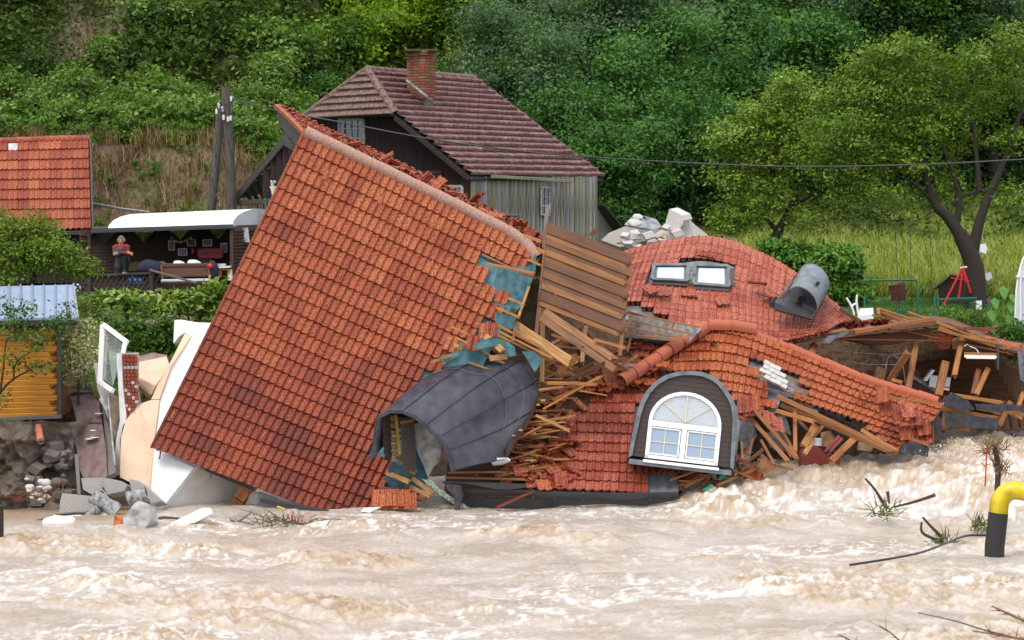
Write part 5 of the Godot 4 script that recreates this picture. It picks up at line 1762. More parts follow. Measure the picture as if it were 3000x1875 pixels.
func make_rubble_zone() -> void:
	zone = "in the heap between the two dormers"
	rng.seed = 641
	# battens with pale membrane between the panel and the curved roof
	for e in [[170, 835, 850, 970], [205, 905, 760, 1025], [160, 960, 740, 1075], [150, 1020, 700, 1085], [0, 1095, 175, 1145], [0, 1150, 130, 1190], [180, 825, 360, 870]]:
		stick(Q(4, e[0], e[1], 55.2), Q(4, e[2], e[3], 55.0), 0.06, 0.045, "wood_0", 1)
	solo("pale_underlay", slab(QQ(4, [[190, 855], [840, 975], [720, 1100], [160, 1050]], 55.5), Vector3(0, -0.1, -0.3)), M["membrane_pale"], "pale grey roof underlay stretched below bare battens beside the board panel", "membrane")
	stick(Q(4, 225, 865, 55.15), Q(4, 140, 1010, 55.0), 0.07, 0.05, "wood_3", 1)
	stick(Q(4, 590, 930, 55.1), Q(4, 560, 990, 55.1), 0.05, 0.04, "wood_1", 0)
	# slipped tiles in courses left of the hip
	for row in [[[270, 1100], [560, 1150], 5, 0.28], [[230, 1180], [500, 1240], 5, 0.3], [[120, 1240], [420, 1260], 5, 0.3], [[360, 1000], [520, 1040], 3, 0.5], [[560, 1060], [640, 1120], 2, 0.5], [[150, 1120], [330, 1110], 3, 0.5], [[320, 1330], [480, 1290], 3, 0.2], [[200, 1420], [340, 1440], 3, 0.5], [[-80, 1420], [80, 1440], 3, 0.4]]:
		for k in row[2]:
			var f: float = float(k) / maxi(1, row[2] - 1)
			var p := Q(4, lerpf(row[0][0], row[1][0], f), lerpf(row[0][1], row[1][1], f), 56.2 - (row[0][1] - 1000) * 0.0037)
			loose_tile(p + Vector3(-0.12, 0.04, 0.0), Vector3(R(0.35, 0.8), R(-row[3], row[3]) - 0.1, R(-0.15, 0.15) - 0.12))
	# broken tiles strewn between the dormers
	for k in 110:
		var q := Vector2(R(1480, 1660), R(1160, 1425))
		if q.x < 1560 and q.y < 1230:
			continue
		var d := lerpf(54.2, 51.8, (q.y - 1100) / 330.0)
		loose_tile(P(q.x, q.y, d) + Vector3(0, R(0.03, 0.12), 0), Vector3(R(-0.3, 0.9), R(0, TAU), R(-0.5, 0.5)), "", "wave", R(0.45, 1.0))
	for k in 34:
		var q := Vector2(R(1630, 1830), R(1000, 1150))
		if q.y > 1120 - (q.x - 1813) * 0.6:
			continue
		loose_tile(P(q.x, q.y, lerpf(55.9, 54.4, (q.y - 1000) / 150.0)) + Vector3(0, R(0.02, 0.1), 0.02), Vector3(R(0.1, 0.9), R(-0.8, 0.8), R(-0.4, 0.4)), "", "wave", R(0.7, 1.0))
	# a heap of snapped battens, mostly lying level
	for k in 74:
		var y := R(1120, 1425)
		var d := lerpf(54.0, 51.8, (y - 1100) / 330.0)
		var x := R(1490, 1600) - (y - 1250) * 0.12
		var l := R(60, 190)
		var s := R(-0.12, 0.06) if rng.randf() < 0.75 else R(-0.7, 0.5)
		stick(P(x - l * 0.4, y, d) + Vector3(0, R(0, 0.2), 0), P(x + l * 0.6, y + l * s, d + R(-0.3, 0.3)) + Vector3(0, R(0, 0.2), 0), R(0.04, 0.06), R(0.025, 0.045), "", 1 + rng.randi() % 3)
	for e in [[1380, 525, 1625, 640, 0.10, "wood_3"], [755, 930, 1175, 925, 0.08, "wood_1"], [735, 965, 1340, 980, 0.08, "wood_1"], [865, 840, 945, 880, 0.05, "wood_0"], [920, 870, 1110, 795, 0.05, "wood_0"], [1460, 290, 1820, 300, 0.06, "wood_0"], [1400, 345, 1580, 320, 0.08, "wood_0"], [1430, 480, 1860, 235, 0.06, "wood_0"], [1690, 350, 1890, 385, 0.05, "wood_0"]]:
		stick(Q(1, e[0], e[1], 51.6), Q(1, e[2], e[3], 51.7), e[4], e[4] * 0.6, e[5], 1)
	solo("rubble_bed", under(control([[[1440, 1100, 55.2], [1560, 1120, 55.0], [1780, 1110, 54.9]], [[1330, 1290, 53.2], [1500, 1290, 53.2], [1680, 1290, 53.2]], [[1300, 1434, 51.8], [1460, 1436, 51.8], [1640, 1436, 51.8]]]), 0.06, 0.05), M["wood_4"], "brown splintered boarding under the heap of battens and tiles", "boarding")
	for e in [[1430, 420, 0.16], [1270, 630, 0.14], [790, 920, 0.10], [960, 945, 0.08], [1220, 670, 0.12], [1350, 850, 0.09], [1395, 450, 0.12]]:
		solo("insulation_tuft", UNIT["stone%d" % (rng.randi() % 3)], M["wool"], "yellow mineral wool tuft among the broken battens", "insulation", "mineral wool tufts", Transform3D(Basis.from_euler(Vector3(R(0, 3), R(0, 3), 0)).scaled(Vector3(e[2] * 0.7, e[2] * 0.35, e[2] * 0.4)), Q(1, e[0], e[1], 51.9)))
	solo("white_rag", slab(QQ(1, [[1060, 850], [1090, 825], [1180, 825], [1200, 840], [1150, 860], [1120, 865], [1075, 868]], 51.5), Vector3(0, -0.05, -0.12)), M["white_cloth"], "crumpled white rag beside the crushed dormer", "rag")
	# a ridge tile and tile stuck by the slipped board
	solo("ridge_tile", UNIT["ridge"], M["ridge_lichen"], "lichened ridge tile lying at the foot of the slipped board", "ridge tile", "", Transform3D(Basis(Vector3.UP, 1.25) * Basis.from_scale(Vector3(0.15, 0.15, 0.42)), P(1810, 1078, 54.9)))
	for e in [[1860, 205, 0.2], [2070, 320, 1.2], [1660, 450, 0.9], [1620, 540, 1.2], [1440, 900, 0.7], [1360, 920, 0.8], [1240, 925, 0.1], [1300, 780, 0.6], [1230, 790, 0.8], [1530, 960, 0.1], [1400, 1020, 0.2], [1180, 870, 1.0]]:
		loose_tile(Q(1, e[0], e[1], lerpf(56.4, 51.6, (50.0 + e[1] / 2.419) / 485.0)) + Vector3(-0.1, 0.1, 0.1), Vector3(R(0.5, 1.0), e[2], R(-0.2, 0.3)), "tile_pink_%d" % (rng.randi() % 4))
	# twisted gutter and sheet metal at the left foot of the front roof
	solo("bent_sheet", slab(QQ(1, [[570, 975], [640, 985], [760, 1090], [900, 1170], [905, 1188], [820, 1170], [700, 1090]], 51.1), Vector3(0.02, -0.02, -0.05)), M["green_sheet"], "pale green weathered sheet bent down into the water below the crushed dormer", "metal sheet")
	solo("bent_sheet", slab(QQ(1, [[730, 1010], [850, 1020], [860, 1090], [830, 1180], [800, 1190], [800, 1090], [760, 1060]], 51.0), Vector3(0.02, -0.02, -0.05)), M["plastic_dark"], "black bent metal sheet hanging below the battens", "metal sheet")
	solo("bent_gutter", slab(QQ(1, [[715, 990], [1310, 1010], [1310, 1035], [1200, 1050], [1110, 1050], [880, 1010], [720, 1005]], 51.2), Vector3(0, -0.03, -0.15)), M["gutter"], "black twisted gutter end above the water beside the front roof", "gutter")
	stick(Q(1, 1100, 1180, 51.0), Q(1, 1360, 1060, 51.3), 0.14, 0.03, "red_wood", 1)
	for e in [[320, 930, 490, 1000], [270, 1035, 620, 1125], [440, 890, 530, 930], [490, 960, 665, 1090], [480, 1030, 640, 1100], [430, 1090, 480, 1010], [470, 1080, 600, 1140], [390, 820, 450, 870]]:
		stick(Q(1, e[0], e[1], 51.5), Q(1, e[2], e[3], 51.3), R(0.08, 0.14), 0.03, ["wood_2", "wood_3", "wood_0"][rng.randi() % 3], 1, Vector3.BACK)
	for e in [[[330, 880], [370, 850], [415, 900], [400, 940], [330, 930]], [[300, 970], [330, 950], [460, 1020], [440, 1080], [370, 1070]], [[415, 910], [510, 940], [490, 985], [420, 960]]]:
		solo("torn_membrane", slab(QQ(1, e, 51.45), Vector3(0, 0, -0.02)), M["membrane_dark"], "dark teal membrane scrap caught below the crushed dormer", "membrane", "membrane scraps below the dormer")
	for k in 6:
		loose_tile(Q(1, 260 + k * 42, 1100 + (k % 2) * 20, 51.05) + Vector3(-0.12, 0.12, 0), Vector3(1.1, R(-0.15, 0.15), R(-0.1, 0.1)), "tile_red_%d" % (k % 2))


func make_attic() -> void:
	zone = "at the opened attic room"
	rng.seed = 651
	# the opened roof space on the right: broken roof deck above, dark room below
	var t := thing("opened_roof", "broken roof deck sagging over a dark attic room with splintered boards", "roof", P(2650, 1250, 57.0))
	var deck := control([
		[[2270, 985, 59.5], [2500, 955, 60.5], [2740, 925, 61.0], [2900, 975, 61.0], [3080, 1010, 61.0]],
		[[2250, 1006, 56.3], [2500, 974, 56.6], [2745, 940, 56.8], [2900, 1008, 56.6], [3080, 1050, 56.4]]])
	part("deck", under(deck, 0.0, 0.06, 0, 1, 0, 1, 24, 6), M["interior_brown"], t)
	for k in 9:
		var f := k / 8.0
		beam(t, "deck_board", surf(deck, f * 0.11 * 4.4, 0.98 - 0.12 * (k % 3)) + Vector3(0, -0.08, 0.05), surf(deck, minf(1.0, f * 0.11 * 4.4 + 0.5), 1.0 - 0.10 * (k % 3)) + Vector3(0, -0.09, 0.03), 0.20, 0.025, M[["wood_2", "interior_brown", "wood_4"][k % 3]], 1)
	for e in [[[40, 215], [450, 155], 0.06, "wood_0"], [[90, 238], [310, 203], 0.05, "wood_0"], [[470, 172], [910, 98], 0.10, "wood_1"], [[460, 160], [905, 112], 0.05, "wood_0"], [[660, 150], [912, 122], 0.07, "wood_2"], [[912, 118], [1160, 212], 0.07, "wood_0"], [[925, 140], [1050, 195], 0.06, "wood_1"], [[1050, 192], [1385, 262], 0.06, "wood_0"], [[920, 155], [1290, 262], 0.08, "wood_1"], [[1060, 150], [1210, 158], 0.07, "red_wood"], [[1020, 140], [1110, 190], 0.05, "wood_2"], [[995, 222], [1070, 172], 0.05, "wood_2"]]:
		beam(t, "edge_board", Q(5, e[0][0], e[0][1], 56.4), Q(5, e[1][0], e[1][1], 56.5), e[2], e[2], M[e[3]], 1)
	part("broken_board", slab(QQ(5, [[390, 205], [890, 150], [925, 165], [860, 205], [700, 235], [560, 240]], 56.9), Vector3(0, -0.04, -0.5)), M["interior_brown"], t)
	part("broken_board", slab(QQ(5, [[990, 215], [1290, 270], [1270, 310], [1120, 280], [1000, 262]], 56.9), Vector3(0, -0.04, -0.5)), M["interior_brown"], t)
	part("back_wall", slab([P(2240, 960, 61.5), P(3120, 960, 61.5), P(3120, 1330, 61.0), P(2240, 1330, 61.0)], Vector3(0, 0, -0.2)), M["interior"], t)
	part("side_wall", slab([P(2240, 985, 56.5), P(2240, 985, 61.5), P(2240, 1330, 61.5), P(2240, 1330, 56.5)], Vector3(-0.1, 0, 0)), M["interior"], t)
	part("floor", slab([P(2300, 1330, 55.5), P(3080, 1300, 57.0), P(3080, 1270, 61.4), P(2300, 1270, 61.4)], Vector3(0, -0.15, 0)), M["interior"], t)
	for k in 11:
		beam(t, "wall_board", P(2640 + k * 3, 1075 + k * 15, 60.6), P(2900 + k * 14, 1040 + k * 24, 59.2), 0.19, 0.03, M[["interior_brown", "wood_2", "interior_brown", "wood_4"][k % 4]], 0, Vector3.BACK)
	for k in 5:
		beam(t, "wall_board", P(2900 + k * 22, 1050 + k * 10, 60.9), P(2925 + k * 26, 1260, 58.0), 0.2, 0.03, M["interior_brown"], 0, Vector3.BACK)
	for e in [[800, 240, 740, 580, 0.14, "wood_1"], [770, 390, 738, 580, 0.10, "wood_3"], [960, 335, 918, 532, 0.18, "wood_1"], [1050, 200, 1005, 422, 0.12, "wood_0"], [1138, 375, 1108, 520, 0.12, "wood_2"], [1190, 368, 1120, 522, 0.12, "wood_0"], [640, 462, 765, 270, 0.16, "wood_1"], [1310, 550, 1245, 692, 0.11, "wood_1"], [960, 520, 945, 720, 0.10, "wood_2"], [250, 245, 230, 300, 0.17, "wood_1"], [1380, 500, 1345, 600, 0.10, "wood_0"], [610, 380, 590, 470, 0.25, "wood_4"]]:
		stick(Q(5, e[0], e[1], 56.7), Q(5, e[2], e[3], 56.2), e[4], e[4] * 0.8, e[5], 1, Vector3.BACK)
	for e in [[985, 510, 1290, 558, 0.09], [930, 585, 1262, 640, 0.09], [945, 672, 1102, 702, 0.09], [1130, 575, 1270, 605, 0.14], [1290, 590, 1385, 632, 0.16], [680, 522, 950, 572, 0.10], [670, 430, 730, 445, 0.08]]:
		stick(Q(5, e[0], e[1], 56.0), Q(5, e[2], e[3], 55.9), e[4], 0.06, "wood_0", 1, Vector3.BACK)
	# things left in the room
	var fz := thing("metal_cabinet", "maroon and grey metal cabinet standing in the opened attic", "cabinet", Q(5, 830, 590, 58.0))
	part("body", slab(QQ(5, [[770, 430], [905, 490], [900, 590], [745, 585]], 57.6), Vector3(0.1, 0, -0.6)), M["maroon"], fz)
	part("lid", slab(QQ(5, [[768, 418], [785, 405], [915, 478], [905, 495]], 57.55), Vector3(0.1, 0.04, -0.6)), M["metal_pale"], fz)
	var bx := thing("white_box", "open white carton with a red stripe on the metal cabinet", "box", Q(5, 930, 485, 57.5))
	part("carton", slab(QQ(5, [[880, 405], [990, 420], [980, 490], [870, 465]], 57.4), Vector3(0.05, 0, -0.3)), M["white_paint"], bx)
	part("flap", slab(QQ(5, [[840, 432], [888, 375], [905, 378], [860, 438]], 57.3), Vector3(0.03, 0, -0.3)), M["white_paint"], bx)
	part("stripe", slab(QQ(5, [[945, 462], [984, 470], [982, 476], [943, 468]], 57.39), Vector3(0, 0, -0.02)), M["red_paint"], bx)
	var lamp := thing("tube_lamp", "unlit white tube lamp on a board hanging from the broken deck", "lamp", Q(5, 1150, 300, 56.5))
	beam(lamp, "board", Q(5, 1060, 288, 56.6), Q(5, 1238, 292, 56.5), 0.09, 0.07, M["wood_0"], 0)
	beam(lamp, "housing", Q(5, 1062, 302, 56.55), Q(5, 1236, 306, 56.45), 0.10, 0.06, M["white_paint"], 0)
	part("tube", pipe([Q(5, 1072, 312, 56.5), Q(5, 1230, 314, 56.4)], 0.02, 8), M["white_paint"], lamp)
	part("cable", pipe(smooth_path(QQ(5, [[1140, 285], [1125, 262], [1095, 250], [1080, 238], [1062, 248]], 56.5), 5), 0.013, 6), M["white_paint"], lamp)
	for e in [[[[620, 450], [632, 400], [645, 330], [660, 298], [700, 290], [735, 285]], "grey cable hanging in front of the attic room"], [[[680, 298], [722, 330], [738, 400], [742, 470], [738, 540]], "white cable hanging beside the leaning post"], [[[270, 262], [450, 280], [640, 294]], "thin white cable strung through the dark attic"], [[[420, 322], [520, 345], [700, 348]], "thin grey cable sagging through the dark attic"]]:
		solo("cable", pipe(smooth_path(QQ(5, e[0], 56.8), 5), 0.014 if e[0].size() > 3 else 0.008, 6), M["metal_pale"], e[1], "cable")
	solo("red_board", slab(QQ(5, [[710, 335], [770, 345], [828, 395], [810, 420], [705, 405]], 58.2), Vector3(0, 0, -0.05)), M["red_wood"], "dull red board leaning in the opened attic", "board")
	solo("brown_board", slab(QQ(5, [[540, 380], [590, 378], [590, 445], [540, 440]], 58.0), Vector3(0, 0, -0.05)), M["wood_2"], "small brown board at the back of the attic", "board")
	for e in [[[900, 170], [1000, 190], [985, 260], [930, 270], [890, 235]]]:
		solo("hanging_tiles", slab(QQ(5, e, 56.9), Vector3(0, 0, -0.08)), M["tile_red_3"], "dark red tile patch hanging under the broken deck", "roof tile")
	# plastic sheeting
	var list := [[[965, 520], [1000, 500], [1080, 540], [1120, 590], [1080, 600], [960, 575], [930, 545]], [[1120, 560], [1290, 560], [1380, 570], [1380, 595], [1250, 600], [1130, 590]], [[960, 605], [1250, 640], [1240, 700], [1100, 690], [960, 680]], [[740, 565], [800, 590], [910, 600], [940, 650], [930, 720], [880, 715], [870, 660], [760, 620]], [[760, 770], [830, 770], [880, 800], [860, 840], [800, 830], [750, 810]]]
	for q in list:
		solo("plastic_sheet", slab(QQ(5, q, 55.8), Vector3(0, 0, -0.03)), M["plastic_dark"], "torn black plastic sheet flapping on the broken wall by the rapids", "plastic sheet", "torn black plastic sheets")
	solo("grey_sheet", slab(QQ(5, [[1350, 265], [1385, 270], [1385, 440], [1365, 430], [1355, 330]], 56.4), Vector3(0, 0, -0.02)), M["plastic_grey"], "torn grey plastic sheet hanging at the end of the deck", "plastic sheet")
	solo("grey_scrap", slab(QQ(5, [[300, 210], [330, 190], [420, 170], [440, 165], [430, 185], [360, 210], [330, 235], [300, 230]], 56.3), Vector3(0, 0, -0.02)), M["plastic_grey"], "grey membrane scrap hanging from the deck edge beside the curved roof", "membrane")
	solo("steel_strap", slab(QQ(5, [[1237, 238], [1252, 238], [1250, 375], [1238, 372]], 56.4), Vector3(0, 0, -0.02)), M["dark_grey"], "dark steel strap hanging beside the tube lamp", "strap")
	# tiles left on top of the deck, far right, and boards heaped by the fence
	for k in 22:
		loose_tile(P(2880 + (k % 11) * 12, 1000 + (k % 11) * 3.6 - (k / 11) * 12, 57.2 + (k / 11) * 0.3), Vector3(R(0.2, 0.6), R(-0.3, 0.3), R(-0.3, 0.05)), "tile_pink_%d" % (rng.randi() % 4))
	for k in 14:
		loose_tile(P(2460 + k * 9, 948 + R(-6, 6), 57.3), Vector3(R(0.0, 0.6), R(-0.6, 0.6), R(-0.3, 0.3)), "tile_red_3" if k % 2 else "tile_pink_2")
	for e in [[570, 80, 720, 128], [600, 45, 800, 110], [590, 58, 770, 118], [600, 70, 760, 125], [760, 65, 870, 105], [595, 45, 600, 80], [605, 128, 680, 135]]:
		stick(Q(5, e[0], e[1], 59.2), Q(5, e[2], e[3], 58.4), 0.08, 0.05, "wood_1", 1)
	for k in 10:
		stick(P(R(2700, 2860), R(960, 1000), 57.0), P(R(2840, 2960), R(985, 1020), 57.0), 0.05, 0.04, "", 1)


func make_front_debris() -> void:
	zone = "under the torn end of the front roof"
	rng.seed = 661
	# beams under and beside the right end of the front roof
	var list := [[1200, 340, 2060, 745, 0.15, 0.10, "wood_1"], [1225, 402, 2040, 752, 0.14, 0.10, "wood_1"], [1200, 445, 1485, 528, 0.13, 0.08, "wood_0"], [1328, 430, 1330, 740, 0.12, 0.09, "wood_0"], [1475, 545, 1385, 700, 0.22, 0.09, "wood_0"], [1750, 640, 1570, 812, 0.20, 0.09, "wood_0"], [1545, 530, 1450, 640, 0.10, 0.08, "wood_2"], [1000, 482, 1290, 812, 0.13, 0.07, "wood_1"], [1042, 440, 1350, 795, 0.12, 0.07, "wood_1"], [1095, 480, 1320, 790, 0.09, 0.06, "red_wood"], [1220, 555, 1350, 790, 0.11, 0.07, "wood_1"], [1088, 650, 1192, 842, 0.09, 0.05, "wood_2"], [950, 665, 955, 790, 0.08, 0.06, "wood_0"], [1100, 720, 945, 842, 0.10, 0.07, "wood_1"], [800, 800, 985, 800, 0.09, 0.07, "wood_1"], [1060, 820, 940, 860, 0.09, 0.06, "wood_2"], [905, 772, 945, 915, 0.10, 0.07, "wood_4"], [1060, 850, 770, 975, 0.09, 0.06, "wood_0"], [710, 915, 560, 1088, 0.11, 0.08, "wood_0"], [700, 868, 795, 1055, 0.11, 0.08, "wood_4"], [880, 820, 540, 985, 0.09, 0.06, "wood_0"], [960, 870, 948, 1010, 0.10, 0.06, "wood_1"], [610, 910, 500, 1005, 0.09, 0.06, "wood_0"], [260, 935, 610, 945, 0.07, 0.05, "wood_0"], [260, 965, 590, 968, 0.07, 0.05, "wood_0"], [500, 1005, 580, 1090, 0.10, 0.06, "red_wood"], [880, 935, 700, 950, 0.08, 0.05, "wood_2"], [1460, 650, 1395, 750, 0.15, 0.06, "wood_3"], [1340, 500, 1420, 580, 0.10, 0.07, "wood_2"], [2160, 650, 2290, 690, 0.09, 0.06, "wood_1"], [1800, 580, 2060, 735, 0.12, 0.08, "wood_0"], [2020, 350, 2390, 410, 0.07, 0.05, "wood_1"], [1640, 625, 1540, 735, 0.09, 0.05, "red_wood"], [1660, 640, 1570, 740, 0.09, 0.05, "red_wood"], [1010, 700, 900, 800, 0.07, 0.05, "red_wood"], [1130, 600, 1240, 780, 0.07, 0.05, "wood_2"], [1030, 640, 1000, 760, 0.08, 0.05, "wood_2"]]
	for e in list:
		var d := 52.4 if e[0] < 1100 else 53.0 if e[0] < 1500 else 53.6
		stick(Q(3, e[0], e[1], d + R(-0.15, 0.15)), Q(3, e[2], e[3], d - 0.5 + R(-0.15, 0.15)), e[4] * 0.72, e[5] * 0.8, e[6], 1 + rng.randi() % 2, Vector3.BACK)
	for k in 26:
		var p := Q(3, R(640, 1250), R(780, 1040), R(51.9, 52.6))
		if pix(p).y > 1445 - (pix(p).x - 2040) * 0.35:
			continue
		stick(p, p + Vector3(R(-0.9, 0.9), R(-0.5, 0.5), R(-0.2, 0.2)), R(0.04, 0.08), R(0.03, 0.05), "", 1 + rng.randi() % 2, Vector3.BACK)
	# room behind: dark wall, floor, card boxes, red sheet
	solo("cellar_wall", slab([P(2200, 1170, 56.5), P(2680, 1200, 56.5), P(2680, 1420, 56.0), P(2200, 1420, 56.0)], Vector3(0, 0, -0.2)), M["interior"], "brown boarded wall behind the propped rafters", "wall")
	solo("red_sheet", slab(QQ(3, [[1360, 720], [1480, 690], [1570, 770], [1660, 770], [1640, 850], [1390, 850]], 53.8), Vector3(0, -0.1, -0.8)), M["red_wood"], "dull red sheet lying by the water under the rafters", "sheet")
	solo("card_box", slab(QQ(3, [[1510, 600], [1560, 590], [1600, 640], [1590, 700], [1515, 700]], 54.3), Vector3(0.1, 0, -0.3)), M["card"], "brown cardboard box under the propped rafters", "box")
	solo("card_sheet", slab(QQ(3, [[1780, 665], [1890, 690], [1870, 735], [1770, 720]], 54.2), Vector3(0, 0, -0.03)), M["card_pale"], "tan cardboard sheet at the water's edge under the rafters", "cardboard")
	solo("card_board", slab(QQ(3, [[1085, 750], [1100, 755], [1190, 850], [1110, 895], [1070, 880]], 52.2), Vector3(0.03, 0, -0.05)), M["card"], "brown board panel standing on the splintered timbers beside the rapids", "board")
	solo("grey_tub", pipe(QQ(3, [[1490, 640], [1490, 690]], 54.2), 0.10, 12), M["foam_board"], "small grey tub under the propped rafters", "tub")
	for e in [[[[945, 490], [1010, 500], [1040, 560], [1060, 620], [1010, 700], [950, 720], [930, 640]], "plastic_grey"], [[[1120, 620], [1200, 560], [1270, 640], [1290, 720], [1220, 740], [1150, 700]], "plastic_grey"], [[[1200, 470], [1260, 480], [1290, 560], [1300, 620], [1240, 580]], "plastic_grey"], [[[960, 910], [1050, 910], [1040, 990], [1000, 1020], [950, 1000]], "plastic_dark"], [[[2110, 690], [2180, 660], [2280, 720], [2270, 770], [2210, 760], [2130, 750]], "plastic_dark"]]:
		solo("plastic_sheet", slab(QQ(3, e[0], 52.9 if e[0][0][0] < 2000 else 53.3), Vector3(0, 0, -0.02)), M[e[1]], "grey plastic sheet tangled in the broken timbers right beside the arched dormer" if e[1] == "plastic_grey" else "dark plastic sheet trailing into the rapids", "plastic sheet", "plastic sheets in the timbers")
	solo("green_rag", slab(QQ(3, [[680, 1000], [740, 965], [765, 985], [770, 1020], [700, 1045]], 51.6), Vector3(0, 0, -0.06)), M["green_cloth"], "green cloth rag caught in the timbers at the waterline", "rag", "green cloth rags")
	solo("green_rag", slab(QQ(3, [[780, 930], [850, 850], [895, 815], [905, 830], [860, 880], [800, 940]], 51.9), Vector3(0, 0, -0.03)), M["green_cloth"], "green cloth strip hanging between the crossed timbers", "rag", "green cloth rags")
	solo("black_bucket", pipe(QQ(3, [[730, 1030], [725, 1065]], 51.5), [0.17, 0.14], 14), M["black"], "black bucket half sunk below the green rag", "bucket")
	for e in [[1000, 890, 0.3, "tile_red_0"], [1060, 890, 0.3, "tile_red_0"], [1130, 480, -0.5, "tile_pink_1"], [1190, 520, -0.5, "tile_pink_1"], [2230, 560, 0.3, "tile_red_2"], [2260, 610, 0.3, "tile_red_2"], [2190, 560, -0.7, "tile_red_3"], [2050, 450, 0.1, "tile_pink_2"], [2110, 450, 0.1, "tile_pink_0"], [2180, 480, 0.1, "tile_pink_2"], [1960, 420, 0.1, "tile_red_2"], [2100, 600, 0.1, "tile_red_2"], [2140, 620, 0.2, "tile_red_3"], [1000, 420, 0.3, "tile_pink_2"], [960, 440, -0.3, "tile_pink_1"], [960, 390, 0.2, "tile_pink_2"], [1030, 390, 0.4, "tile_red_1"], [600, 890, 0.3, "tile_pink_1"], [540, 900, 0.1, "tile_pink_2"], [440, 920, 0.2, "tile_red_1"], [90, 955, 0.1, "tile_pink_1"], [1950, 330, 0.4, "tile_red_1"]]:
		loose_tile(Q(3, e[0], e[1], 52.6 if e[0] < 1300 else 53.9) + Vector3(-0.14, 0.12, 0.06), Vector3(1.0 + R(-0.2, 0.2), R(-0.1, 0.1), e[2]), e[3])
	# pale block of chimney bricks on the tiles
	var cb := thing("block_lump", "chunk of white blockwork lying on the front roof", "blockwork", Q(3, 1190, 260, 54.3))
	var a := Q(3, 1125, 92, 54.5)
	var ux := (Q(3, 1320, 190, 54.4) - a) / 5.0
	var uy := (Q(3, 1070, 185, 54.2) - a) / 3.6
	for r in 4:
		for q in 5:
			if (r == 0 and q > 2) or (r == 1 and q > 3) or (r == 3 and q == 0):
				continue
			var o := a + ux * (q + 0.5 + 0.25 * (r % 2) - 0.2) + uy * (r + 0.5)
			part("block", UNIT["beam0"], M["white_block"], cb, Transform3D(Basis(ux * 0.96, Vector3(0, 0.06, 0.10), uy * 0.93), o + Vector3(0, R(-0.01, 0.01), 0)))
	for e in [[[1130, 225], [1290, 290], [1250, 300], [1130, 265]]]:
		solo("dark_felt", slab(QQ(3, e, 54.15), Vector3(0, 0, -0.02)), M["dark_grey"], "dark roofing felt bared below the white block chunk", "felt")


func make_rubble_top() -> void:
	zone = "behind the curved roof"
	rng.seed = 671
	# white masonry heaped behind the curved roof
	var big := thing("masonry_block", "jagged pale masonry block standing on the white slab behind the curved roof", "masonry", P(1985, 690, 61.5))
	part("block", slab(QQ(14, [[1575, 110], [1600, 30], [1690, 75], [1705, 110], [1680, 150], [1650, 175], [1625, 210], [1590, 180], [1570, 150]], 61.4), Vector3(0.25, 0.05, -0.6)), M["pale_stone"], big)
	part("face", slab(QQ(14, [[1640, 110], [1705, 105], [1690, 140], [1640, 210], [1610, 190]], 61.37), Vector3(0.02, 0, -0.1)), M["pale_stone"], big)
	solo("white_slab", slab(QQ(14, [[1445, 245], [1530, 180], [1570, 160], [1620, 210], [1780, 225], [1740, 235], [1450, 268]], 61.6), Vector3(0, -0.1, -0.4)), M["white_wall"], "smooth white plaster slab leaning behind the curved roof", "slab")
	solo("rubble_mound", slab(QQ(14, [[1115, 250], [1170, 200], [1290, 150], [1380, 155], [1530, 170], [1450, 250], [1250, 300]], 62.0), Vector3(0.1, -0.3, -0.8)), M["pale_stone"], "pale crushed plaster rubble behind the board panel", "rubble")
	solo("rubble_mound", slab(QQ(14, [[1680, 150], [1720, 85], [1790, 150], [1850, 195], [1890, 235], [1780, 232], [1660, 215]], 61.8), Vector3(0.1, -0.3, -0.8)), M["pale_stone"], "pale stone rubble sloping down beside the jagged masonry block", "rubble")
	var ib := thing("insulation_board", "blue-grey insulation board with white glue dabs on the rubble", "board", P(1880, 680, 61.8))
	part("board", slab(QQ(14, [[1280, 140], [1350, 68], [1530, 145], [1510, 180], [1360, 155]], 61.7), Vector3(0.05, -0.05, -0.12)), M["foam_board"], ib)
	for e in [[1375, 85, 0.09], [1355, 125, 0.11], [1330, 120, 0.06]]:
		part("glue_dab", UNIT["stone0"], M["white_wall"], ib, Transform3D(Basis.from_scale(Vector3(e[2] * 3.0, e[2] * 1.6, 0.04)), Q(14, e[0], e[1], 61.68)))
	solo("insulation_corner", slab(QQ(14, [[1415, 75], [1500, 100], [1530, 140], [1440, 105]], 61.9), Vector3(0.05, -0.03, -0.12)), M["foam_board"], "pale insulation board corner sticking up behind the glue-dabbed board", "board")
	for k in 26:
		var q := Vector2(R(1780, 2085), R(660, 728))
		if q.y < 655 + absf(q.x - 1950) * 0.3:
			continue
		var s := R(0.06, 0.2)
		solo("masonry_chunk", UNIT["beam%d" % (1 + k % 3)], M["pale_stone"] if k % 3 else M["brick_pale"], "pale broken masonry chunk in the rubble behind the curved roof", "masonry", "masonry chunks behind the curved roof", Transform3D(Basis.from_euler(Vector3(R(0, 3), R(0, 3), R(0, 3))).scaled(Vector3(s * 1.5, s, s)), P(q.x, q.y, 61.3)))
	stick(P(1730, 690, 59.5), P(1745, 672, 59.5), 0.12, 0.08, "wood_2", 1, Vector3.BACK)


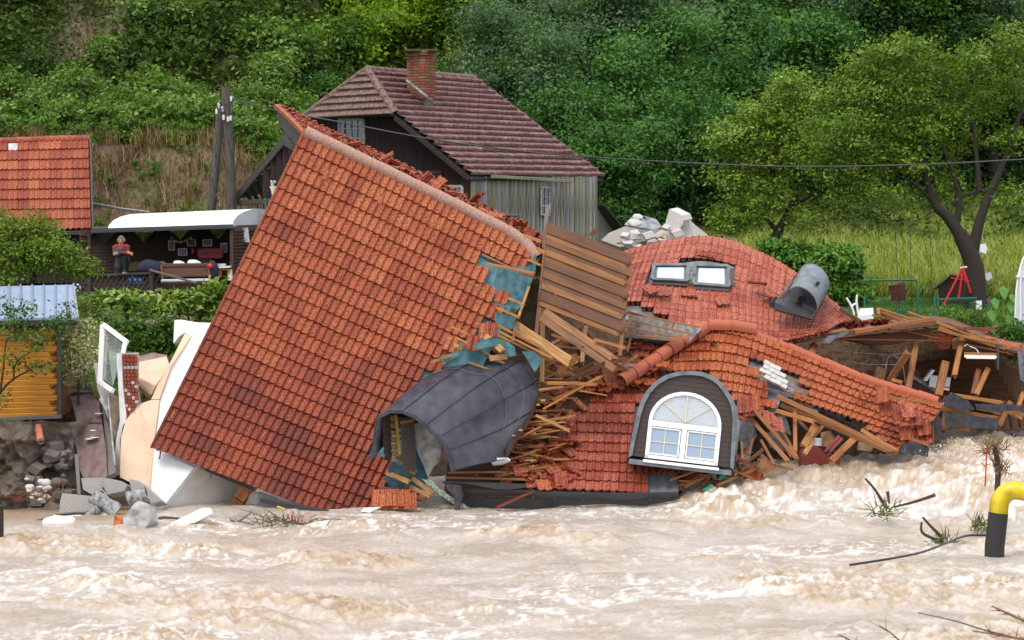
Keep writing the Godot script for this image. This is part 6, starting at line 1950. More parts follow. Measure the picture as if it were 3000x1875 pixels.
# ---------------------------------------------------------------- what is left of the house walls, bank, sheds and garden on the left
func make_left_walls() -> void:
	rng.seed = 701
	var t := thing("leaning_gable", "peach and white gable wall leaning over beside the tilted roof", "wall", P(440, 1500, 51.6))
	var back := Vector3(0.12, 0, -0.38)
	part("peach_wall", slab(PP([[541, 978, 53.4], [560, 985, 53.3], [500, 1075, 52.8], [467, 1169, 52.4], [443, 1170, 52.5], [462, 1125, 52.7], [497, 1068, 53.0]], 52.5), back), M["peach"], t)
	part("peach_wall", slab(PP([[467, 1171, 52.4], [452, 1290, 51.9], [441, 1414, 51.5], [438, 1440, 51.5], [351, 1398, 51.7], [355, 1281, 52.1], [369, 1231, 52.3], [405, 1185, 52.45], [442, 1172, 52.45]], 52), back), M["peach"], t)
	part("white_corner", slab(PP([[511, 938, 53.5], [560, 946, 53.4], [624, 948, 53.2], [590, 1025, 52.9], [520, 1180, 52.3], [455, 1320, 51.8], [530, 1352, 51.6], [568, 1370, 51.5], [520, 1430, 51.3], [455, 1514, 51.0], [440, 1514, 51.0], [438, 1440, 51.5], [441, 1414, 51.55], [452, 1290, 51.95], [467, 1170, 52.45], [500, 1075, 52.85], [560, 984, 53.35], [541, 976, 53.4], [524, 986, 53.4], [508, 1006, 53.4]], 52), Vector3(0.1, 0, -0.32)), M["white_wall"], t)
	part("eaves_wall", slab(PP([[568, 1368, 51.6], [600, 1380, 51.9], [708, 1424, 52.6], [690, 1460, 52.5], [640, 1515, 52.2], [454, 1520, 51.2], [520, 1430, 51.4]], 52), Vector3(0.05, 0, -0.25)), M["plaster"], t)
	part("soffit", slab(PP([[470, 1320, 51.9], [760, 1420, 52.2], [740, 1440, 53.6], [520, 1300, 53.6]], 52), Vector3(0, -0.04, 0)), M["plaster"], t)
	solo("orange_board", slab(QQ(8, [[1705, 1032], [1780, 1060], [1720, 1150], [1655, 1105]], 51.8), Vector3(0.02, 0, -0.1)), M["orange_paint"], "orange painted board propped under the eaves", "board")
	solo("brown_post", slab(QQ(8, [[1655, 1105], [1725, 1150], [1700, 1190], [1580, 1255], [1545, 1240]], 51.7), Vector3(0.02, 0, -0.15)), M["wood_2"], "dark brown board slanting down into the water under the orange board", "board")
	solo("plaster_board", slab(QQ(8, [[1790, 1065], [1830, 1080], [1820, 1230], [1790, 1215], [1730, 1170]], 51.9), Vector3(0, 0, -0.2)), M["plaster"], "grey plaster panel under the eaves", "panel")
	solo("wall_block", slab(QQ(8, [[1830, 1075], [1960, 1120], [1950, 1190], [1825, 1190]], 51.8), Vector3(0, 0, -0.3)), M["concrete"], "grey wall fragment under the lower eaves", "masonry")
	solo("sill_board", slab(QQ(8, [[1822, 1185], [1960, 1190], [1950, 1218], [1822, 1225]], 51.4), Vector3(0, 0, -0.1)), M["white_paint"], "white window sill board at the foot of the wall fragment", "board")
	beam(thing("black_gutter", "black gutter length lying below the lower tiles at the waterline", "gutter", Q(8, 2050, 1180, 51.2)), "gutter", Q(8, 1850, 1125, 51.3), Q(8, 2330, 1215, 51.0), 0.12, 0.10, M["gutter"], 0)
	solo("pipe_stub", slab(QQ(8, [[1910, 1195], [1990, 1220], [1980, 1232], [1905, 1205]], 51.2), Vector3(0, 0, -0.04)), M["black"], "short black bracket beside the drift bundle", "bracket")
	# hollow brick wall stub with its plaster
	var b := thing("brick_stub", "torn stub of hollow red brick wall with white plaster edge", "wall", P(385, 1230, 52.4))
	part("plaster_edge", slab(QQ(8, [[826, 85], [860, 85], [868, 300], [880, 420], [893, 520], [890, 570], [870, 600], [850, 700], [860, 940], [800, 960], [822, 700], [850, 560], [838, 300], [830, 180]], 52.3), Vector3(0.02, 0, -0.2)), M["white_wall"], b)
	part("core", slab(QQ(8, [[862, 88], [972, 85], [968, 300], [985, 440], [950, 500], [905, 560], [880, 420], [866, 300]], 52.45), Vector3(0, 0, -0.3)), M["mortar_pale"], b)
	for r in 16:
		var y := 92 + r * 27
		var n := 4
		if y > 395 and y < 190:
			continue
		for q in n:
			var x := 868 + q * 26 + r * 0.9 + (6 if r % 2 else 0)
			if y > 440 and q == 3:
				continue
			var m: String = ["brick_hollow", "brick_a", "brick_hollow", "mortar_pale"][(q + r * 3) % 4] if r > 6 else "brick_hollow"
			if r == 3:
				m = "mortar_pale"
			part("brick", UNIT["beam0"], M[m], b, Transform3D(Basis(Vector3(0.145 * 0.46, 0, 0), Vector3(0, 0.072, 0), Vector3(0, 0, 0.1)), Q(8, x + 12, y + 12, 52.42 - R(0, 0.03))))
	# peach wall lying flat behind it
	var f := thing("fallen_wall", "peach wall slab lying flat behind the hollow brick stub", "wall", P(430, 1120, 53.6))
	part("top", slab(PP([[402, 1062, 54.3], [488, 1044, 54.6], [497, 1072, 53.9], [455, 1130, 52.9], [402, 1104, 53.2]], 53), Vector3(0, -0.03, 0)), M["peach"], f)
	part("edge", slab(PP([[402, 1106, 53.18], [455, 1132, 52.88], [443, 1158, 52.9], [404, 1140, 53.2]], 53), Vector3(0, 0, -0.1)), M["peach"], f)
	part("render_back", slab(PP([[402, 1045, 55.2], [445, 1032, 55.6], [490, 1040, 55.4], [488, 1046, 54.7], [404, 1062, 54.4]], 55), Vector3(0, -0.05, 0)), M["pale_maroon"], f)
	solo("fallen_plank", slab(QQ(9, [[985, 1400], [1070, 1480], [1060, 1500], [980, 1430]], 52.7), Vector3(0, 0, -0.05)), M["wood_2"], "brown splintered plank below the fallen peach slab", "plank")
	# open casement
	var w := thing("open_casement", "white open window casement hanging on the torn wall", "window", P(330, 1150, 52.2))
	var o := [Q(9, 735, 965, 52.6), Q(9, 905, 1100, 52.0), Q(9, 880, 1240, 51.9), Q(9, 805, 1450, 51.9), Q(9, 705, 1370, 52.5)]
	var ring := [Q(9, 733, 970, 52.6), Q(9, 900, 1095, 52.0), Q(9, 880, 1400, 51.95), Q(9, 800, 1430, 51.95), Q(9, 708, 1375, 52.5)]
	beam(w, "frame", Q(9, 736, 972, 52.6), Q(9, 903, 1098, 52.0), 0.10, 0.08, M["white_paint"], 0, Vector3.BACK)
	beam(w, "frame", Q(9, 890, 1090, 52.0), Q(9, 872, 1170, 52.0), 0.10, 0.08, M["white_paint"], 0, Vector3.BACK)
	beam(w, "frame", Q(9, 728, 968, 52.6), Q(9, 708, 1385, 52.5), 0.11, 0.08, M["white_paint"], 0, Vector3.BACK)
	beam(w, "frame", Q(9, 706, 1375, 52.5), Q(9, 800, 1440, 52.0), 0.10, 0.08, M["white_paint"], 0, Vector3.BACK)
	part("pane", slab([Q(9, 748, 1000, 52.55), Q(9, 872, 1110, 52.05), Q(9, 830, 1300, 52.0), Q(9, 800, 1410, 52.0), Q(9, 725, 1350, 52.5)], Vector3(0, 0, -0.01)), M["glass"], w)
	beam(w, "handle", Q(9, 812, 1085, 52.1), Q(9, 852, 1170, 52.0), 0.015, 0.015, M["metal_pale"], 0)
	solo("facade_strip", slab(QQ(9, [[665, 1245], [690, 1250], [712, 1400], [760, 1480], [770, 1640], [750, 1600], [690, 1420]], 52.7), Vector3(0.05, 0, -0.25)), M["pale_stone"], "rough pale facade strip beside the open casement", "wall")
	solo("side_wall", slab(QQ(8, [[765, 370], [800, 400], [850, 450], [850, 600], [830, 700], [822, 740], [790, 640], [770, 520]], 52.6), Vector3(0.05, 0, -0.3)), M["peach_dark"], "tan side wall behind the hollow brick stub", "wall")
	# path slab broken off the bank
	var p := thing("broken_path", "tilted maroon-grey stamped concrete path broken off the bank", "path", P(290, 1430, 51.6))
	part("slab", slab(QQ(8, [[490, 390, 53.6], [640, 372, 53.7], [700, 430, 53.3], [722, 575, 52.5], [545, 570, 52.6], [520, 470, 53.2]], 53), Vector3(0.02, -0.12, -0.05)), M["path_slab"], p)
	part("slab", slab(QQ(8, [[545, 582, 52.5], [724, 588, 52.4], [748, 750, 51.8], [762, 960, 51.3], [600, 985, 51.3], [560, 900, 51.5], [545, 760, 51.9], [512, 680, 52.2]], 52), Vector3(0.02, -0.12, -0.05)), M["path_slab"], p)
	part("kerb", slab(QQ(8, [[722, 430, 53.2], [760, 500, 53.0], [800, 760, 51.9], [822, 930, 51.3], [768, 950, 51.3], [745, 700, 52.1]], 52), Vector3(0, -0.1, -0.05)), M["concrete_dark"], p)
	part("kerb", slab(QQ(8, [[528, 800, 51.7], [555, 800, 51.7], [572, 1080, 50.9], [548, 1080, 50.9]], 51), Vector3(0, -0.1, -0.05)), M["concrete_dark"], p)
	for e in [[640, 700, 0.10], [670, 690, 0.09], [660, 640, 0.06], [700, 520, 0.08], [575, 575, 0.07]]:
		solo("plaster_shard", UNIT["stone%d" % (rng.randi() % 3)], M["white_wall"], "small white plaster shard on the broken path", "shard", "plaster shards on the broken path", Transform3D(Basis.from_scale(Vector3(e[2] * 2.2, 0.02, e[2] * 2.0)), Q(8, e[0], e[1], 52.0 if e[1] > 600 else 52.7) + Vector3(0, 0.03, 0.03)))
	solo("kerb_block", slab(QQ(8, [[500, 330], [590, 280], [640, 300], [650, 345], [560, 345]], 54.2), Vector3(0, -0.1, -0.4)), M["concrete_dark"], "dark broken kerb block at the head of the path", "kerb")
	solo("concrete_plate", slab(QQ(8, [[445, 345], [500, 332], [660, 355], [640, 375], [480, 385], [450, 400]], 53.9), Vector3(0, -0.12, -0.3)), M["concrete"], "grey concrete plate at the head of the broken path", "slab")
	solo("maroon_cloth", slab(QQ(8, [[495, 375], [530, 358], [600, 362], [650, 358], [655, 372], [600, 384], [540, 382]], 53.7), Vector3(0, -0.03, -0.1)), M["maroon"], "maroon cloth on the broken path", "cloth")
	solo("facade_shard", slab(QQ(8, [[702, 410], [722, 385], [765, 470], [755, 500]], 52.5), Vector3(0.02, 0, -0.05)), M["foam_board"], "pale board shard leaning by the path", "board")
	solo("handrail", pipe([Q(8, 765, 380, 52.3), Q(8, 790, 640, 51.8), Q(8, 815, 880, 51.2)], 0.025, 8), M["metal_pale"], "thin grey rail running down beside the broken path", "rail")
	# concrete and sheet metal heaped at the waterline
	var heap := [[[[575, 970], [735, 965], [745, 1010], [700, 1085], [650, 1085], [590, 1050]], "concrete", 50.9, "pale concrete chunk at the foot of the broken path"], [[[740, 965], [860, 990], [900, 1020], [880, 1060], [760, 1085], [735, 1030]], "concrete", 50.8, "pale concrete chunk with a white edge beside the sheet metal"], [[[915, 975], [985, 990], [1140, 1130], [1080, 1150], [1030, 1090], [930, 1060]], "concrete", 50.8, "long pale concrete chunk sloping against the gable"], [[[440, 1075], [640, 1095], [720, 1160], [690, 1180], [540, 1230], [420, 1225], [425, 1140]], "concrete", 50.6, "broad flat concrete chunk at the water's edge"], [[[800, 1350], [950, 1150], [985, 1130], [1050, 1150], [1075, 1260], [1010, 1345], [880, 1350]], "concrete_pale", 47.6, "tilted white-faced concrete block standing in the water"]]
	for e in heap:
		solo("concrete_chunk", slab(QQ(8, e[0], e[2]), Vector3(0.1, -0.12, -0.35)), M[e[1]], e[3], "concrete")
	solo("orange_shard", slab(QQ(8, [[810, 1230], [860, 1262], [855, 1300], [800, 1352]], 47.55), Vector3(0.05, 0, -0.1)), M["orange_paint"], "orange plaster shard beside the standing concrete block", "shard")
	for e in [[[655, 1090], [830, 1210], 0.17], [[905, 1120], [1040, 1080], 0.16], [[600, 1270], [700, 1180], 0.10], [[560, 1265], [790, 1240], 0.09], [[700, 1270], [810, 1180], 0.10]]:
		var a := Q(8, e[0][0], e[0][1], 50.3)
		var c := Q(8, e[1][0], e[1][1], 50.2)
		var mb := MB.new()
		var rows := []
		for s in 7:
			var row := []
			for k in 9:
				var an := TAU * k / 10.0
				var side := (c - a).normalized().cross(Vector3.BACK).normalized()
				row.append(a.lerp(c, s / 6.0) + (side * cos(an) + Vector3.BACK * sin(an) * 0.7) * e[2] * R(0.82, 1.1))
			rows.append(row)
		mb.sheet(rows, Vector3(0.004, -0.004, -0.004), 1.0)
		solo("crumpled_duct", mb.done(), M["metal_pale"], "crumpled grey sheet metal duct among the concrete chunks", "duct", "crumpled ducts at the waterline")
	solo("thin_rod", pipe([Q(8, 668, 1015, 50.3), Q(8, 735, 1060, 50.2), Q(8, 790, 1150, 50.1)], 0.012, 6), M["metal_pale"], "thin bent rod sticking out of the crumpled duct", "rod")
	solo("black_hose", pipe(smooth_path(QQ(8, [[225, 1285], [300, 1265], [420, 1232], [520, 1220], [605, 1218]], 49.2), 5), 0.03, 8), M["rubber"], "black hose lying across the water by the foam block", "hose")
	solo("foam_block", slab(QQ(8, [[300, 1270], [370, 1250], [500, 1258], [520, 1280], [515, 1305], [300, 1310]], 48.2), Vector3(0, 0.02, -0.25)), M["white_wall"], "white foam block floating by the concrete chunks", "foam block")
	solo("foam_strip", slab(QQ(8, [[370, 1230], [560, 1230], [590, 1245], [380, 1250]], 50.0), Vector3(0, -0.02, -0.25)), M["white_wall"], "flat white foam strip behind the floating block", "foam block")
	solo("white_beam", slab(QQ(8, [[1205, 1290], [1430, 1180], [1490, 1180], [1510, 1215], [1380, 1285], [1250, 1310]], 48.2), Vector3(0, -0.06, -0.2)), M["white_paint"], "white window frame piece floating slantwise under the eaves", "frame piece")
	solo("white_plank", slab(QQ(8, [[1620, 1255], [1740, 1185], [1785, 1200], [1680, 1280]], 48.9), Vector3(0, -0.06, -0.2)), M["concrete"], "pale plank floating beside the dark board", "plank")
	solo("curved_sheet", slab(QQ(8, [[1080, 1250], [1160, 1238], [1270, 1248], [1240, 1262], [1100, 1275]], 49.0), Vector3(0, -0.02, -0.15)), M["metal_brown"], "brown curved sheet in the water under the gable", "metal sheet")
	solo("white_shard", slab(QQ(1, [[135, 1205], [165, 1178], [280, 1172], [200, 1215]], 50.1), Vector3(0, -0.03, -0.1)), M["white_wall"], "white foam shard at the waterline below the tilted roof", "foam block")
	# bundle of drift with a striped bag
	var dr := thing("drift_bundle", "bundle of grass and twigs with a red-striped bag caught at the waterline", "drift", Q(8, 2030, 1330, 49.9))
	part("stalks", twig_heap(Q(8, 2010, 1285, 48.6), 0.55, 90), M["twig_green"], dr)
	part("bag", slab(QQ(8, [[2020, 1190], [2100, 1185], [2180, 1220], [2200, 1265], [2160, 1300], [2100, 1270], [2040, 1250]], 48.4), Vector3(0, -0.03, -0.15)), M["bag"], dr)
	for k in 6:
		part("stripe", slab(QQ(8, [[2035 + k * 24, 1222 + k * 10], [2044 + k * 24, 1224 + k * 10], [2050 + k * 24, 1250 + k * 8], [2040 + k * 24, 1250 + k * 8]], 48.39), Vector3(0, 0, -0.01)), M["red_paint"], dr)
	part("stick", pipe([Q(8, 1965, 1172, 48.5), Q(8, 2020, 1190, 48.4)], 0.02, 6), M["yellow_paint"], dr)
	# bank details
	var pp := thing("drain_pipe", "orange plastic drain pipe sticking out of the torn bank", "pipe", Q(8, 280, 700, 51.0))
	part("pipe", pipe([Q(8, 272, 600, 51.7), Q(8, 277, 640, 51.2), Q(8, 288, 708, 50.8)], 0.075, 14), M["pvc"], pp)
	part("bore", pipe([Q(8, 287, 700, 50.79), Q(8, 289, 712, 50.77)], 0.062, 14), M["interior"], pp)
	for k in 34:
		var q := Vector2(R(190, 520), R(720, 1150))
		var s := R(0.06, 0.24)
		solo("bank_stone", UNIT[["stone1", "beam3", "beam2"][k % 3]], M[["stone", "concrete_dark", "stone"][k % 3]], "grey stone bedded in the torn river bank", "stone", "stones in the torn bank", Transform3D(Basis.from_euler(Vector3(R(0, 3), R(0, 3), R(0, 3))).scaled(Vector3(s * 1.4, s, s)), Q(8, q.x, q.y, 51.9 + R(-0.1, 0.2) - (q.y - 600) * 0.0009)))
	for k in 16:
		var s := R(0.05, 0.16)
		solo("plaster_lump", UNIT["stone%d" % (k % 3)], M["pale_stone"], "white plaster lump washed onto the foot of the bank", "plaster", "plaster lumps at the foot of the bank", Transform3D(Basis.from_euler(Vector3(R(0, 3), R(0, 3), 0)).scaled(Vector3(s * 1.5, s, s)), Q(8, R(190, 340), R(960, 1150), 51.0)))
	solo("bank_roots", twig_heap(Q(8, 230, 1090, 50.9), 0.5, 40), M["root"], "reddish roots hanging out of the torn bank", "roots")


func twig_heap(c: Vector3, r: float, n: int) -> ArrayMesh:
	var mb := MB.new()
	for k in n:
		var a := c + Vector3(rng.randfn() * r * 0.5, R(-0.15, 0.1), rng.randfn() * 0.15)
		var b := a + Vector3(rng.randfn() * r * 0.6, R(-0.12, 0.28), rng.randfn() * 0.2)
		mb.tube([a, a.lerp(b, 0.5) + Vector3(0, R(-0.03, 0.05), 0), b], [0.011, 0.009, 0.003], 5, false)
	return mb.done()


func make_yellow_shed() -> void:
	rng.seed = 711
	var t := thing("yellow_shed", "honey-yellow log board shed with a grey-blue metal roof", "shed", P(80, 1225, 52.6))
	var n := 16
	for k in n:
		var y0 := 965.0 + k * (1222 - 965) / float(n)
		beam(t, "board", P(-120, y0 + 10 + 8 * (k / float(n)), 52.6), P(168, y0 + 8, 52.6), 0.113, 0.07, M["yellow_wood"], k % 3, Vector3(0, -0.25, 1))
	part("corner_post", UNIT["beam0"], M["dark_grey"], t, beam_x(P(173, 950, 52.55), P(176, 1216, 52.55), 0.09, 0.12, Vector3.BACK))
	part("inner_core", slab([P(-120, 960, 52.7), P(168, 960, 52.7), P(168, 1222, 52.7), P(-120, 1222, 52.7)], Vector3(0, 0, -3.0)), M["wood_1"], t)
	part("sill", UNIT["beam0"], M["concrete_dark"], t, beam_x(P(-120, 1232, 52.5), P(180, 1220, 52.5), 0.25, 0.08))
	var roof := part("roof", slab([P(-140, 935, 52.2), P(228, 930, 52.2), P(214, 834, 55.8), P(-140, 842, 55.8)], Vector3(0, -0.05, 0)), M["roof_blue"], t)
	for k in 7:
		var fx := 30 + (k - 1) * 34.0
		beam(roof, "standing_seam", P(fx - 3, 934, 52.2) + Vector3(0, 0.02, 0), P(fx - 4, 838, 55.75) + Vector3(0, 0.02, 0), 0.035, 0.05, M["roof_blue_dark"], 0)
	beam(t, "fascia", P(-140, 944, 52.25), P(230, 938, 52.25), 0.06, 0.12, M["dark_grey"], 0)
	beam(t, "verge", P(228, 934, 52.2), P(215, 836, 55.8), 0.05, 0.10, M["metal_pale"], 0)
	beam(t, "eaves_board", P(100, 955, 52.4), P(228, 948, 52.4), 0.2, 0.06, M["dark_grey"], 0)


func make_left_house() -> void:
	rng.seed = 721
	var t := thing("left_house", "small house with an orange-red tiled roof beside the cut bank", "house", P(100, 830, 70.0))
	var c := control([[[-120, 420, 73.0], [60, 415, 73.0], [259, 408, 73.0]], [[-120, 545, 71.0], [60, 543, 71.0], [263, 540, 71.0]], [[-120, 678, 69.0], [60, 676, 69.0], [267, 672, 69.0]]])
	lay_tiles(t, c, 12.5, 9, [poly2([[24, 418], [52, 418], [52, 446], [24, 446]])], "wave", func(r: int, q: int, m: Vector3) -> String: return "tile_red_%d" % int(clampf(R(0.4, 2.6) + r * 0.1, 0, 3)), func(r: int, q: int) -> int: return 1 if (q + r * 2) % 3 == 0 and r > 0 else 0, 0.008)
	part("boarding", under(c, 0.06, 0.06), M["wood_4"], t)
	part("glass_tile", slab([P(24, 420, 72.9), P(52, 419, 72.9), P(53, 445, 72.5), P(25, 446, 72.5)], Vector3(0, -0.03, 0)), M["foam_board"], t)
	ridge_tiles(t, [P(-120, 415, 73.0), P(60, 410, 73.0), P(262, 404, 73.0)], Vector3.UP, 0.12, 0.42, ["tile_pink_2", "tile_pink_1"])
	beam(t, "bargeboard", P(264, 412, 73.0), P(272, 682, 69.0), 0.06, 0.28, M["gutter"], 0)
	beam(t, "gutter", P(-120, 688, 68.9), P(272, 682, 68.9), 0.14, 0.12, M["gutter"], 0)
	part("wall", slab([P(-120, 680, 70.0), P(255, 676, 70.0), P(255, 830, 70.0), P(-120, 830, 70.0)], Vector3(0, 0, -5.0)), M["old_wood"], t)


func make_garden_shed() -> void:
	rng.seed = 731
	# open garden shed with a white barrel roof
	var t := thing("garden_shed", "open brown board garden shed under a white barrel roof", "shed", P(500, 850, 66.5))
	var D := 66.5
	var roof := MB.new()
	var rows := []
	for s in 13:
		var row := []
		var f := s / 12.0
		var l := Vector2(lerpf(370, 1.0, 1.0), 0)
		var a := Q(12, lerpf(375, 1830, f), lerpf(378, 330, f), D)
		var h := (378 - 175) / 3.978 * D / F * lerpf(1.0, 1.06, f)
		for k in 11:
			var an := PI * k / 10.0
			var r := 1.75
			row.append(a + Vector3((1.0 - cos(an)) * 0.62 * 1.0, sin(an) * h, -(1.0 - cos(an)) * r))
		rows.append(row)
	roof.sheet(rows, Vector3(0, -0.02, 0), 1.0)
	part("barrel_roof", roof.done(), M["white_roof"], t)
	var endp := []
	for q in rows[12]:
		endp.append(q)
	part("roof_end", slab(endp, Vector3(-0.03, 0, 0)), M["white_roof"], t)
	beam(t, "fascia", Q(12, 190, 392, D - 0.1), Q(12, 1840, 338, D - 0.1), 0.14, 0.09, M["dark_grey"], 0)
	beam(t, "side_fascia", Q(12, 1830, 335, D - 0.05), Q(12, 2190, 330, D + 3.4), 0.08, 0.06, M["metal_pale"], 0)
	# back wall boards, with gaps of lattice
	var bd := D + 2.6
	for k in 11:
		var y := 560.0 + k * 38
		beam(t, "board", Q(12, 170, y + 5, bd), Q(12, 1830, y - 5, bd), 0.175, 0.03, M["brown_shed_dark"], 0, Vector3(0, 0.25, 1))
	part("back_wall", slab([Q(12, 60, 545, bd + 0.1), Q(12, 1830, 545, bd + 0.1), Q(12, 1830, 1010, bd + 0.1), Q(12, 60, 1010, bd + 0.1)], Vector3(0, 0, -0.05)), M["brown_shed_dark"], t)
	var tri := [[60, 60, 60, 545, 395], [240, 480, 360, 535, 402], [690, 912, 800, 522, 395], [1105, 1315, 1220, 485, 380], [1570, 1765, 1660, 490, 366], [1830, 1830, 1830, 545, 350]]
	for k in 5:
		var a: Array = tri[k]
		var b: Array = tri[k + 1]
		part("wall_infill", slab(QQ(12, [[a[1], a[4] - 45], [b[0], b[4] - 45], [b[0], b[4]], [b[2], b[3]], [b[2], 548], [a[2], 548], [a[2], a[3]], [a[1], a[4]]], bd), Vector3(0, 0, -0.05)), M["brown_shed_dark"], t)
	for k in 12:
		var y := 410.0 + k * 40
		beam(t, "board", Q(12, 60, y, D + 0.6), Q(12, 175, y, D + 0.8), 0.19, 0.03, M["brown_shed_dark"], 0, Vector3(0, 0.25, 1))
	# right side boards
	for k in 15:
		var y := 352.0 + k * 40
		beam(t, "board", Q(12, 1832, y + 6, D), Q(12, 2200, y - 6, D + 1.6), 0.19, 0.03, M["brown_shed"], 0, Vector3(0.2, 0.3, 1))
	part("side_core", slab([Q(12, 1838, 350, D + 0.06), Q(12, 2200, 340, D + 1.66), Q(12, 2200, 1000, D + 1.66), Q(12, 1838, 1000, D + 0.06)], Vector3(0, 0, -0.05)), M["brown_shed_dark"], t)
	beam(t, "corner_post", Q(12, 1825, 345, D - 0.05), Q(12, 1830, 1000, D - 0.05), 0.10, 0.10, M["brown_shed"], 0, Vector3.BACK)
	beam(t, "post", Q(12, 165, 395, D), Q(12, 160, 1000, D), 0.09, 0.09, M["brown_shed_dark"], 0, Vector3.BACK)
	beam(t, "post", Q(12, 2075, 345, D + 1.1), Q(12, 2080, 760, D + 1.1), 0.10, 0.08, M["bench_wood"], 0, Vector3.BACK)
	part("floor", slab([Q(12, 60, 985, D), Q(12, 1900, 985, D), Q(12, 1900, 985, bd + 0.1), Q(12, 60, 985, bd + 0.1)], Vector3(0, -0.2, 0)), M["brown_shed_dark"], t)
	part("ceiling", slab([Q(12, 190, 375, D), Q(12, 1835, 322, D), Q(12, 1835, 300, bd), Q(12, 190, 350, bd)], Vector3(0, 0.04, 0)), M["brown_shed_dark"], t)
	for e in [[[1885, 350], [2015, 345], [2035, 515], [1900, 518]], [[2125, 345], [2180, 345], [2170, 430], [2140, 400]]]:
		part("window_shutter", slab(QQ(12, e, D + 0.5), Vector3(0, 0, -0.04)), M["foam_board"], t)
	# triangles of lattice let into the back wall, the lit garden showing through
	for e in [[240, 480, 360, 535, 410], [690, 912, 800, 522, 400], [1105, 1315, 1220, 485, 388], [1570, 1765, 1660, 490, 372]]:
		var p2 := poly2([[e[0], e[4] + 4], [e[1], e[4] - 6], [e[2], e[3]]])
		for s in 2:
			for k in range(-10, 11):
				var c0 := Vector2((e[0] + e[1]) * 0.5 + k * 27.0, e[4])
				var dirv := Vector2(1, 1) if s else Vector2(-1, 1)
				var seg := Geometry2D.intersect_polyline_with_polygon(PackedVector2Array([c0 - dirv * 200, c0 + dirv * 200]), p2)
				for sg in seg:
					beam(t, "lattice_slat", Q(12, sg[0].x, sg[0].y, bd - 0.04), Q(12, sg[-1].x, sg[-1].y, bd - 0.04), 0.03, 0.012, M["brown_shed_dark"], 0, Vector3.BACK)
	# pictures and bunting on the wall
	var pics := [[[1085, 498], [1160, 495], [1163, 608], [1088, 610], "narrow framed colour picture hanging lowest beside the paper garland"], [[1198, 590], [1305, 585], [1308, 668], [1202, 672], "framed pale blue picture below the paper garland"], [[1302, 482], [1406, 478], [1408, 558], [1305, 562], "framed dark picture beside the end of the paper garland"], [[1486, 484], [1594, 480], [1597, 560], [1488, 564], "framed brown and white picture between the dark picture and the shed corner"], [[1694, 528], [1772, 524], [1774, 634], [1696, 638], "framed blue and white picture beside the red cabinet"]]
	var cols := ["pic_a", "pic_b", "pic_c", "pic_d", "pic_e"]
	for k in pics.size():
		var e: Array = pics[k]
		var pd := bd - 0.2
		var pt := thing("framed_picture", e[4], "picture", Q(12, e[3][0], e[3][1], pd), "pictures on the shed wall")
		var pts := QQ(12, [e[0], e[1], e[2], e[3]], pd)
		part("frame", slab(pts, Vector3(0, 0, -0.02)), M["white_paint"], pt)
		var mid: Vector3 = (pts[0] + pts[1] + pts[2] + pts[3]) * 0.25
		var inn := []
		for q in pts:
			inn.append(mid + (q - mid) * 0.84 + Vector3(0, 0, 0.006))
		part("print", slab(inn, Vector3(0, 0, -0.004)), M[cols[k]], pt)
	var ga := thing("paper_garland", "paper garland of pale and red pennants hung on the shed wall", "garland", Q(12, 1220, 510, bd - 0.3))
	for k in 13:
		var f := k / 12.0
		var x := lerpf(1112, 1345, f)
		var y := 452 + 48 * sin(PI * pow(f, 0.75))
		part("pennant", slab(QQ(12, [[x, y], [x + 17, y + 4 * (0.5 - f)], [x + 18, y + 26], [x + 1, y + 28]], bd - 0.3), Vector3(0, 0, -0.01)), M[["pennant_a", "pennant_b", "pennant_c"][k % 3]], ga)
	var rc := thing("red_cabinet", "glossy red metal cabinet standing at the back of the open shed", "cabinet", Q(12, 1575, 705, bd - 0.5))
	part("body", slab(QQ(12, [[1430, 600], [1500, 588], [1700, 590], [1722, 620], [1715, 690], [1690, 705], [1440, 700], [1428, 670]], bd - 0.5), Vector3(0, 0, -0.4)), M["red_paint"], rc)
	part("trim", slab(QQ(12, [[1432, 640], [1720, 642], [1718, 652], [1432, 650]], bd - 0.505), Vector3(0, 0, -0.02)), M["red_dark"], rc)
	part("badge", slab(QQ(12, [[1485, 625], [1520, 625], [1520, 665], [1485, 665]], bd - 0.51), Vector3(0, 0, -0.02)), M["blue_cloth"], rc)
	part("stand", slab(QQ(12, [[1455, 708], [1580, 708], [1580, 755], [1455, 755]], bd - 0.4), Vector3(0, 0, -0.3)), M["dark_grey"], rc)
	solo("fire_extinguisher", pipe(QQ(12, [[1378, 592], [1378, 600], [1377, 640], [1378, 650]], bd - 0.4), [0.02, 0.055, 0.055, 0.03], 10), M["red_paint"], "small red cylinder hanging beside the red cabinet", "cylinder")
	# bench
	var be := thing("slatted_bench", "reddish brown slatted garden bench in front of the shed", "bench", Q(12, 1290, 985, 66.0))
	var bD := 65.9
	beam(be, "top_rail", Q(12, 1005, 784, bD), Q(12, 1550, 776, bD), 0.09, 0.05, M["bench_wood"], 0, Vector3.BACK)
	beam(be, "low_rail", Q(12, 1015, 908, bD), Q(12, 1565, 900, bD), 0.07, 0.04, M["bench_wood"], 0, Vector3.BACK)
	for k in 29:
		var x := 1022 + k * 18.6
		beam(be, "back_slat", Q(12, x, 796, bD + 0.02), Q(12, x + 4, 905, bD), 0.045, 0.02, M["bench_wood"], 0, Vector3.BACK)
	for e in [[1002, 780, 1025, 985], [1545, 772, 1575, 975]]:
		beam(be, "leg", Q(12, e[0] + 6, e[1], bD), Q(12, e[2], e[3], bD - 0.1), 0.07, 0.06, M["bench_wood"], 0, Vector3.BACK)
	beam(be, "seat_cushion", Q(12, 1015, 962, bD - 0.4), Q(12, 1565, 952, bD - 0.4), 0.45, 0.06, M["pale_blue"], 0)
	beam(be, "seat", Q(12, 1010, 985, bD - 0.4), Q(12, 1575, 975, bD - 0.4), 0.48, 0.05, M["bench_wood"], 0)
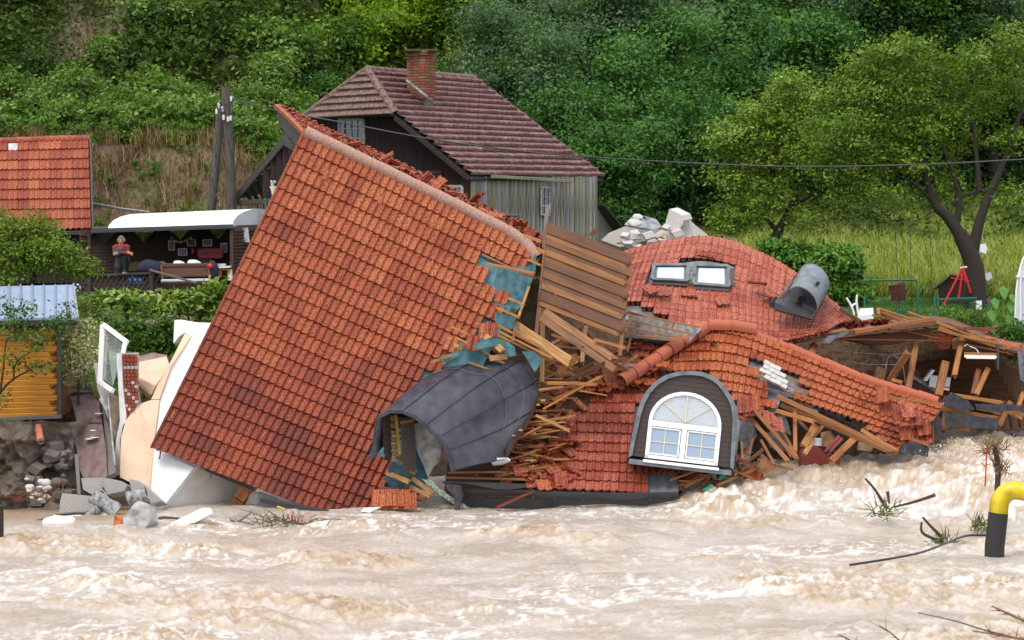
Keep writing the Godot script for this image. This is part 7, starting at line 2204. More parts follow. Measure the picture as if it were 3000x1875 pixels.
	# lattice fence with rail
	var fe := thing("lattice_fence", "dark brown diagonal lattice fence with a grey top rail before the shed", "fence", Q(12, 500, 1060, 65.0))
	var fd := 65.0
	beam(fe, "top_rail", Q(12, 130, 905, fd), Q(12, 900, 876, fd), 0.10, 0.06, M["old_wood"], 0)
	beam(fe, "bottom_rail", Q(12, 0, 1105, fd), Q(12, 900, 1080, fd), 0.06, 0.06, M["old_wood"], 0)
	beam(fe, "post", Q(12, 165, 900, fd), Q(12, 165, 1110, fd), 0.11, 0.10, M["old_wood"], 0, Vector3.BACK)
	beam(fe, "post", Q(12, 890, 880, fd), Q(12, 890, 1100, fd), 0.10, 0.10, M["old_wood"], 0, Vector3.BACK)
	for k in 17:
		var x := -60.0 + k * 58
		beam(fe, "lattice_slat", Q(12, x, 1095, fd + 0.02), Q(12, x + 120, 905, fd + 0.02), 0.05, 0.015, M["fence_brown"], 0, Vector3.BACK)
		beam(fe, "lattice_slat", Q(12, x + 120, 1090, fd + 0.05), Q(12, x, 900, fd + 0.05), 0.05, 0.015, M["fence_brown"], 0, Vector3.BACK)
	loose("slanting_plank", "long grey-brown plank slanting down from the fence in front of the bench", "plank", "", Q(12, 870, 838, 64.9), Q(12, 1420, 992, 64.6), 0.13, 0.05, M["fence_plank"], 0)
	# odds and ends behind the bench
	solo("cushion_heap", slab(QQ(12, [[640, 760], [700, 742], [850, 742], [872, 770], [840, 800], [700, 850], [620, 850]], 67.6), Vector3(0, 0, -0.5)), M["olive_cloth"], "olive cushion heap behind the man", "cushion")
	solo("dark_bundle", UNIT["stone1"], M["navy_cloth"], "navy cloth bundle at the end of the bench beside the fence", "bundle", "", Transform3D(Basis.from_scale(Vector3(0.75, 0.45, 0.4)), Q(12, 900, 815, 66.4)))
	solo("rucksack", UNIT["stone2"], M["navy_cloth"], "dark blue rucksack beside the bench end next to the table", "rucksack", "", Transform3D(Basis.from_scale(Vector3(0.32, 0.62, 0.35)), Q(12, 1605, 850, 66.0)))
	solo("red_pouch", UNIT["stone0"], M["red_paint"], "small red pouch on the dark rucksack", "pouch", "", Transform3D(Basis.from_scale(Vector3(0.15, 0.16, 0.15)), Q(12, 1578, 795, 65.8)))
	for e in [[1010, 768, 0.14, "olive_cloth", "olive pot behind the bench back"], [1210, 765, 0.17, "white_paint", "white dish behind the bench back"], [1385, 762, 0.20, "white_paint", "large white dish behind the bench back"]]:
		solo("dish", UNIT["stone0"], M[e[3]], e[4], "dish", "", Transform3D(Basis.from_scale(Vector3(e[2] * 2, e[2], e[2])), Q(12, e[0], e[1], 66.6)))
	var tb := thing("yellow_table", "pine table with white things piled on top at the shed corner", "table", Q(12, 1700, 960, 66.4))
	beam(tb, "top", Q(12, 1620, 812, 66.4), Q(12, 1825, 800, 66.4), 0.7, 0.05, M["white_paint"], 0)
	beam(tb, "apron", Q(12, 1640, 832, 66.2), Q(12, 1800, 828, 66.2), 0.04, 0.07, M["yellow_wood"], 0)
	for x in [1690, 1790]:
		beam(tb, "leg", Q(12, x, 830, 66.2), Q(12, x, 920, 66.2), 0.08, 0.08, M["yellow_wood"], 0, Vector3.BACK)
	part("papers", slab(QQ(12, [[1610, 770], [1750, 765], [1755, 790], [1615, 796]], 66.5), Vector3(0, 0, -0.3)), M["foam_board"], tb)
	solo("white_parasol", pipe(QQ(12, [[1822, 830], [1812, 900], [1808, 960]], 66.2), [0.02, 0.06, 0.08], 8), M["white_cloth"], "folded white cloth leaning at the shed corner", "cloth")
	solo("blue_tub", UNIT["stone1"], M["blue_plastic"], "blue plastic tub behind the lattice fence", "tub", "", Transform3D(Basis.from_scale(Vector3(0.45, 0.3, 0.3)), Q(12, 700, 980, 65.6)))
	solo("white_pot", UNIT["stone2"], M["white_wall"], "white planter at the end of the lattice fence", "pot", "", Transform3D(Basis.from_scale(Vector3(0.16, 0.3, 0.2)), Q(12, 35, 1060, 65.5)))
	solo("pale_pipe", pipe([P(265, 595, 73.5), P(360, 612, 73.0), P(440, 622, 72.5)], 0.035, 8), M["metal_pale"], "thin pale pipe running from the house to the shed roof", "pipe")


func make_poles() -> void:
	var t := thing("utility_pole", "weathered wooden twin utility pole with insulators and cables", "utility pole", P(660, 640, 72.0))
	part("pole", pipe([P(660, 255, 72.0), P(672, 430, 72.0), P(680, 650, 72.0)], [0.125, 0.135, 0.15], 12), M["old_pole"], t)
	part("brace_pole", pipe([P(648, 300, 72.3), P(633, 470, 72.3), P(615, 650, 72.3)], [0.12, 0.13, 0.15], 12), M["old_pole"], t)
	beam(t, "cross_bolt", P(632, 572, 72.0), P(690, 572, 72.0), 0.08, 0.08, M["old_pole"], 0)
	part("rusty_rod", pipe([P(655, 232, 72.0), P(648, 260, 72.0), P(643, 285, 72.0)], 0.015, 6), M["rust"], t)
	for e in [[678, 288], [652, 318], [640, 308], [668, 348], [635, 325], [676, 345], [655, 343]]:
		part("insulator", pipe([P(e[0], e[1] - 7, 71.8), P(e[0], e[1] - 2, 71.8), P(e[0], e[1] + 3, 71.8), P(e[0], e[1] + 8, 71.8)], [0.02, 0.05, 0.03, 0.045], 10), M["insulator"], t)
	for e in [[[635, 302], [640, 325], [648, 350], [640, 460], [625, 610]], [[680, 300], [682, 400], [690, 620]], [[672, 300], [655, 315], [640, 330]], [[680, 288], [700, 292], [722, 305], [722, 335], [705, 352], [690, 345]]]:
		part("pole_cable", pipe(smooth_path(PP(e, 71.75), 5), 0.014, 6), M["wire"], t)
	solo("overhead_cable", pipe(smooth_path([P(680, 292, 71.8), P(740, 305, 70.8), P(818, 326, 69.0), P(1000, 358, 66.0), P(1230, 402, 63.5), P(1500, 440, 61.5), P(1760, 462, 60.0), P(2050, 479, 58.5), P(2350, 488, 57.5), P(2700, 482, 56.5), P(3080, 462, 55.8)], 8), 0.022, 6), M["wire"], "black overhead cable sagging from the utility pole across the scene", "cable")
	var ws := thing("weather_station", "small white weather station on a thin mast beside the tilted roof", "weather station", P(803, 640, 60.0))
	part("mast", pipe([P(803, 660, 60.0), P(803, 560, 60.0)], 0.025, 8), M["metal_pale"], ws)
	part("rain_gauge", pipe([P(803, 575, 60.0), P(805, 560, 60.0), P(806, 548, 60.0), P(806, 545, 60.0)], [0.05, 0.09, 0.14, 0.13], 12), M["cream_plastic"], ws)
	part("arm", pipe([P(800, 545, 60.0), P(800, 535, 60.0)], 0.02, 6), M["cream_plastic"], ws)
	for e in [[797, 541], [805, 533], [796, 533]]:
		part("cup", UNIT["stone0"], M["cream_plastic"], ws, Transform3D(Basis.from_scale(Vector3.ONE * 0.07), P(e[0], e[1], 60.0)))
	solo("green_post", pipe([P(778, 580, 68.0), P(780, 660, 68.0)], 0.035, 8), M["green_paint"], "thin green steel post under the barn roof overhang", "post")


# ---------------------------------------------------------------- the old barn
func course(a0: Vector3, a1: Vector3, b0: Vector3, b1: Vector3, nn: Vector3, tones: Array) -> ArrayMesh:
	# one row of tiles between the line a0-a1 (upper) and b0-b1 (lower), ribbed and a little uneven
	var mb := MB.new()
	var n := int((b1 - b0).length() / 0.07)
	var rows := [[], [], []]
	var cols := []
	var lift := 0.0
	for k in n + 1:
		var f := float(k) / n
		if k % 3 == 0:
			lift = R(0.0, 0.03)
		mb.col = tones[rng.randi() % tones.size()].lerp(tones[0], 0.55) * R(0.9, 1.1)
		cols.append(mb.col)
		var rib := 0.018 * (1.0 if k % 3 == 0 else 0.0)
		var low := b0.lerp(b1, f)
		rows[0].append(a0.lerp(a1, f) + nn * (rib * 0.5 - 0.01))
		rows[1].append(low + nn * (0.075 + rib + lift))
		rows[2].append(low + nn * (0.005) + (low - a0.lerp(a1, f)).normalized() * 0.004)
	mb.grid(rows, 1.0)
	for r in 3:
		for k in n + 1:
			mb.c[r * (n + 1) + k] = cols[k]
	return mb.done()


func make_barn() -> void:
	rng.seed = 801
	var t := thing("old_barn", "old wooden barn with a maroon half-hipped tile roof and grey side boards", "barn", P(1377, 760, 66.2))
	var A := P(1377, 512, 66.0)
	var B := P(1768, 517, 70.2)
	var R1 := P(1075, 200, 68.3)
	var R2 := P(1390, 228, 72.2)
	var JR := P(1160, 333, 66.9)
	var JL := P(880, 347, 70.2)
	var E := P(690, 575, 72.4)
	var roof := part("roof", slab([R1 - Vector3(0, 0.12, 0), R2 - Vector3(0, 0.12, 0), B - Vector3(0, 0.1, 0), A - Vector3(0, 0.1, 0), JR - Vector3(0, 0.1, 0)], Vector3(-0.02, -0.06, -0.03)), M["old_wood"], t)
	var nn := (R2 - R1).cross(A - JR).normalized()
	if nn.y < 0:
		nn = -nn
	var tones := [Color(0.25, 0.125, 0.115), Color(0.30, 0.10, 0.105), Color(0.22, 0.13, 0.115), Color(0.29, 0.17, 0.15), Color(0.20, 0.085, 0.085)]
	var pale := tones + [Color(0.34, 0.29, 0.27), Color(0.32, 0.25, 0.235)]
	var n := 18
	var lf := func(h: float) -> Vector3:
		return R1.lerp(JR, h / 0.44) if h < 0.44 else JR.lerp(A, (h - 0.44) / 0.56)
	for k in n:
		var h0 := float(k) / n
		var h1 := (k + 1.0) / n
		part("tile_course", course(lf.call(h0), R2.lerp(B, h0), lf.call(h1), R2.lerp(B, h1), nn, pale if k > 6 else tones), M["barn_tile"], roof)
	var n2 := (JR - R1).cross(JL - R1).normalized()
	if n2.z < 0:
		n2 = -n2
	for k in 7:
		var h0 := maxf(0.03, k / 7.0)
		var h1 := (k + 1.0) / 7.0
		part("tile_course", course(R1.lerp(JL, h0), R1.lerp(JR, h0), R1.lerp(JL, h1), R1.lerp(JR, h1), n2, [Color(0.31, 0.20, 0.165), Color(0.27, 0.16, 0.135), Color(0.34, 0.24, 0.20), Color(0.26, 0.12, 0.11)]), M["barn_tile"], roof)
	part("hip_board", slab([R1 - n2 * 0.06, JR - n2 * 0.06, JL - n2 * 0.06], -n2 * 0.05), M["old_wood"], roof)
	ridge_tiles(roof, [JR, R1], (nn + n2).normalized(), 0.12, 0.36, ["barn_ridge"])
	ridge_tiles(roof, [JL, R1], (n2 + Vector3(-0.5, 0.5, 0)).normalized(), 0.11, 0.36, ["barn_ridge"])
	ridge_tiles(roof, [R1, R2], Vector3.UP, 0.11, 0.36, ["barn_ridge"])
	ridge_tiles(roof, [R2, R2.lerp(B, 0.5), B], nn, 0.07, 0.40, ["barn_ridge"])
	# far slope, seen only along its edge
	part("far_slope", slab([R1, JL, E, P(760, 560, 77.0), R2], Vector3(0, -0.1, 0)), M["old_wood"], roof)
	beam(t, "bargeboard", JL + Vector3(0, -0.08, 0), E + Vector3(0, -0.08, 0), 0.06, 0.22, M["old_wood"], 0)
	beam(t, "bargeboard", JR + Vector3(-0.03, -0.12, 0.05), A + Vector3(-0.03, -0.12, 0.05), 0.05, 0.13, M["barn_dark"], 0)
	beam(t, "eaves_beam", E + Vector3(0.1, -0.2, 0), P(800, 590, 70.8), 0.16, 0.16, M["old_wood"], 0)
	for k in 5:
		beam(t, "rafter_end", P(715 + k * 18, 560 - k * 17, 72.2 - k * 0.25), P(740 + k * 18, 592, 73.0 - k * 0.25), 0.08, 0.10, M["barn_dark"], 0)
	# gable boards
	var topline := [[690, 580], [880, 352], [1160, 342], [1377, 518]]
	var gd := func(px: float) -> float:
		return lerpf(71.6, 66.2, (px - 760.0) / (1376.0 - 760.0))
	var x := 770.0
	while x < 1374:
		var w := minf(R(15, 22), 1375.0 - x)
		var ty := 0.0
		for k in 3:
			if x >= topline[k][0] and x <= topline[k + 1][0]:
				ty = lerpf(topline[k][1], topline[k + 1][1], (x + w * 0.5 - topline[k][0]) / (topline[k + 1][0] - topline[k][0]))
		var d: float = gd.call(x + w * 0.5) - R(0, 0.03)
		var m: String = ["barn_dark", "barn_brown", "barn_dark", "barn_dark"][rng.randi() % 4] if x > 1080 else "barn_dark"
		beam(t, "gable_board", P(x + w * 0.5, ty, d), P(x + w * 0.5, 720, d), w * 0.0094, 0.03, M[m], 0, Vector3.BACK)
		x += w
	for e in [[1200, 508, 1290, 505], [1235, 520, 1288, 518], [1290, 500, 1292, 600]]:
		beam(t, "rail", P(e[0], e[1], gd.call(e[0]) - 0.06), P(e[2], e[3], gd.call(e[2]) - 0.06), 0.10, 0.06, M["barn_brown"], 0, Vector3.BACK)
	part("gable_core", slab([P(770, 500, 71.75), P(890, 362, 70.7), P(1160, 352, 68.3), P(1372, 522, 66.45), P(1372, 740, 66.45), P(770, 740, 71.75)], Vector3(0, 0, -0.1)), M["interior"], t)
	part("gable_hole_shade", pipe([P(1216, 443, 67.52), P(1216, 443, 67.50)], 0.065, 14), M["barn_dark"], t)  # flat dark disc; its colour paints the shade inside a round hole
	# grey side boards
	x = 1379.0
	while x < 1748:
		var w := minf(R(9, 15), 1750.0 - x)
		var f := (x + w * 0.5 - 1377.0) / (1768.0 - 1377.0)
		var d := lerpf(66.15, 70.1, f) - R(0, 0.03)
		var m: String = ["barn_grey", "barn_grey", "barn_grey", "barn_grey_dark", "barn_grey_moss"][rng.randi() % 5]
		beam(t, "side_board", P(x + w * 0.5, 516 + R(0, 2), d), P(x + w * 0.5, 720, d), w * 0.0098, 0.03, M[m], 0, Vector3.BACK)
		x += w
	part("side_core", slab([P(1380, 520, 66.35), P(1746, 524, 70.2), P(1746, 740, 70.2), P(1380, 740, 66.35)], Vector3(-0.05, 0, -0.05)), M["interior"], t)
	beam(t, "side_gutter", P(1443, 517, 66.5), P(1672, 531, 68.8), 0.14, 0.09, M["barn_grey_moss"], 0)
	beam(t, "downpipe", P(1645, 532, 68.7), P(1646, 690, 68.7), 0.08, 0.07, M["barn_grey_dark"], 0, Vector3.BACK)
	beam(t, "sill_rail", P(1460, 628, 66.9), P(1515, 630, 67.4), 0.06, 0.10, M["barn_grey_dark"], 0, Vector3.BACK)
	# windows
	for e in [[993, 350, 1066, 432, 2, 3, gd.call(993.0) - 0.07], [1309, 546, 1354, 605, 1, 1, gd.call(1309.0) - 0.07], [1586, 549, 1611, 630, 2, 3, 68.1]]:
		var d: float = e[6]
		var dr: float = d + (gd.call(float(e[2])) - gd.call(float(e[0])) if e[0] < 1400 else 0.25)
		var at := func(px: float, py: float, o: float) -> Vector3:
			return P(px, py, lerpf(d, dr, (px - e[0]) / (e[2] - e[0])) - o)
		var w := part("window", slab([at.call(e[0], e[1], 0.0), at.call(e[2], e[1], 0.0), at.call(e[2], e[3], 0.0), at.call(e[0], e[3], 0.0)], Vector3(0, 0, -0.03)), M["glass_dark"], t)
		var th := 0.075 if e[0] < 1400 else 0.05
		for q in [[e[0], e[1], e[2], e[1]], [e[0], e[3], e[2], e[3]], [e[0], e[1], e[0], e[3]], [e[2], e[1], e[2], e[3]]]:
			beam(w, "frame", at.call(q[0], q[1], 0.02), at.call(q[2], q[3], 0.02), th, 0.05, M["old_white"], 0, Vector3.BACK)
		for k in range(1, e[4]):
			var xx: float = lerpf(e[0], e[2], float(k) / e[4])
			beam(w, "mullion", at.call(xx, e[1], 0.02), at.call(xx, e[3], 0.02), 0.06 if e[0] < 1400 else 0.03, 0.04, M["old_white"], 0, Vector3.BACK)
		for k in range(1, e[5]):
			var yy: float = lerpf(e[1], e[3], float(k) / e[5])
			beam(w, "glazing_bar", at.call(e[0], yy, 0.02), at.call(e[2], yy, 0.02), 0.025, 0.03, M["old_white"], 0, Vector3.BACK)
	# chimney, brick by brick
	var ch := part("chimney", slab([P(1196, 160, 68.6), P(1246, 160, 68.2), P(1270, 160, 68.6), P(1225, 160, 69.0)], Vector3(0, -2.0, 0)), M["mortar"], roof)
	var cor := [Vector2(1194, 68.6), Vector2(1247, 68.15), Vector2(1273, 68.65), Vector2(1222, 69.05)]
	for r in 17:
		var y := 152.0 + r * 8.4
		var grow := 0.06 if r < 2 else 0.0
		for s in 3:
			var a: Vector2 = cor[[3, 0, 1][s]]
			var b: Vector2 = cor[[0, 1, 2][s]]
			var cnt := 3 if s == 1 else 2
			for k in cnt:
				var f0: float = clampf((k - (0.5 if r % 2 else 0.0)) / (cnt - (0.5 if r % 2 else 0.0)), 0, 1)
				var f1: float = clampf((k + 1 - (0.5 if r % 2 else 0.0)) / (cnt - (0.5 if r % 2 else 0.0)), 0, 1)
				var p0 := P(lerpf(a.x, b.x, f0), y, lerpf(a.y, b.y, f0))
				var p1 := P(lerpf(a.x, b.x, f1), y, lerpf(a.y, b.y, f1))
				p0.y = P(1247, y, 68.4).y
				p1.y = p0.y
				var outw := Vector3(0, 0, 1) * grow
				beam(ch, "brick", p0.lerp(p1, 0.03) + outw, p0.lerp(p1, 0.97) + outw, 0.06, 0.072, M[["brick_a", "brick_b", "brick_a", "brick_c"][rng.randi() % 4]], 0)
	beam(ch, "cap", P(1186, 149, 68.5), P(1280, 149, 68.5), 0.75, 0.06, M["moss"], 0)
	part("chimney_flashing", slab([P(1188, 236, 68.25), P(1250, 285, 67.7), P(1275, 305, 67.9), P(1262, 300, 67.9), P(1200, 255, 68.3)], nn * 0.06), M["old_white"], roof)
	# lean-to behind the right corner
	part("lean_to", slab([P(1750, 605, 70.5), P(1800, 668, 72.0), P(1800, 720, 72.0), P(1750, 720, 70.5)], Vector3(0, 0, -0.1)), M["barn_grey_dark"], t)
	beam(t, "lean_to_roof", P(1748, 600, 70.4), P(1808, 672, 71.8), 0.5, 0.06, M["old_wood"], 0)


# ---------------------------------------------------------------- the man at the fence
func capsule(p: Vector3, a: Vector3, b: Vector3, ra: float, rb: float) -> float:
	var ab := b - a
	var h := clampf((p - a).dot(ab) / maxf(0.00001, ab.dot(ab)), 0, 1)
	return (p - a - ab * h).length() - lerpf(ra, rb, h)


# surface nets over a list of [a, b, ra, rb, colour] bones joined smoothly
func flesh(bones: Array, cell: float, blend: float) -> ArrayMesh:
	var lo := Vector3.ONE * 1e9
	var hi := -lo
	for b in bones:
		var r := maxf(b[2], b[3]) + cell * 2
		lo = lo.min((b[0] as Vector3).min(b[1]) - Vector3.ONE * r)
		hi = hi.max((b[0] as Vector3).max(b[1]) + Vector3.ONE * r)
	var nx := int((hi.x - lo.x) / cell) + 2
	var ny := int((hi.y - lo.y) / cell) + 2
	var nz := int((hi.z - lo.z) / cell) + 2
	var field := PackedFloat32Array()
	field.resize(nx * ny * nz)
	field.fill(1.0)
	for b in bones:
		var r := maxf(b[2], b[3]) + blend + cell * 2
		var l := ((b[0] as Vector3).min(b[1]) - Vector3.ONE * r - lo) / cell
		var h := ((b[0] as Vector3).max(b[1]) + Vector3.ONE * r - lo) / cell
		for z in range(maxi(0, int(l.z)), mini(nz, int(h.z) + 1)):
			for y in range(maxi(0, int(l.y)), mini(ny, int(h.y) + 1)):
				for x in range(maxi(0, int(l.x)), mini(nx, int(h.x) + 1)):
					var k := x + nx * (y + ny * z)
					var d := capsule(lo + Vector3(x, y, z) * cell, b[0], b[1], b[2], b[3])
					var o := field[k]
					var q := maxf(blend - absf(d - o), 0.0) / blend
					field[k] = minf(d, o) - q * q * blend * 0.25
	var mb := MB.new()
	var id := PackedInt32Array()
	id.resize(nx * ny * nz)
	id.fill(-1)
	for z in nz - 1:
		for y in ny - 1:
			for x in nx - 1:
				var k := x + nx * (y + ny * z)
				var sum := Vector3.ZERO
				var cnt := 0
				for e in [[0, 1], [0, 2], [0, 4], [1, 3], [1, 5], [2, 3], [2, 6], [4, 5], [4, 6], [3, 7], [5, 7], [6, 7]]:
					var ka: int = k + (e[0] & 1) + nx * ((e[0] >> 1 & 1) + ny * (e[0] >> 2))
					var kb: int = k + (e[1] & 1) + nx * ((e[1] >> 1 & 1) + ny * (e[1] >> 2))
					var fa := field[ka]
					var fb := field[kb]
					if (fa < 0) != (fb < 0):
						var s := fa / (fa - fb)
						sum += Vector3(e[0] & 1, e[0] >> 1 & 1, e[0] >> 2).lerp(Vector3(e[1] & 1, e[1] >> 1 & 1, e[1] >> 2), s)
						cnt += 1
				if cnt:
					var p := lo + (Vector3(x, y, z) + sum / cnt) * cell
					id[k] = mb.v.size()
					var best := 1e9
					for b in bones:
						var d := capsule(p, b[0], b[1], b[2], b[3])
						if d < best:
							best = d
							mb.col = b[4]
					mb.vert(p, Vector3(field[k + 1] - field[k], field[k + nx] - field[k], field[k + nx * ny] - field[k]).normalized())
	for z in range(1, nz - 1):
		for y in range(1, ny - 1):
			for x in range(1, nx - 1):
				var k := x + nx * (y + ny * z)
				for ax in 3:
					var st: int = [1, nx, nx * ny][ax]
					var u: int = [nx, nx * ny, 1][ax]
					var v: int = [nx * ny, 1, nx][ax]
					var a := field[k]
					var b := field[k + st]
					if (a < 0) == (b < 0):
						continue
					var q := [id[k], id[k - u], id[k - u - v], id[k - v]]
					if q.min() < 0:
						continue
					if a < 0:
						mb.i.append_array([q[0], q[2], q[1], q[0], q[3], q[2]])
					else:
						mb.i.append_array([q[0], q[1], q[2], q[0], q[2], q[3]])
	return mb.done()


func make_man() -> void:
	var t := thing("person", "person in a grey and red jacket resting one foot on the fence rail", "person", Q(12, 520, 1000, 65.5))
	var S := func(x: float, y: float, z := 0.0) -> Vector3:
		return Q(12, x, y, 65.45) + Vector3(0, 0, z)
	var grey := Color(0.05, 0.053, 0.06)
	var red := Color(0.36, 0.012, 0.018)
	var dark := Color(0.022, 0.024, 0.028)
	var skin := Color(0.45, 0.225, 0.15)
	var shoe := Color(0.03, 0.03, 0.035)
	var bones := [
		[S.call(520, 790), S.call(530, 700, 0.02), 0.135, 0.14, grey], [S.call(530, 700, 0.02), S.call(535, 620, 0.02), 0.14, 0.15, grey], [S.call(475, 588), S.call(600, 582), 0.075, 0.075, grey],
		[S.call(540, 600, 0.12), S.call(535, 770, 0.10), 0.045, 0.04, red], [S.call(505, 560, 0.06), S.call(530, 600, 0.11), 0.035, 0.03, red], [S.call(575, 560, 0.06), S.call(552, 600, 0.11), 0.035, 0.03, red],
		[S.call(455, 575, 0.02), S.call(490, 556), 0.05, 0.05, red], [S.call(618, 568, 0.02), S.call(585, 556), 0.05, 0.05, red],
		[S.call(537, 575), S.call(537, 545, 0.01), 0.06, 0.055, skin],
		[S.call(466, 590), S.call(468, 652, 0.14), 0.062, 0.052, grey], [S.call(468, 652, 0.14), S.call(545, 640, 0.30), 0.05, 0.043, grey], [S.call(545, 640, 0.30), S.call(622, 640, 0.30), 0.043, 0.042, grey], [S.call(605, 641, 0.30), S.call(624, 640, 0.30), 0.046, 0.046, red],
		[S.call(612, 585), S.call(628, 640, 0.12), 0.06, 0.05, grey], [S.call(628, 640, 0.12), S.call(540, 652, 0.24), 0.05, 0.042, grey],
		[S.call(545, 790, 0.02), S.call(592, 690, 0.22), 0.10, 0.075, dark], [S.call(592, 690, 0.22), S.call(588, 840, 0.20), 0.07, 0.048, dark],
		[S.call(500, 790), S.call(498, 880, 0.02), 0.10, 0.08, dark], [S.call(498, 880, 0.02), S.call(500, 985, 0.0), 0.078, 0.05, dark],
		[S.call(625, 760, 0.0), S.call(615, 700, 0.0), 0.03, 0.05, grey],
		[S.call(588, 858, 0.18), S.call(606, 864, 0.36), 0.045, 0.04, shoe], [S.call(500, 990, 0.0), S.call(502, 995, 0.16), 0.045, 0.04, shoe],
	]
	# hands: palm and five fingers each, the near one a loose fist on the knee, the other reaching past it
	for h in [[S.call(640, 644, 0.31), Vector3(1, -0.12, 0.1).normalized()], [S.call(522, 654, 0.28), Vector3(-0.8, 0.1, 0.5).normalized()]]:
		var dir: Vector3 = h[1]
		var up := Vector3.UP
		bones.append([h[0] - dir * 0.05, h[0] + dir * 0.05, 0.032, 0.036, skin])
		for k in 4:
			var o: Vector3 = h[0] + dir * 0.07 + up * (0.028 - k * 0.019)
			var mid: Vector3 = o + dir * [0.035, 0.042, 0.04, 0.03][k]
			bones.append([o, mid, 0.011, 0.010, skin])
			bones.append([mid, mid + (dir * 0.2 + Vector3(0, -0.8, 0.4)).normalized() * 0.035, 0.010, 0.008, skin])
		bones.append([h[0] + up * 0.03, h[0] + up * 0.05 + dir * 0.05 + Vector3(0, 0, 0.03), 0.012, 0.010, skin])
	part("body", flesh(bones, 0.017, 0.035), M["cloth_tint"], t)
	var hair := Color(0.13, 0.125, 0.12)
	var hc: Vector3 = S.call(537, 497, 0.02)
	var hb := [[hc + Vector3(0, 0.03, -0.01), hc + Vector3(0, 0.02, 0.0), 0.088, 0.085, skin], [hc + Vector3(0, -0.03, 0.02), hc + Vector3(0, -0.085, 0.03), 0.070, 0.048, skin], [hc + Vector3(0.0, 0.005, 0.095), hc + Vector3(0.004, -0.03, 0.115), 0.012, 0.017, skin],
		[hc + Vector3(-0.092, -0.01, 0), hc + Vector3(-0.09, 0.02, 0), 0.012, 0.014, skin], [hc + Vector3(0.092, -0.01, 0), hc + Vector3(0.09, 0.02, 0), 0.012, 0.014, skin],
		[hc + Vector3(0, 0.055, -0.03), hc + Vector3(0, 0.06, 0.012), 0.085, 0.072, hair], [hc + Vector3(-0.05, 0.0, -0.04), hc + Vector3(0.05, 0.0, -0.04), 0.068, 0.068, hair],
		[hc + Vector3(-0.045, 0.018, 0.078), hc + Vector3(-0.02, 0.02, 0.086), 0.010, 0.010, Color(0.12, 0.09, 0.08)], [hc + Vector3(0.022, 0.02, 0.086), hc + Vector3(0.047, 0.018, 0.078), 0.010, 0.010, Color(0.12, 0.09, 0.08)],
		[hc + Vector3(-0.022, -0.062, 0.082), hc + Vector3(0.022, -0.062, 0.082), 0.007, 0.007, Color(0.25, 0.08, 0.07)]]
	part("head", flesh(hb, 0.008, 0.018), M["cloth_tint"], t)
	beam(t, "shoe_sole", S.call(580, 871, 0.15), S.call(608, 874, 0.40), 0.09, 0.025, M["white_paint"], 0)


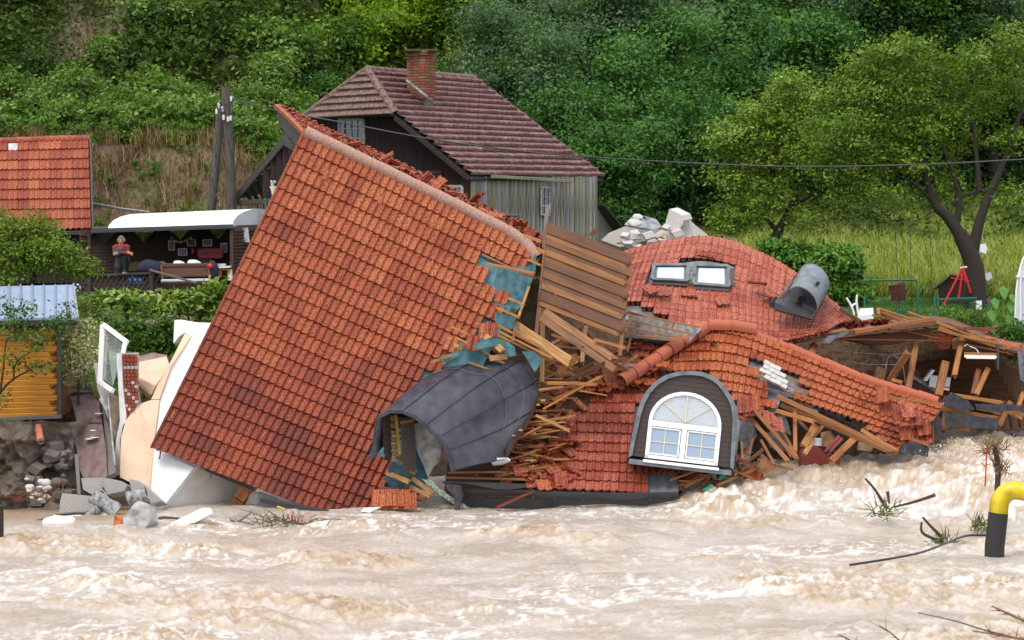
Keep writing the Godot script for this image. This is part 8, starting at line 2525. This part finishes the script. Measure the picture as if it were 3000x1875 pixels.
# ---------------------------------------------------------------- plants in the gardens
func make_garden() -> void:
	rng.seed = 811
	var g1 := [Color(0.13, 0.215, 0.02), Color(0.17, 0.26, 0.03), Color(0.10, 0.17, 0.018), Color(0.20, 0.27, 0.045)]
	var B := func(px: float, py: float, d: float, rx: float, ry: float, n: int) -> Array:
		return [P(px, py, d), Vector3(rx, ry, rx) * d / F, n]
	var t := thing("apricot_tree", "bushy yellow-green fruit tree in front of the small house", "tree", on_ground(90, 60.0))
	part("trunk", limbs(Vector3.ZERO, [[[on_ground(90, 60.0), P(95, 840, 60), P(100, 760, 60)], 0.09, 0.05], [[P(95, 820, 60), P(160, 740, 60), P(220, 700, 60)], 0.04, 0.015], [[P(95, 800, 60), P(40, 720, 60), P(20, 650, 60)], 0.04, 0.015]], 0.1), M["bark"], t)
	part("crown", leaf_cloud([B.call(60, 700, 60, 90, 75, 60), B.call(150, 745, 60, 90, 65, 60), B.call(220, 770, 60.2, 55, 45, 30), B.call(30, 790, 60, 80, 60, 45), B.call(120, 660, 60.3, 60, 40, 26), B.call(10, 655, 60, 45, 45, 24), B.call(270, 790, 60, 28, 22, 8)], 30, 0.085, 0.34, g1), M["leaf"], t)
	var ap := thing("apple_tree", "sparse apple branches with green leaves in front of the yellow shed", "tree", P(-60, 1235, 51.9))
	part("trunk", limbs(Vector3.ZERO, [[[P(-60, 1250, 51.9), P(-40, 1190, 51.9), P(0, 1150, 51.8)], 0.08, 0.04], [[P(0, 1150, 51.8), P(40, 1110, 51.7), P(110, 1075, 51.6), P(160, 1060, 51.6)], 0.03, 0.006], [[P(0, 1150, 51.8), P(10, 1080, 51.8), P(20, 1000, 51.7), P(60, 950, 51.7)], 0.028, 0.006], [[P(40, 1110, 51.7), P(50, 1060, 51.6), P(120, 1010, 51.6), P(190, 960, 51.6)], 0.02, 0.005], [[P(-20, 1150, 51.8), P(0, 1200, 51.7), P(10, 1190, 51.6)], 0.02, 0.005]], 0.1), M["bark"], ap)
	part("crown", leaf_cloud([B.call(40, 960, 51.7, 55, 55, 26), B.call(110, 1000, 51.6, 55, 40, 24), B.call(170, 950, 51.6, 40, 40, 20), B.call(30, 1060, 51.7, 50, 40, 16), B.call(120, 1075, 51.6, 50, 25, 12), B.call(0, 1165, 51.7, 25, 25, 5), B.call(190, 910, 51.6, 22, 28, 8), B.call(80, 905, 51.7, 30, 26, 9), B.call(20, 905, 51.7, 30, 26, 9)], 14, 0.075, 0.24, [Color(0.065, 0.14, 0.028), Color(0.085, 0.17, 0.035), Color(0.05, 0.11, 0.02), Color(0.12, 0.19, 0.05)]), M["leaf"], ap)
	# grape vine on posts
	var gv := thing("grape_vine", "grape vine with broad light green leaves trained along a wire", "vine", on_ground(460, 59.0))
	var vd := 59.0
	part("stem", limbs(Vector3.ZERO, [[[P(372, 985, vd), P(370, 930, vd), P(378, 880, vd), P(420, 855, vd)], 0.035, 0.015], [[P(372, 920, vd), P(340, 880, vd), P(290, 860, vd)], 0.025, 0.01], [[P(480, 960, vd), P(450, 930, vd), P(400, 935, vd), P(372, 950, vd)], 0.02, 0.012], [[P(560, 980, vd), P(550, 900, vd), P(570, 860, vd)], 0.03, 0.012]], 0.1), M["bark"], gv)
	part("foliage", leaf_cloud([B.call(270, 885, vd, 50, 30, 16), B.call(330, 872, vd, 50, 22, 18), B.call(400, 876, vd, 50, 24, 20), B.call(470, 880, vd, 50, 24, 20), B.call(540, 880, vd, 46, 28, 20), B.call(600, 880, vd, 50, 46, 32), B.call(640, 850, vd, 36, 38, 20), B.call(600, 930, vd, 42, 32, 18), B.call(420, 915, vd, 40, 20, 8), B.call(500, 912, vd, 46, 20, 10), B.call(255, 930, vd, 28, 30, 9)], 12, 0.15, 0.30, [Color(0.25, 0.36, 0.06), Color(0.19, 0.30, 0.045), Color(0.32, 0.42, 0.12), Color(0.12, 0.21, 0.035)]), M["leaf"], gv)
	for e in [[480, 850, 1000], [372, 850, 990]]:
		solo("vine_post", pipe([P(e[0], e[1], vd + 0.1), P(e[0], e[2], vd + 0.1)], 0.07 if e[0] == 480 else 0.05, 8), M["barn_grey_dark"] if e[0] == 480 else M["bark"], "thick weathered post carrying the vine wire" if e[0] == 480 else "thin dark post carrying the vine wire", "post")
	for y in [868, 920]:
		solo("vine_wire", pipe([P(230, y, vd), P(460, y + 3, vd), P(680, y - 2, vd)], 0.006, 4), M["wire"], "upper thin wire through the grape vine" if y == 868 else "lower thin wire under the grape vine", "wire")
	for k in 34:
		var p := P(R(290, 640), R(935, 985), R(60.5, 62.0))
		var s := R(0.22, 0.5)
		solo("garden_rock", UNIT["stone%d" % (k % 3)], M["stone"], "rounded brown rock of the dry stone edge behind the vine", "rock", "rocks of the garden edge", Transform3D(Basis.from_euler(Vector3(R(-0.4, 0.4), R(0, 6), 0)).scaled(Vector3(s * 1.4, s * 0.9, s)), p))
	var hedge_leaf := [Color(0.06, 0.145, 0.018), Color(0.08, 0.18, 0.022), Color(0.045, 0.11, 0.015), Color(0.11, 0.21, 0.03)]
	for e in [["variegated_bush", "cream and green variegated bush beside the yellow shed", 230, 53.3, [[215, 1000, 62, 55, 44], [245, 1060, 58, 60, 44], [200, 1085, 45, 50, 30], [250, 970, 45, 35, 20]], [Color(0.62, 0.62, 0.36), Color(0.50, 0.52, 0.25), Color(0.72, 0.70, 0.50), Color(0.26, 0.33, 0.10)], 0.065],
		["laurel_bush", "dense glossy green bush behind the open casement", 420, 56.0, [[390, 985, 75, 42, 50], [460, 1000, 60, 50, 44], [340, 970, 55, 35, 30], [490, 960, 40, 30, 16]], hedge_leaf, 0.09],
		["small_bush", "small pale-leaved bush under the vine end beside the shed roof", 250, 58.0, [[250, 930, 40, 50, 24], [300, 935, 40, 30, 16]], [Color(0.16, 0.22, 0.06), Color(0.24, 0.28, 0.12), Color(0.10, 0.16, 0.03)], 0.08]]:
		var b := thing(e[0], e[1], "bush", on_ground(e[2], e[3]))
		var bl := []
		for q in e[4]:
			bl.append(B.call(q[0], q[1], e[3], q[2], q[3], q[4]))
		part("stem", pipe([on_ground(e[2], e[3]) - Vector3(0, 0.2, 0), P(e[2], e[4][0][1], e[3])], [0.05, 0.02], 6), M["twig"], b)
		part("foliage", leaf_cloud(bl, 34, e[6], 0.24, e[5]), M["leaf"], b)
	# right-hand garden
	var hd := thing("climber_hedge", "dense bright green climbing plant covering a fence by the fruit trees", "hedge", on_ground(2400, 64.5))
	part("support", slab([P(2290, 740, 64.7), P(2530, 760, 64.7), P(2530, 900, 64.7), P(2290, 900, 64.7)], Vector3(0, 0, -0.1)), M["bark"], hd)
	part("foliage", leaf_cloud([B.call(2310, 740, 64.3, 50, 45, 40), B.call(2390, 760, 64.3, 60, 55, 60), B.call(2470, 760, 64.3, 60, 50, 60), B.call(2440, 830, 64.3, 70, 45, 40), B.call(2350, 800, 64.4, 60, 50, 40), B.call(2520, 850, 64.3, 30, 40, 20), B.call(2256, 712, 64.5, 20, 14, 10)], 26, 0.13, 0.32, [Color(0.075, 0.19, 0.022), Color(0.10, 0.24, 0.03), Color(0.055, 0.14, 0.016), Color(0.13, 0.27, 0.045)], 0.5), M["leaf"], hd)
	# two old fruit trees
	var ol := [Color(0.125, 0.225, 0.024), Color(0.165, 0.275, 0.03), Color(0.085, 0.16, 0.018), Color(0.22, 0.29, 0.06)]
	var d1 := 72.0
	var f1 := thing("leaning_fruit_tree", "old fruit tree leaning over behind the curved roof", "tree", on_ground(2235, d1))
	part("trunk", limbs(Vector3.ZERO, [[[P(2225, 800, d1), P(2250, 730, d1), P(2280, 680, d1), P(2320, 600, d1), P(2350, 520, d1)], 0.22, 0.06], [[P(2280, 680, d1), P(2220, 620, d1), P(2150, 600, d1)], 0.08, 0.02], [[P(2310, 610, d1), P(2260, 500, d1), P(2230, 420, d1)], 0.09, 0.02], [[P(2320, 600, d1), P(2400, 560, d1), P(2460, 500, d1)], 0.07, 0.02]], 0.2), M["bark"], f1)
	part("crown", leaf_cloud([B.call(2320, 260, d1, 75, 55, 50), B.call(2240, 330, d1, 85, 60, 60), B.call(2160, 390, d1, 90, 60, 60), B.call(2120, 420, d1, 70, 45, 36), B.call(2270, 440, d1, 110, 75, 80), B.call(2370, 420, d1, 90, 85, 70), B.call(2150, 500, d1, 90, 60, 50), B.call(2250, 560, d1, 110, 60, 60), B.call(2120, 650, d1, 60, 50, 36), B.call(2180, 620, d1, 80, 55, 40), B.call(2300, 350, d1, 70, 60, 40), B.call(2340, 640, d1, 60, 40, 14)], 30, 0.10, 0.40, ol + [Color(0.24, 0.35, 0.05), Color(0.28, 0.38, 0.07)]), M["leaf"], f1)
	var d2 := 70.0
	var f2 := thing("forked_fruit_tree", "large old fruit tree with a dark forked trunk over the garden", "tree", on_ground(2850, d2))
	part("trunk", limbs(Vector3.ZERO, [[[on_ground(2858, d2) - Vector3(0, 0.3, 0), P(2858, 830, d2), P(2848, 760, d2), P(2815, 690, d2)], 0.37, 0.23], [[P(2815, 690, d2), P(2780, 640, d2), P(2740, 600, d2), P(2720, 540, d2), P(2700, 440, d2)], 0.20, 0.06], [[P(2850, 740, d2), P(2870, 650, d2), P(2895, 580, d2), P(2930, 500, d2), P(2960, 420, d2)], 0.18, 0.07], [[P(2800, 660, d2), P(2810, 590, d2), P(2790, 500, d2), P(2760, 430, d2)], 0.12, 0.04], [[P(2790, 600, d2), P(2830, 570, d2), P(2890, 560, d2)], 0.08, 0.03], [[P(2960, 420, d2), P(2990, 330, d2), P(3020, 250, d2)], 0.08, 0.03], [[P(2740, 600, d2), P(2680, 540, d2), P(2600, 500, d2)], 0.07, 0.02], [[P(2870, 560, d2), P(2860, 450, d2), P(2850, 350, d2)], 0.09, 0.03]], 0.3), M["bark"], f2)
	var bl2 := []
	for q in [[2560, 180, 100, 60, 60], [2650, 150, 90, 50, 50], [2500, 270, 100, 70, 66], [2640, 260, 110, 80, 70], [2760, 220, 100, 70, 60], [2880, 170, 100, 70, 60], [2960, 120, 80, 60, 44], [2960, 260, 90, 80, 60], [2850, 300, 100, 70, 60], [2480, 380, 110, 70, 64], [2600, 380, 110, 70, 64], [2720, 360, 110, 70, 60], [2540, 470, 120, 60, 56], [2660, 470, 90, 50, 36], [2460, 520, 90, 60, 44], [2560, 560, 100, 45, 32], [2820, 420, 80, 50, 24], [2950, 400, 70, 60, 26], [2400, 470, 70, 60, 30], [2760, 520, 70, 50, 14], [2960, 560, 60, 60, 14], [2640, 600, 60, 30, 8], [2420, 300, 60, 50, 26]]:
		bl2.append(B.call(q[0], q[1], d2 + R(-1.0, 1.0), q[2], q[3], q[4]))
	part("crown", leaf_cloud(bl2, 28, 0.10, 0.42, ol), M["leaf"], f2)
	# bushes by the fence on the right
	for e in [["fence_bush", "leafy green bush growing through the mesh fence beside the play house", 2800, 61.0, [[2780, 940, 60, 45, 40], [2860, 930, 60, 40, 36], [2830, 975, 60, 35, 30]], [Color(0.10, 0.19, 0.03), Color(0.14, 0.24, 0.045), Color(0.07, 0.14, 0.02)], 0.07], ["rose_bush", "dark leafy bush with a few red blooms behind the far tiles", 2930, 60.0, [[2920, 990, 50, 30, 28], [2960, 960, 40, 40, 24], [2990, 1010, 40, 25, 16]], [Color(0.05, 0.12, 0.025), Color(0.08, 0.17, 0.03)], 0.08], ["garden_shrub", "light green shrub at the foot of the greenhouse", 2990, 60.5, [[2990, 970, 30, 30, 16], [2970, 1030, 40, 20, 12]], [Color(0.10, 0.22, 0.03), Color(0.14, 0.28, 0.04)], 0.10]]:
		var b := thing(e[0], e[1], "bush", P(e[2], 1020, e[3]))
		var bl := []
		for q in e[4]:
			bl.append(B.call(q[0], q[1], e[3], q[2], q[3], q[4]))
		part("stem", pipe([P(e[2], 1020, e[3]), P(e[2], e[4][0][1], e[3])], [0.04, 0.02], 6), M["twig"], b)
		part("foliage", leaf_cloud(bl, 22, e[6], 0.26, e[5]), M["leaf"], b)
		if e[0] == "rose_bush":
			for q in [[2918, 958], [2905, 970], [2890, 975]]:
				part("bloom", UNIT["stone0"], M["red_paint"], b, Transform3D(Basis.from_scale(Vector3.ONE * 0.08), P(q[0], q[1], 59.7)))
	var sf := thing("tall_herb", "tall plant with big pale green leaves in front of the greenhouse", "plant", P(2940, 1000, 60.2))
	part("stem", pipe([P(2940, 1010, 60.2), P(2942, 930, 60.2), P(2938, 860, 60.2)], [0.02, 0.018, 0.01], 6), M["stalk"], sf)
	for e in [[2940, 852, 0.3], [2915, 885, 0.26], [2960, 895, 0.26], [2905, 920, 0.28], [2955, 935, 0.30], [2945, 965, 0.25], [2915, 950, 0.22], [2965, 870, 0.2]]:
		var lf := MB.new()
		lf.col = Color(0.12, 0.26, 0.06)
		var c := P(e[0], e[1], 60.2)
		var s: float = e[2]
		lf.prism([c + Vector3(-0.45 * s, 0.1 * s, 0), c + Vector3(0, 0.45 * s, -0.1), c + Vector3(0.45 * s, 0.1 * s, 0), c + Vector3(0.25 * s, -0.4 * s, 0.1), c + Vector3(0, -0.75 * s, 0.16), c + Vector3(-0.25 * s, -0.4 * s, 0.1)], Vector3(0, -0.002, -0.004))
		part("leaf", lf.done(), M["leaf"], sf)
	# greenhouse edge
	var gh := thing("greenhouse", "white-framed film greenhouse at the edge of the garden", "greenhouse", P(2990, 960, 61.5))
	var gr := []
	for s in 2:
		var row := []
		for k in 9:
			var f := k / 8.0
			row.append(Vector3(s * 1.15, 0, -s * 5.0) + P(lerpf(2975, 3150, pow(f, 3.0)), lerpf(965, 660, 1.0 - pow(1.0 - f, 1.6)), 61.5))
		gr.append(row)
	var gm := MB.new()
	gm.grid(gr, 1.0)
	part("film", gm.done(), M["greenhouse_film"], gh)
	var ends := []
	for k in 9:
		ends.append(gr[0][k])
	part("hoop", pipe(ends, 0.03, 8), M["white_paint"], gh)
	ends.append(P(3120, 965, 61.5))
	part("end_film", slab(ends, Vector3(0, 0, -0.005)), M["greenhouse_film"], gh)
	for e in [[2976, 810, 3100, 812], [2978, 960, 3100, 962], [2990, 790, 2990, 960]]:
		beam(gh, "bar", P(e[0], e[1], 61.45), P(e[2], e[3], 61.45), 0.04, 0.04, M["white_paint"], 0)
	# play house, swing frames, fence, chair, barrel
	var ph := thing("play_house", "small brown wooden play house with a maroon roof under the forked tree", "play house", on_ground(2800, 72.0))
	part("wall", slab(QQ(6, [[1810, 690], [1900, 625], [2050, 690], [2050, 870], [1815, 830]], 72.0), Vector3(0.5, 0, -1.4)), M["brown_shed"], ph)
	for k in 7:
		beam(ph, "board", Q(6, 1812, 700 + k * 20, 71.97), Q(6, 1990, 702 + k * 21, 71.97), 0.075, 0.02, M["brown_shed"], 0, Vector3.BACK)
	part("roof", slab([Q(6, 1895, 615, 71.8), Q(6, 1770, 712, 71.8), Q(6, 1860, 690, 73.4), Q(6, 1990, 612, 73.4)], Vector3(0, -0.05, 0)), M["metal_grey"], ph)
	part("roof", slab([Q(6, 1895, 615, 71.8), Q(6, 2040, 640, 71.8), Q(6, 2190, 690, 73.4), Q(6, 2010, 612, 73.4)], Vector3(0, -0.05, 0)), M["maroon"], ph)
	var rs := thing("red_swing", "red A-frame garden swing beside the play house", "swing", on_ground(2810, 69.5))
	for e in [[1985, 565, 1850, 830], [1990, 570, 1955, 780], [1985, 565, 2040, 745], [1990, 600, 2010, 670], [2160, 790, 2205, 920]]:
		part("leg", pipe(QQ(6, [[e[0], e[1]], [e[2], e[3]]], 69.5), 0.035, 8), M["red_paint"], rs)
	part("cross_bar", pipe(QQ(6, [[1965, 570], [2015, 562]], 69.5), 0.03, 8), M["cream_plastic"], rs)
	part("seat_rail", pipe(QQ(6, [[1900, 640], [2030, 660]], 69.5), 0.02, 8), M["red_paint"], rs)
	var sw := thing("pipe_swing", "tall green and white pipe frame standing on the lawn", "swing", on_ground(2560, 66.5))
	part("cross_bar", pipe(QQ(6, [[1000, 662], [1300, 658], [1665, 652]], 66.5), 0.03, 8), M["green_paint"], sw)
	part("leg", pipe([Q(6, 1660, 652, 66.5), Q(6, 1668, 900, 66.5)], 0.03, 8), M["green_paint"], sw)
	part("leg", pipe([Q(6, 1248, 405, 66.7), Q(6, 1270, 640, 66.7)], 0.022, 8), M["green_paint"], sw)
	for e in [[1500, 130, 1535, 870], [1610, 200, 1622, 870], [1748, 130, 1768, 760]]:
		solo("hanging_rope", pipe(QQ(6, [[e[0], e[1]], [e[2], e[3]]], 67.5), 0.009, 5), M["wire"], "thin rope hanging from the forked tree down to the lawn", "rope", "ropes hanging from the tree")
	var br := thing("rusty_barrel", "rusty maroon barrel hanging by the rope above the lawn", "barrel", Q(6, 1520, 795, 67.0))
	part("drum", pipe(QQ(6, [[1516, 685], [1518, 690], [1522, 735], [1524, 780], [1524, 795]], 67.0), [0.225, 0.235, 0.232, 0.235, 0.225], 16), M["rust"], br)
	for y in [690, 790]:
		part("hoop", pipe(QQ(6, [[1516, y - 4], [1517, y + 4]], 67.0), 0.242, 16), M["maroon"], br)
	part("chain", pipe(QQ(6, [[1530, 795], [1535, 875]], 67.0), 0.014, 5), M["wire"], br)
	part("swing_seat", slab(QQ(6, [[1490, 870], [1590, 868], [1600, 885], [1495, 888]], 66.9), Vector3(0, -0.03, -0.15)), M["green_paint"], br)
	var mf := thing("mesh_fence", "green welded mesh fence along the garden edge", "fence", P(2600, 940, 62.5))
	var mm := MB.new()
	for k in 60:
		var x := 2440 + k * 7.8
		mm.tube([P(x, 885 - k * 0.12, 62.5), P(x, 950, 62.5)], [0.004, 0.004], 3, false)
	for k in 6:
		mm.tube([P(2440, 888 + k * 11, 62.49), P(2905, 880 + k * 12, 62.49)], [0.004, 0.004], 3, false)
	var wires := part("mesh_wires", mm.done(), M["green_paint"], mf)
	wires.set_meta("kind", "stuff")
	for x in [2533, 2738, 2747, 2900]:
		beam(mf, "post", P(x, 868, 62.4), P(x, 960, 62.4), 0.06, 0.06, M["green_paint"], 0, Vector3.BACK)
	beam(mf, "gate_rail", P(2747, 877, 62.4), P(2862, 873, 62.4), 0.05, 0.05, M["green_paint"], 0, Vector3.BACK)
	var wc := thing("garden_chair", "white plastic garden chair tipped on its back behind the curved roof", "chair", Q(6, 1300, 955, 61.0))
	part("backrest", slab(QQ(6, [[1255, 855], [1350, 850], [1355, 900], [1245, 905]], 61.0), Vector3(0, -0.02, -0.05)), M["white_paint"], wc)
	part("seat", slab(QQ(6, [[1245, 910], [1355, 905], [1350, 950], [1240, 945]], 60.8), Vector3(0, -0.03, -0.3)), M["white_paint"], wc)
	for e in [[[1160, 780], [1190, 830], [1210, 880], [1215, 925]], [[1238, 757], [1232, 800], [1240, 870], [1250, 915]], [[1200, 840], [1220, 825], [1238, 830]]]:
		part("leg", pipe(smooth_path(QQ(6, e, 60.9), 4), 0.028, 8), M["white_paint"], wc)
	for e in [[[2110, 400], [2145, 395], [2160, 430], [2150, 470], [2110, 455], "white sheet lying on the meadow beside the forked trunk"], [[2140, 610], [2185, 595], [2195, 640], [2160, 660], [2135, 640], "white sack lying on the meadow below the white sheet"]]:
		solo("white_sheet", slab(QQ(6, e.slice(0, 5), 79.0 if e[0][1] < 500 else 74.0), Vector3(0, -0.05, -0.1)), M["white_cloth"], e[5], "sheet")
	solo("white_bin", slab(QQ(6, [[2078, 800], [2120, 800], [2122, 862], [2080, 865]], 68.5), Vector3(0.05, 0, -0.3)), M["white_paint"], "small white bin beside the play house", "bin")


# ---------------------------------------------------------------- things in the river
func make_river_things() -> void:
	rng.seed = 821
	var gp := thing("gas_pipe", "yellow bent pipe on a black stub rising from the flood", "pipe", P(2910, 1645, 43.0))
	var D := 43.0
	part("stub", pipe([P(2912, 1700, D), P(2914, 1600, D), P(2925, 1502, D)], 0.178, 20), M["black_wrap"], gp)
	part("elbow", pipe(smooth_path([P(2925, 1505, D), P(2930, 1468, D), P(2955, 1440, D), P(3000, 1440, D - 0.05), P(3120, 1475, D - 0.3)], 6), 0.172, 20), M["yellow_paint"], gp)
	var po := thing("drift_post", "stake wrapped in brown drift grass standing in the rapids", "post", P(2910, 1440, 47.0))
	part("stake", pipe([P(2915, 1520, 47.0), P(2925, 1380, 47.0), P(2915, 1300, 47.0)], [0.05, 0.06, 0.05], 8), M["twig"], po)
	part("drift_grass", twig_heap(P(2912, 1310, 47.0), 0.22, 90), M["straw"], po)
	part("drift_grass", twig_heap(P(2925, 1370, 47.0), 0.16, 60), M["straw"], po)
	solo("red_tape", slab(PP([[2890, 1308], [2894, 1308], [2888, 1425], [2884, 1425]], 46.9), Vector3(0, 0, -0.01)), M["red_paint"], "thin red tape hanging beside the drift stake", "tape")
	var list := [
		["driftwood", "thin bare branch with a green weed clump caught in midstream", [[[2535, 1402], [2560, 1430], [2590, 1475], [2600, 1490]], [[2620, 1485], [2680, 1470], [2740, 1450]], [[2605, 1475], [2600, 1440]]], 48.2, [2590, 1495], 0.3],
		["driftwood", "forked dark branch with torn bark caught beside the yellow pipe", [[[2703, 1515], [2730, 1545], [2765, 1578]], [[2700, 1530], [2702, 1560], [2740, 1580], [2765, 1585]]], 45.2, [2770, 1590], 0.26],
		["driftwood", "small dark twig clump behind the yellow pipe", [[[2868, 1510], [2870, 1540]], [[2850, 1540], [2885, 1535]]], 46.8, [2868, 1540], 0.16]]
	for e in list:
		var t := thing(e[0], e[1], "driftwood", P(e[4][0], e[4][1] + 10, e[3]))
		for q in e[2]:
			var pts := smooth_path(PP(q, e[3]), 4)
			var rr := []
			for k in pts.size():
				rr.append(lerpf(0.02, 0.04, float(k) / pts.size()))
			part("branch", pipe(pts, rr, 7), M["twig"], t)
		part("weed_clump", twig_heap(P(e[4][0], e[4][1], e[3]), e[5], 60), M["weed"], t)
	solo("floating_cable", pipe(smooth_path([P(2890, 1568, 45.0), P(2830, 1570, 44.9), P(2780, 1588, 44.0), P(2700, 1618, 42.7), P(2600, 1638, 41.7), P(2490, 1655, 41.2)], 6), 0.022, 8), M["rubber"], "thick black cable floating from the yellow pipe", "cable")
	solo("mooring_pile", pipe([P(-14, 1600, 45.6), P(-14, 1530, 45.6), P(-10, 1480, 45.6)], [0.16, 0.16, 0.13], 14), M["rust_dark"], "dark rusty pile standing in the flood below the bank", "pile")
	# branches of the near bank, low in the picture
	for e in [["orange-brown bare branch reaching in over the near water", [[3050, 1840], [2960, 1800], [2905, 1775]], 0.022, 26.0, "branch_orange"], ["dark bare twig reaching over the near water", [[3050, 1885], [2900, 1850], [2800, 1820], [2690, 1795]], 0.011, 26.0, "twig"], ["second orange-brown branch low over the near water", [[3040, 1880], [2940, 1862], [2850, 1848]], 0.018, 26.0, "branch_orange"], ["short dark twig poking up from the near bank", [[2650, 1890], [2610, 1855], [2575, 1832]], 0.010, 26.0, "twig"], ["small dark twig tip at the near water's edge", [[2510, 1890], [2480, 1870], [2455, 1858]], 0.010, 26.0, "twig"]]:
		var q := []
		for p in e[1]:
			q.append(P(p[0], p[1], e[3]))
		var pts := smooth_path(q, 6)
		var rr := []
		for k in pts.size():
			rr.append(lerpf(e[2], e[2] * 0.4, float(k) / pts.size()))
		var t := thing("bare_branch", e[0], "branch", q[0])
		part("stem", pipe(pts, rr, 7), M[e[4]], t)
		for k in 4:
			var b: Vector3 = pts[2 + k * 2]
			part("twig", pipe([b, b + Vector3(R(-0.25, 0.1), R(-0.05, 0.16), 0)], [e[2] * 0.4, 0.002], 5), M["twig"], t)


func _ready() -> void:
	make_materials()
	var tr := (M["tile_red_2"] as StandardMaterial3D).duplicate()
	tr.albedo_color = Color.WHITE
	tr.vertex_color_use_as_albedo = true
	M["tile_rest"] = tr
	make_units()
	make_view()
	make_ground()
	make_water()
	make_crowns()
	make_forest()
	make_undergrowth()
	make_tilted_roof()
	make_back_roof()
	make_front_roof()
	make_arched_dormer()
	make_crushed_dormer()
	make_plank_panel()
	make_rubble_zone()
	make_attic()
	make_front_debris()
	make_rubble_top()
	make_left_walls()
	make_yellow_shed()
	make_left_house()
	make_garden_shed()
	make_poles()
	make_barn()
	make_man()
	make_garden()
	make_river_things()
